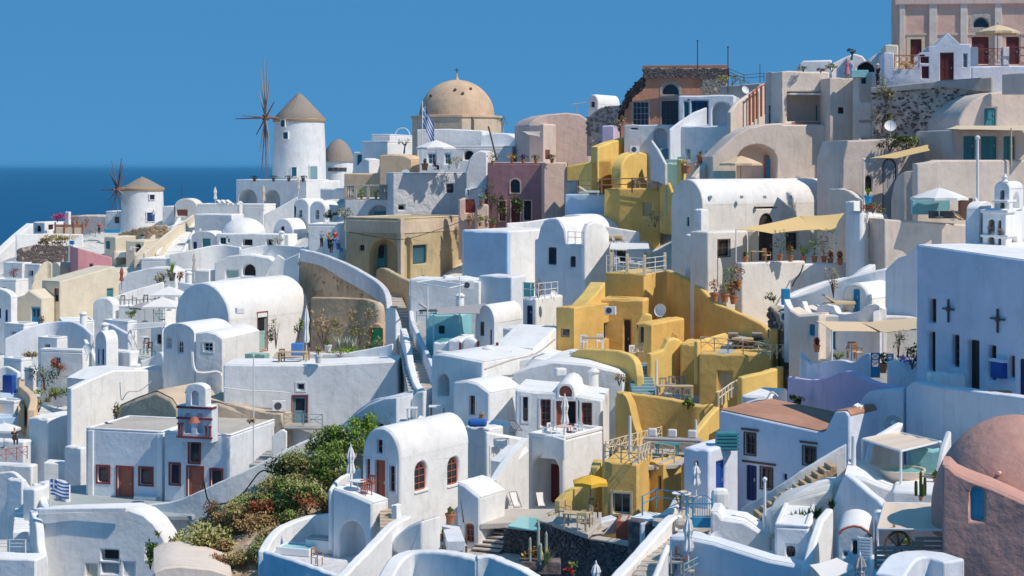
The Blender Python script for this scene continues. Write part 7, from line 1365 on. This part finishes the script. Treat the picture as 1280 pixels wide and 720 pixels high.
flatcover('sand coloured pergola sail on white posts over the plunge tub',[(1078,549,74),(1126,564,70.5),(1176,552,73),(1122,540,77)],'sandcloth',.04,foot=[592,606,600,590],name='tub_pergola',sag=.08); sail('upper sand coloured sail behind the pergola sail',[(1106,541,77),(1130,540,78.5),(1176,549,76),(1150,553,74.5)],'sandcloth',.06)
for x,y0,y1,t in ((1067,545,592,'white double post at the left of the plunge tub terrace'),(1186,540,600,'white post at the right of the plunge tub terrace')): pole(x,y0,y1,t,73,.12,ball=False)
WS('white_lip','white tapered wall right of the plunge tub','wall',[(1176,590,606,71.5),(1182,560,606,72),(1190,538,600,72.5)],th=.3,smooth=False)
sgn=root('wall_plaque','round grey logo plaque on the cave wall','sign',W(1116,530,79.2)); mk('disc',MB().tube((0,-.02,0),(0,.1,0),.42,24),'greypaint',sgn); mk('emblem',MB().lathe([(.08,0),(.12,.02),(.08,.04)],12),'whitepaint',sgn,Matrix.Translation((0,-.06,.06)) @ Matrix.Rotation(R(90),4,'X')); mk('lettering',MB().box(-.2,.2,-.04,-.021,-.16,-.1),'whitepaint',sgn)
potplant(1151,626,'tall dark cactus on the white roof deck',67.5,'terrapot',1.0,.2,'leafdark',kind='cactus',w_=.8); potplant(1170,606,'terracotta pot at the right of the plunge tub',71,'terrapot',.3,.3,'leafgreen')
flatcover('pale fabric pergola above a slatted fence at the bottom right',[(1097,661,62),(1186,663,61),(1186,630,66),(1106,629,66.5)],'sandcloth',.05,foot=[700,705,680,680],name='fabric_pergola',cat='pergola',sag=.06)
def slatfence():
 r=root('slat_fence','grey slatted fence in two steps under the fabric pergola','fence',W(1093,712,60)); q=60 / F
 for k in range(5): mk('slat',MB().box(0,50 * q,-.03,.03,(1 + k * 6) * q,(5 + k * 6) * q),'greywood',r)
 for k in range(6): mk('slat',MB().box(50.5 * q,88 * q,-.03,.03,(7 + k * 6) * q,(11 + k * 6) * q),'greywood',r)
 for x in (2,48,86): mk('post',MB().box((x - 1.5) * q,(x + 1.5) * q,.035,.1,0,36 * q),'greywood',r)
slatfence(); H('low_wall','white base wall under the slatted fence','house',1186,745,1090,('m',4),712,8,59.8); H('pergola_room','white back wall with a mint panel behind the fabric pergola','house',1190,720,1096,('m',2),652,8,65,op=[('L','win',1112,660,1135,690,U(c='whitepaint',g='mint',mull=(0,0)))])
wh=root('wooden_wheel','old wooden wheel with a slanted beam under the fabric pergola','wheel',W(1122,690,62),R(20)); mb=MB(); [mb.tube((.55 * math.cos(t * .3142),0,.2 + .55 * math.sin(t * .3142)),(.55 * math.cos((t + 1) * .3142),0,.2 + .55 * math.sin((t + 1) * .3142)),.05,6) for t in range(20)]; mk('rim',mb,'brown',wh)
for k in range(8): mk('spoke',MB().tube((0,0,.2),(.55 * math.cos(k * .785),0,.2 + .55 * math.sin(k * .785)),.03,5),'brown',wh)
mk('beam',MB().tube((.3,.1,-.2),(-.1,.1,1.0),.05,6),'wood',wh); bush(1140,692,1.0,.6,'yellow green plants beside the wooden wheel',61.5,('leafgrass','leafgreen'),120,.1)
WS('blue_cave','pale blue curved wall between the stairs and the small arched house','wall',[(1030,640,710,71),(1040,628,705,70.5),(1052,600,700,70),(1060,596,700,69.5),(1090,620,700,68.5),(1110,640,700,67.5)],m='bluewhite',th=.4,sk=2); WS('white_rib','white slanting rib wall right of the small window block','wall',[(1012,712,740,66),(1020,680,735,66.8),(1030,650,720,68),(1042,636,700,69.5)],th=.35,smooth=False)
sa=H('small_arch_house','small white arched house with a brown rim and white louvred shutter','house',1088,735,1046,('m',3),672,14,63.5,roof='vaultL',apex=656,op=[('L','win',1066,676,1072,694,U(c='brown')),('L','hole',1050,690,1059,696)])
def brim():
 q=62.8 / F; P=[((x - 1067) * q,0,(660 - y) * q) for x,y in ((1048,668),(1053,662),(1060,659),(1068,657.5),(1076,659),(1084,664),(1089,671))]; mb=MB(); [mb.tube(P[i],P[i + 1],.05,6) for i in range(6)]; mk('arch_rim',mb,'redbrown',sa.root,rmat(sa.root).inverted() @ Matrix.Translation(W(1067,660,62.8)))
 s=root('louvre_shutter','white louvred shutter leaning on the small arched house','shutter',W(1081,706,62),R(-20)); q=62 / F
 for x in (-8,8): mk('stile',MB().box((x - 1) * q,(x + 1) * q,-.04,.04,0,35 * q),'whitepaint',s)
 for k in range(9): mk('louvre',MB().box(-7 * q,7 * q,-.05,.03,(2 + k * 3.7) * q,(4.2 + k * 3.7) * q),'whitepaint',s)
brim()
sail('white fabric canopy at the bottom edge beside the arched house',[(1012,706,60),(1046,697,62),(1074,708,61),(1030,730,57)],'whitecloth',.1); closedp(1075,752,1.6,'closed grey parasol at the bottom edge',58,cl='greycloth'); H('bottom_block','white blank block along the bottom edge under the canopy','house',1095,770,1012,('m',1),735,10,56,m='bluewhite')
# pink domed chapel
pdm=H('pink_chapel','dusty pink chapel with a turquoise arched window at the bottom right','chapel',1330,790,1178,('m',2),648,16,57,m='pinkdome',sk=3,bev=.12,roof='outL',out=[(1178,582),(1186,583),(1195,592),(1210,599),(1240,610),(1280,628),(1330,650)],op=[('L','win',1213,609,1230,652,U(c='turqpaint',arch=1,rd=.28,mull=(1,1),g='turqpaint'))])
def pinkdome():
 c=W(1273,640,62); q=62 / F; r=root('pink_dome','large dusty pink dome with small spouts at the bottom right','dome',c); Rr=106 * q; hh=121 * q
 mk('dome',MB().lathe([(Rr,-.8)] + [(Rr * math.cos(t * math.pi / 32),hh * math.sin(t * math.pi / 32)) for t in range(16)] + [(.02,hh)],48,cap=False),'pinkdome',r,smooth=60)
 for a,e in ((-2.1,.55),(-1.55,.5)):
  x,y,z=Rr * math.cos(e) * math.cos(a),Rr * math.cos(e) * math.sin(a),hh * math.sin(e); mk('spout',MB().tube((x,y,z),(x * 1.12,y * 1.12,z + .03),.07,7),'salmon',r)
pinkdome()
WS('blue_slope','pale blue rounded slope at the bottom edge left of the pink chapel','wall',[(1130,722,745,55),(1145,700,740,56),(1160,696,735,56.5),(1180,704,735,56)],m='bluewhite',th=1.0)
# ================================================================== BOTTOM LEFT: red trimmed chapel, vault, bushy slope
RT=dict(c='red',trim='red',tw=.13)
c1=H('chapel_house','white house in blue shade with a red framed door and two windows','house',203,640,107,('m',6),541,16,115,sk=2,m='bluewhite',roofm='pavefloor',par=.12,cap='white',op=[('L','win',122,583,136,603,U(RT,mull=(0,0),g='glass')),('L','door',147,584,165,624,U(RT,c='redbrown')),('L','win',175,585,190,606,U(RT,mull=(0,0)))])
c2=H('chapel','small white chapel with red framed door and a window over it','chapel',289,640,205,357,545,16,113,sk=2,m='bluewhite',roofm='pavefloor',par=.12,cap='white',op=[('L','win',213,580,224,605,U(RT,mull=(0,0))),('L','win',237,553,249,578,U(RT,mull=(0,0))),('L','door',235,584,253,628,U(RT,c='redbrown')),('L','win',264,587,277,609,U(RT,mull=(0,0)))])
for x in (114,200): s,z=c1.hit('L',x,600); mk('pilaster',MB().box(s - .2,s + .2,-.12,.1,-1,c1.H - .05),'white',c1.root,bevel=.04)
s0,z0=c1.hit('L',172,618); mk('bench',MB().box(s0,s0 + 1.7,-.6,-.005,z0 - 1,z0),'white',c1.root,bevel=.05)
def belfry():
 t=H('belfry','white chapel belfry with red ledges and two open arches','belfry',265,548,222,273,508,16,112.5,sk=.3,bev=.03,m='bluewhite',op=[('L','niche',231,516,239,542,dict(arch=1,rd=.4)),('L','niche',246,516,254,542,dict(arch=1,rd=.4))])
 H('x','','',257,509,232,264,488,16,112.3,into=t,sk=0,bev=.03,roof='vaultL',apex=480,op=[('L','niche',239,488,248,507,dict(arch=1,rd=.4))])
 for x0,x1,y in ((221,266,508),(221,266,521.5),(221,266,545)):
  a,z=t.hit('L',x0,y); b,_=t.hit('L',x1,y); mk('ledge',MB().box(a,min(b,.06),-.1,-.005 if y != 508 else .6,z - .1,z + .04),'red',t.root,bevel=.02)
 for x,y0,y1 in ((224,530,545),(228,530,545),(258,534,545),(263,534,545),(234,491,507),(237,491,507),(250,493,507),(253.5,493,507)):
  a,z1=t.hit('L',x,y0); _,z0=t.hit('L',x,y1); mk('colonnette',MB().tube((a,-.05,z0),(a,-.05,z1),.06,7),'red',t.root); mk('capital',MB().box(a - .1,a + .1,-.15,-.006,z1,z1 + .09),'red',t.root)
 b=root('bell','dark red bell hanging between the belfry arches','bell',W(243,528,111.8)); mk('body',MB().lathe([(.42,0),(.34,.1),(.24,.3),(.08,.38)],14),'redbrown',b,smooth=60)
 P=t.hit('L',244,480);
belfry()
slab((200,626,114.5),[(55,628),(60,608),(108,606),(203,627),(290,625),(240,645),(150,645),(60,640)],'greyfloor','terrace',.3)
WS('terrace_wall','low white wall behind the grey terrace of the chapel house','wall',[(54,578,612,126),(80,580,610,126),(108,577,608,126)],smooth=False,th=1.5)
WS('curved_white_wall','long curving white wall below the chapel climbing to the landing','wall',[(183,631,665,111.5),(215,627,672,110.6),(240,618,672,110),(280,600,660,109.4),(318,583,650,109.2),(350,566,625,109.2),(380,552,590,109.4),(400,546,570,109.6),(425,538,560,109.6),(437,534,556,109.8)],th=.35,m='white',sk=2)
cable('black cable looping over the curving white wall',[(255,603,108.9),(262,628,108.9),(285,628,108.8),(305,615,108.7),(325,590,108.7),(340,590,108.7),(362,594,108.6)],.05,'black','cable','cable'); cable('second black cable hanging down the curving white wall',[(262,628,108.9),(258,650,108.9),(245,662,109),(235,652,109.3)],.045,'black','cable','cable')
ST('grey steps behind the curving white wall',(322,582,113),(346,562,117),1.2,6,'concrete'); WS('ramp_wall','white wall below the landing with a rounded end','wall',[(340,545,575,114),(352,538,572,114),(358,540,570,114)],th=.4)
WS('white_ramp','white swooping ramp right of the landing above the bushes','wall',[(408,545,580,113),(430,528,570,112),(450,510,560,111),(470,498,550,110),(494,495,545,109)],m='bluewhite',th=.4)
H('sand_mound','sandy bank left behind the chapel house roof','rock',224,545,140,('m',5),522,20,123,m='sandfloor',bev=.3,roof='outL',out=[(140,520),(150,506),(170,497),(195,488),(215,498),(224,512)]); H('sand_mound','sandy bank behind the chapel roof under the pipe wall','rock',350,545,255,('m',5),520,14,120,m='sandfloor',bev=.3,roof='outL',out=[(255,498),(275,503),(310,515),(335,522),(350,524)])
bush(146,524,.9,1.2,'dry shrub at the left of the sandy bank',118.5,('leafolive',),110,.16); bush(312,530,.9,.5,'brown dry tuft on the chapel roof',112,('leafdry',),90,.14)
H('lit_white_wall','large plain sunlit white wall left of the sandy bank','house',90,590,83,202,490,20,127,roof='outR',out=[(90,486),(115,474),(142,463),(198,462),(202,470)],sk=3); H('white_block','white block stepping down left of the big sunlit wall','house',60,600,33,108,524,24,129); H('white_block','white wall between the big sunlit wall and the chapel house','house',102,600,80,112,560,20,125)
# vault at the bottom
H('store_vault','white rounded store house with dark square openings at the bottom left','house',214,745,47,('m',2.2),690,10,103,roof='outL',out=[(47,641),(90,639),(160,637),(178,643),(192,655),(204,672),(211,690),(214,705)],op=[('L','hole',126,687,148,702),('L','win',126.5,703,148,718,U(c='greypaint',g='concrete',mull=(0,0))),('L','hole',182,679,196,700),('L','win',107,705,121,722,U(c='cream',g='cream',mull=(0,0))),('L','win',154,703,168,722,U(c='whitepaint',g='warm',mull=(0,0)))])
WS('vault_parapet','white parapet lip along the store house roof','wall',[(47,636,642,104),(100,635,640,103.6),(158,634,640,103)],th=.2,sk=0,smooth=False)
bush(188,712,1.1,1.7,'green fig shrub before the dark opening of the store house',100.5,('leafgreen',),240,.17); bush(198,672,.6,.6,'small green tuft on the curve of the store house',101.5,('leafgreen',),70,.13)
H('sandy_roof','pale sandy roof at the bottom edge below the bushes','house',290,750,192,('m',6),718,8,92,m='beigepale',roof='outL',out=[(192,716),(205,709),(225,707),(265,711),(290,719)])
flag(62,596,655,108,1.5,1.0,'small blue and white striped flag on a low pole at the left',.03,.25)
LEFT=[(58,668,36,72,640,20,108,'white stepped pillar left of the store house'),(44,690,28,60,612,18,112,'white tall block at the left of the small flag'),(28,650,8,34,600,18,114,'white narrow block under the brown railing'),(45,745,-20,60,700,10,100,'grey white floor block at the bottom left corner'),(40,610,-12,48,582,14,121,'white broad block below the brown railing'),(30,570,-12,40,552,14,128,'white block under the dark railing at the left edge'),(70,640,46,84,606,25,115,'white curved gate pillar beside the grey terrace')]
for (px,py,L,Rr,t,a,d,lab) in LEFT: H('yard_block',lab,'house',px,py,L,Rr,t,a,d,bev=.12)
WS('white_stair_wall','white stair wall curving left of the store house','wall',[(38,640,720,105),(44,655,720,104),(46,680,725,103),(50,700,730,102)],th=.5); WS('white_stair_wall','white wall winding down beside the small flag','wall',[(40,604,640,116),(47,614,650,114),(52,632,660,111),(64,640,668,108)],th=.5)
rail('white railing at the left edge above the grey floor block',[(-8,690,103),(32,690,102)],.75,'whitepaint',1.5,3); rail('brown railing at the left edge with dark posts',[(-6,579,122),(34,573,124)],.9,'redbrown',.8,2,x=True)
person(18,556,'dark haired person in black top behind the brown railing','clothdark','clothdark',d=124,rz=30,pose='sit',arms='fwd')
parasol(5,560,1.4,1.9,'white parasol at the left edge above the brown railing',126,cl='whitecloth',n=4); ST('white steps at the left edge below the railing',(30,668,110),(34,612,118),1.4,10,'white'); ST('grey white steps at the bottom left corner',(14,716,101),(16,690,105),2.0,5,'greywhite')
# ----- bushy slope
def slope():
 pts=[(200,690,101),(215,715,96),(240,740,92),(330,735,91),(345,690,95),(410,640,99.5),(440,590,104),(448,550,109),(430,540,111),(390,555,111.5),(340,600,107.5),(270,660,104)]
 mb=MB(); C=W(320,650,100); P=[W(*p) - C for p in pts]; c=V((0,0,.3)); mb.v=[tuple(c)] + [tuple(p) for p in P]; n=len(P)
 for i in range(n): mb.f.append((0,1 + i,1 + (i + 1) % n))
 bm=bmesh.new(); me=meshof('earth_slope',mb,'earth'); bm.from_mesh(me); bmesh.ops.subdivide_edges(bm,edges=bm.edges,cuts=7,use_grid_fill=True)
 for v in bm.verts: v.co.z +=random.uniform(-.15,.15)
 bm.to_mesh(me); bm.free(); o=link('earth_slope',me); o.location=C - V((0,0,.55)); o['kind']='structure'
 mb=MB()
 for _ in range(900):
  x,y=random.choice([(random.uniform(225,345),random.uniform(680,725)),(random.uniform(300,345),random.uniform(640,700))]); d=103 - (y - 640) * .115; p=W(x,y,d) - C; s_=random.uniform(.06,.22); b=len(mb.v)
  mb.box(-s_,s_,-s_,s_,-s_ * .6,s_ * .6,Matrix.Translation(p) @ Matrix.Rotation(random.uniform(0,3),4,V((random.random(),random.random(),.5))));
 r=mk('rubble_stones',mb,'stonepale'); r.location=C - V((0,0,.4)); tag(r,'pale rubble stones scattered on the slope below the bushes','rubble',kind='stuff')
slope()
B=[(242,700,99,2.9,2.3,('leafgrass',),900,.22,'round yellow green grassy bush at the foot of the slope'),(268,690,98.5,1.6,1.5,('leafgrass','leafdry'),420,.18,'drier grassy bush right of the round one'),(282,672,101.5,2.6,2.6,('leafdry','leafgrass'),700,.16,'brown dry bush halfway down the slope'),(268,668,103,2.0,2.6,('leafrust','leafdark'),300,.15,'spindly dark dry shrub against the curving wall'),(306,668,100.5,3.0,2.0,('leafdry',),600,.16,'wide tan dry bush under the green ones'),(320,660,101.5,2.6,2.4,('leafrust','leafolive'),600,.16,'reddish brown bush at the middle of the slope'),(300,648,104,2.6,2.2,('leafgreen','leafolive'),600,.16,'olive green bush near the curving wall'),(325,706,95.5,2.0,2.0,('leafgrass','leafgreen'),500,.16,'green grassy bush beside the plunge pool wall'),(345,640,103,3.6,2.8,('leafgreen','leafolive'),1100,.17,'large green bush left in the thicket'),(372,636,101.5,3.4,2.6,('leafgreen','leafgrass'),1000,.17,'large light green bush in the middle of the thicket'),(395,640,100.5,3.0,2.0,('leafrust','leafdry','leafgreen'),800,.16,'rust and green bush at the lower right of the thicket'),(352,605,107,3.2,2.6,('leafgreen','leafdark'),900,.17,'dark green bush at the top left of the thicket'),(382,600,106,3.8,3.2,('leafgreen','leafolive'),1200,.17,'tall green bush in the upper thicket'),(408,612,104,2.8,2.8,('leafgreen',),800,.17,'green bush beside the pale blue gable'),(398,570,109,3.2,2.6,('leafdark','leafgreen'),800,.17,'dark green bush under the landing'),(428,572,107.5,2.6,2.6,('leafbright','leafgreen'),800,.15,'bright feathery green bush near the white vault'),(440,548,109.5,1.9,2.2,('leafbright',),500,.14,'small bright green bush topmost on the slope'),(420,630,101,1.6,1.8,('leafgreen','leafrust'),350,.16,'green bush touching the curved balcony parapet'),(335,628,105.5,1.8,2.2,('leafolive',),300,.15,'thin olive shrub leaning over the curving wall'),(225,700,98,1.6,1.2,('leafgrass','leafdry'),360,.17,'low straw coloured tuft at the lowest left of the slope'),(290,702,96,2.4,1.1,('leafdry','leafgrass'),420,.16,'flat straw coloured shrub among the rubble stones'),(335,680,98,2.2,1.6,('leafdry','leafolive'),420,.16,'straw and olive shrub left of the plunge pool wall'),(360,660,99.5,2.2,1.6,('leafgreen','leafdry'),420,.16,'mixed green and straw shrub above the plunge pool wall'),(262,705,96,1.6,1.0,('leafrust','leafdry'),260,.15,'rusty low shrub beside the sandy roof')]
for x,y,d,w_,h,m,n,sz,t in B: bush(x + 11,y + 8,w_ * 1.12,h * 1.0,t,d - 1.2,m,int(n * 3.2),sz * .9,lobes=10,group='bushes on the slope')
mb=MB(); C=W(300,680,100)
for _ in range(6000):
 x=random.uniform(212,430); y=712 - (x - 212) * .62 + random.uniform(-38,30); d=103 - (y - 640) * .115; p=W(x,y,d) - C; leafcloud(mb,p,(.25,.25,.2),2,.18)
g=mk('ground_cover',mb,'leafgrass'); g.location=C; g['kind']='stuff'; g['label']='low dry grass and weeds covering the slope'
# steps and terrace at the stone stair foot
ST('grey blue steps at the foot of the stone stairs',(500,533,108),(505,508,111.5),1.2,6,'greyteal'); H('stair_house','white curved stair house at the foot of the stone stairs','house',530,545,513,566,505,26,109,roof='outL',out=[(513,500),(520,490),(530,488)]); table(515,524,'small white stool table by the grey blue steps',106,'whitepaint','whitepaint',.35,False); table(546,522,'low table under the blue shaded block',105.5,'greywood','whitepaint',.5,False)
sail('white tent like canopy on the terrace behind the barrel vault',[(505,540,99),(525,519,103),(560,530,104),(540,541,99)],'whitecloth',.1); slab((520,535,103),[(485,545),(570,545),(580,522),(500,524)],'greyfloor','terrace',.3)
H('blue_ramp_block','blue shaded retaining block with a small arched drain','house',497,560,440,('m',3),520,20,108,m='bluewhite',roof='outL',out=[(440,520),(460,505),(480,497),(497,496)],op=[('L','hole',468,529,480,545,dict(arch=1))])
# ================================================================== SMALL THINGS of the left hillside and roofs
for lab,pts in (('white bowl shaped yard parapet below the bright blue door',[(6,424,450,157),(40,408,445,158),(70,402,440,159),(95,404,440,157),(113,418,445,154)]),('white parapet stepping down beside the dish',[(104,424,460,150),(112,436,465,149),(118,452,470,147)]),('blue shaded inner wall behind the small vault',[(128,402,440,154),(142,408,440,152),(160,418,440,150)]),
 ('white parapet rising under the dark brown parasol',[(140,372,395,170),(170,362,390,171),(205,352,385,172)]),('white curved parapet right of the green lattice railing',[(176,452,470,142),(190,446,470,142),(200,440,470,141),(204,452,470,140)]),('white stair shoulder left of the arched window house',[(150,470,500,136),(165,462,500,136),(185,458,500,137),(203,456,500,138)]),
 ('white low parapet in front of the wide doorway vault',[(222,352,370,172),(250,356,372,171),(275,350,370,171),(300,346,368,171)]),('white sloping parapet before the row house',[(212,318,335,190),(240,312,332,190),(275,306,328,191),(300,309,328,190)]),('white curved parapet left of the alley people',[(300,312,330,184),(335,306,326,184),(370,308,326,182),(388,312,328,180)]),
 ('white wall curving round the small flag terrace',[(36,622,660,113),(52,612,650,114),(70,600,640,116),(82,606,640,114)]),('white wall stepping at the left edge below the brown railing',[(-8,592,640,119),(14,590,640,118.5),(26,600,640,118),(38,618,650,116)]),('white parapet at the left edge beside the mint panel',[(-8,462,490,146),(8,458,490,146),(22,466,490,145)])):
 WS('parapet',lab,'wall',pts,th=.35,m='bluewhite' if 'blue' in lab else 'white')
for x,y,d,t in ((131,418,150,'small white chimney beside the blue fronted vault'),(104,404,158,'small white chimney at the right of the bowl shaped parapet'),(236,352,172,'white chimney stub beside the closed beige parasol'),(352,300,195,'white chimney at the right end of the row house'),(300,262,216,'white chimney near the loungers'),(610,452,112,'white chimney on the roof hump by the maroon posts'),(742,482,104,'white chimney on the broad white roof'),(575,384,128,'white chimney over the turquoise terrace')):
 r=root('chimney',t,'chimney',W(x,y,d)); mk('stack',MB().lathe([(.32,-.6),(.3,.7),(.26,.8)],14),'white',r,smooth=40); mk('cap',MB().lathe([(.36,.8),(.38,.9),(.2,1.05),(.05,1.1)],14),'white',r,smooth=40)
for x,y,d,w_,h,m,t in ((17,348,203,2.2,1.6,'leafrust','dark red plants on the steps at the left edge'),(10,362,197,1.8,1.2,'leafrust','dark red flowering plants lower on the left edge steps'),(348,308,184,1.6,1.3,'leafsilver','grey green round shrub left of the alley people'),(205,350,175,1.8,1.3,'leafolive','olive shrub in the row of pots below the long stairs'),(164,398,157,1.3,1.0,'leafgreen','green shrub among the cafe tables'),(70,500,137,2.4,1.4,'leafgreen','green shrub right of the slatted pergola bank'),(388,302,178,1.2,1.0,'leafgreen','small green shrub on the white terrace by the olive tree'),(860,512,97,.9,.7,'leafgreen','small green shrub at the foot of the olive yellow wall'),(1000,508,91,1.0,.7,'leafdark','dark plants on the terracotta roof edge')):
 bush(x,y,w_,h,t,d,(m,),220,.15)
cable('long white pipe running along the retaining wall to the door',[(277,484,120.9),(310,488,120.8),(340,489,120.8),(363,491,120.8)],.05,'whitepaint'); cable('dark cable looping across the sunlit wall left of the chapel',[(150,478,124),(152,500,124),(160,490,124),(175,488,124.5),(190,476,125)],.04,'greypaint','cable','cable')
cable('overhead wires strung across the ochre house',[(436,290,150),(470,296,149),(505,299,149),(545,288,150),(579,276,152)],.03,'black','cable','cable'); cable('white pipe on the roof edge of the shaded block',[(606,462,106),(640,450,108),(670,442,110),(694,424,112)],.06,'stonepale')
for x in (931,1004):
 y = 537 if x == 931 else 553; s0,z0 = bh2.hit('L',x - 4,y); s1,_=bh2.hit('L',x + 18,y); mk('lintel',MB().box(s0,s1,-.06,-.004,z0,z0 + .1),'brown',bh2.root)
s0,z0=bh2.hit('L',928,577); s1,_=bh2.hit('L',970,577); mk('lintel',MB().box(s0,s1,-.06,-.004,z0,z0 + .1),'brown',bh2.root)
for x,y,d,t in ((455,236,187,'white wall lamp post beside the balcony'),(640,446,111.5,'white drain vent on the sloping roof flank'),(320,330,184,'white roof vent above the little arched doorway'),(250,290,205,'small roof vent on the shallow arched roof')): lampglobe(x,y,t,d)
for x,y,d,t in ((700,470,105,'sunken skylight box on the broad white roof'),(300,392,139,'small white box on the big barrel vault side'),(560,352,133,'white box on the white walled yard')): box_thing('roof_box',t,'box',x,y,.7,.6,.5,'white',d,20,bev=.08)
# ================================================================== AIR
def air():
 mb=MB().box(-70000,70000,-4000,130000,-1.0,121.0); o=mk('haze',mb,'white'); o.data.materials.clear(); o['kind']='stuff'
 m=bpy.data.materials.new('haze'); m.use_nodes=True; t=m.node_tree; t.nodes.clear(); out=t.nodes.new('ShaderNodeOutputMaterial'); v=t.nodes.new('ShaderNodeVolumePrincipled')
 v.inputs['Color'].default_value=(0.16,0.60,1.0,1); v.inputs['Density'].default_value=1.6e-5; t.links.new(v.outputs[0],out.inputs['Volume']); o.data.materials.append(m)
air()
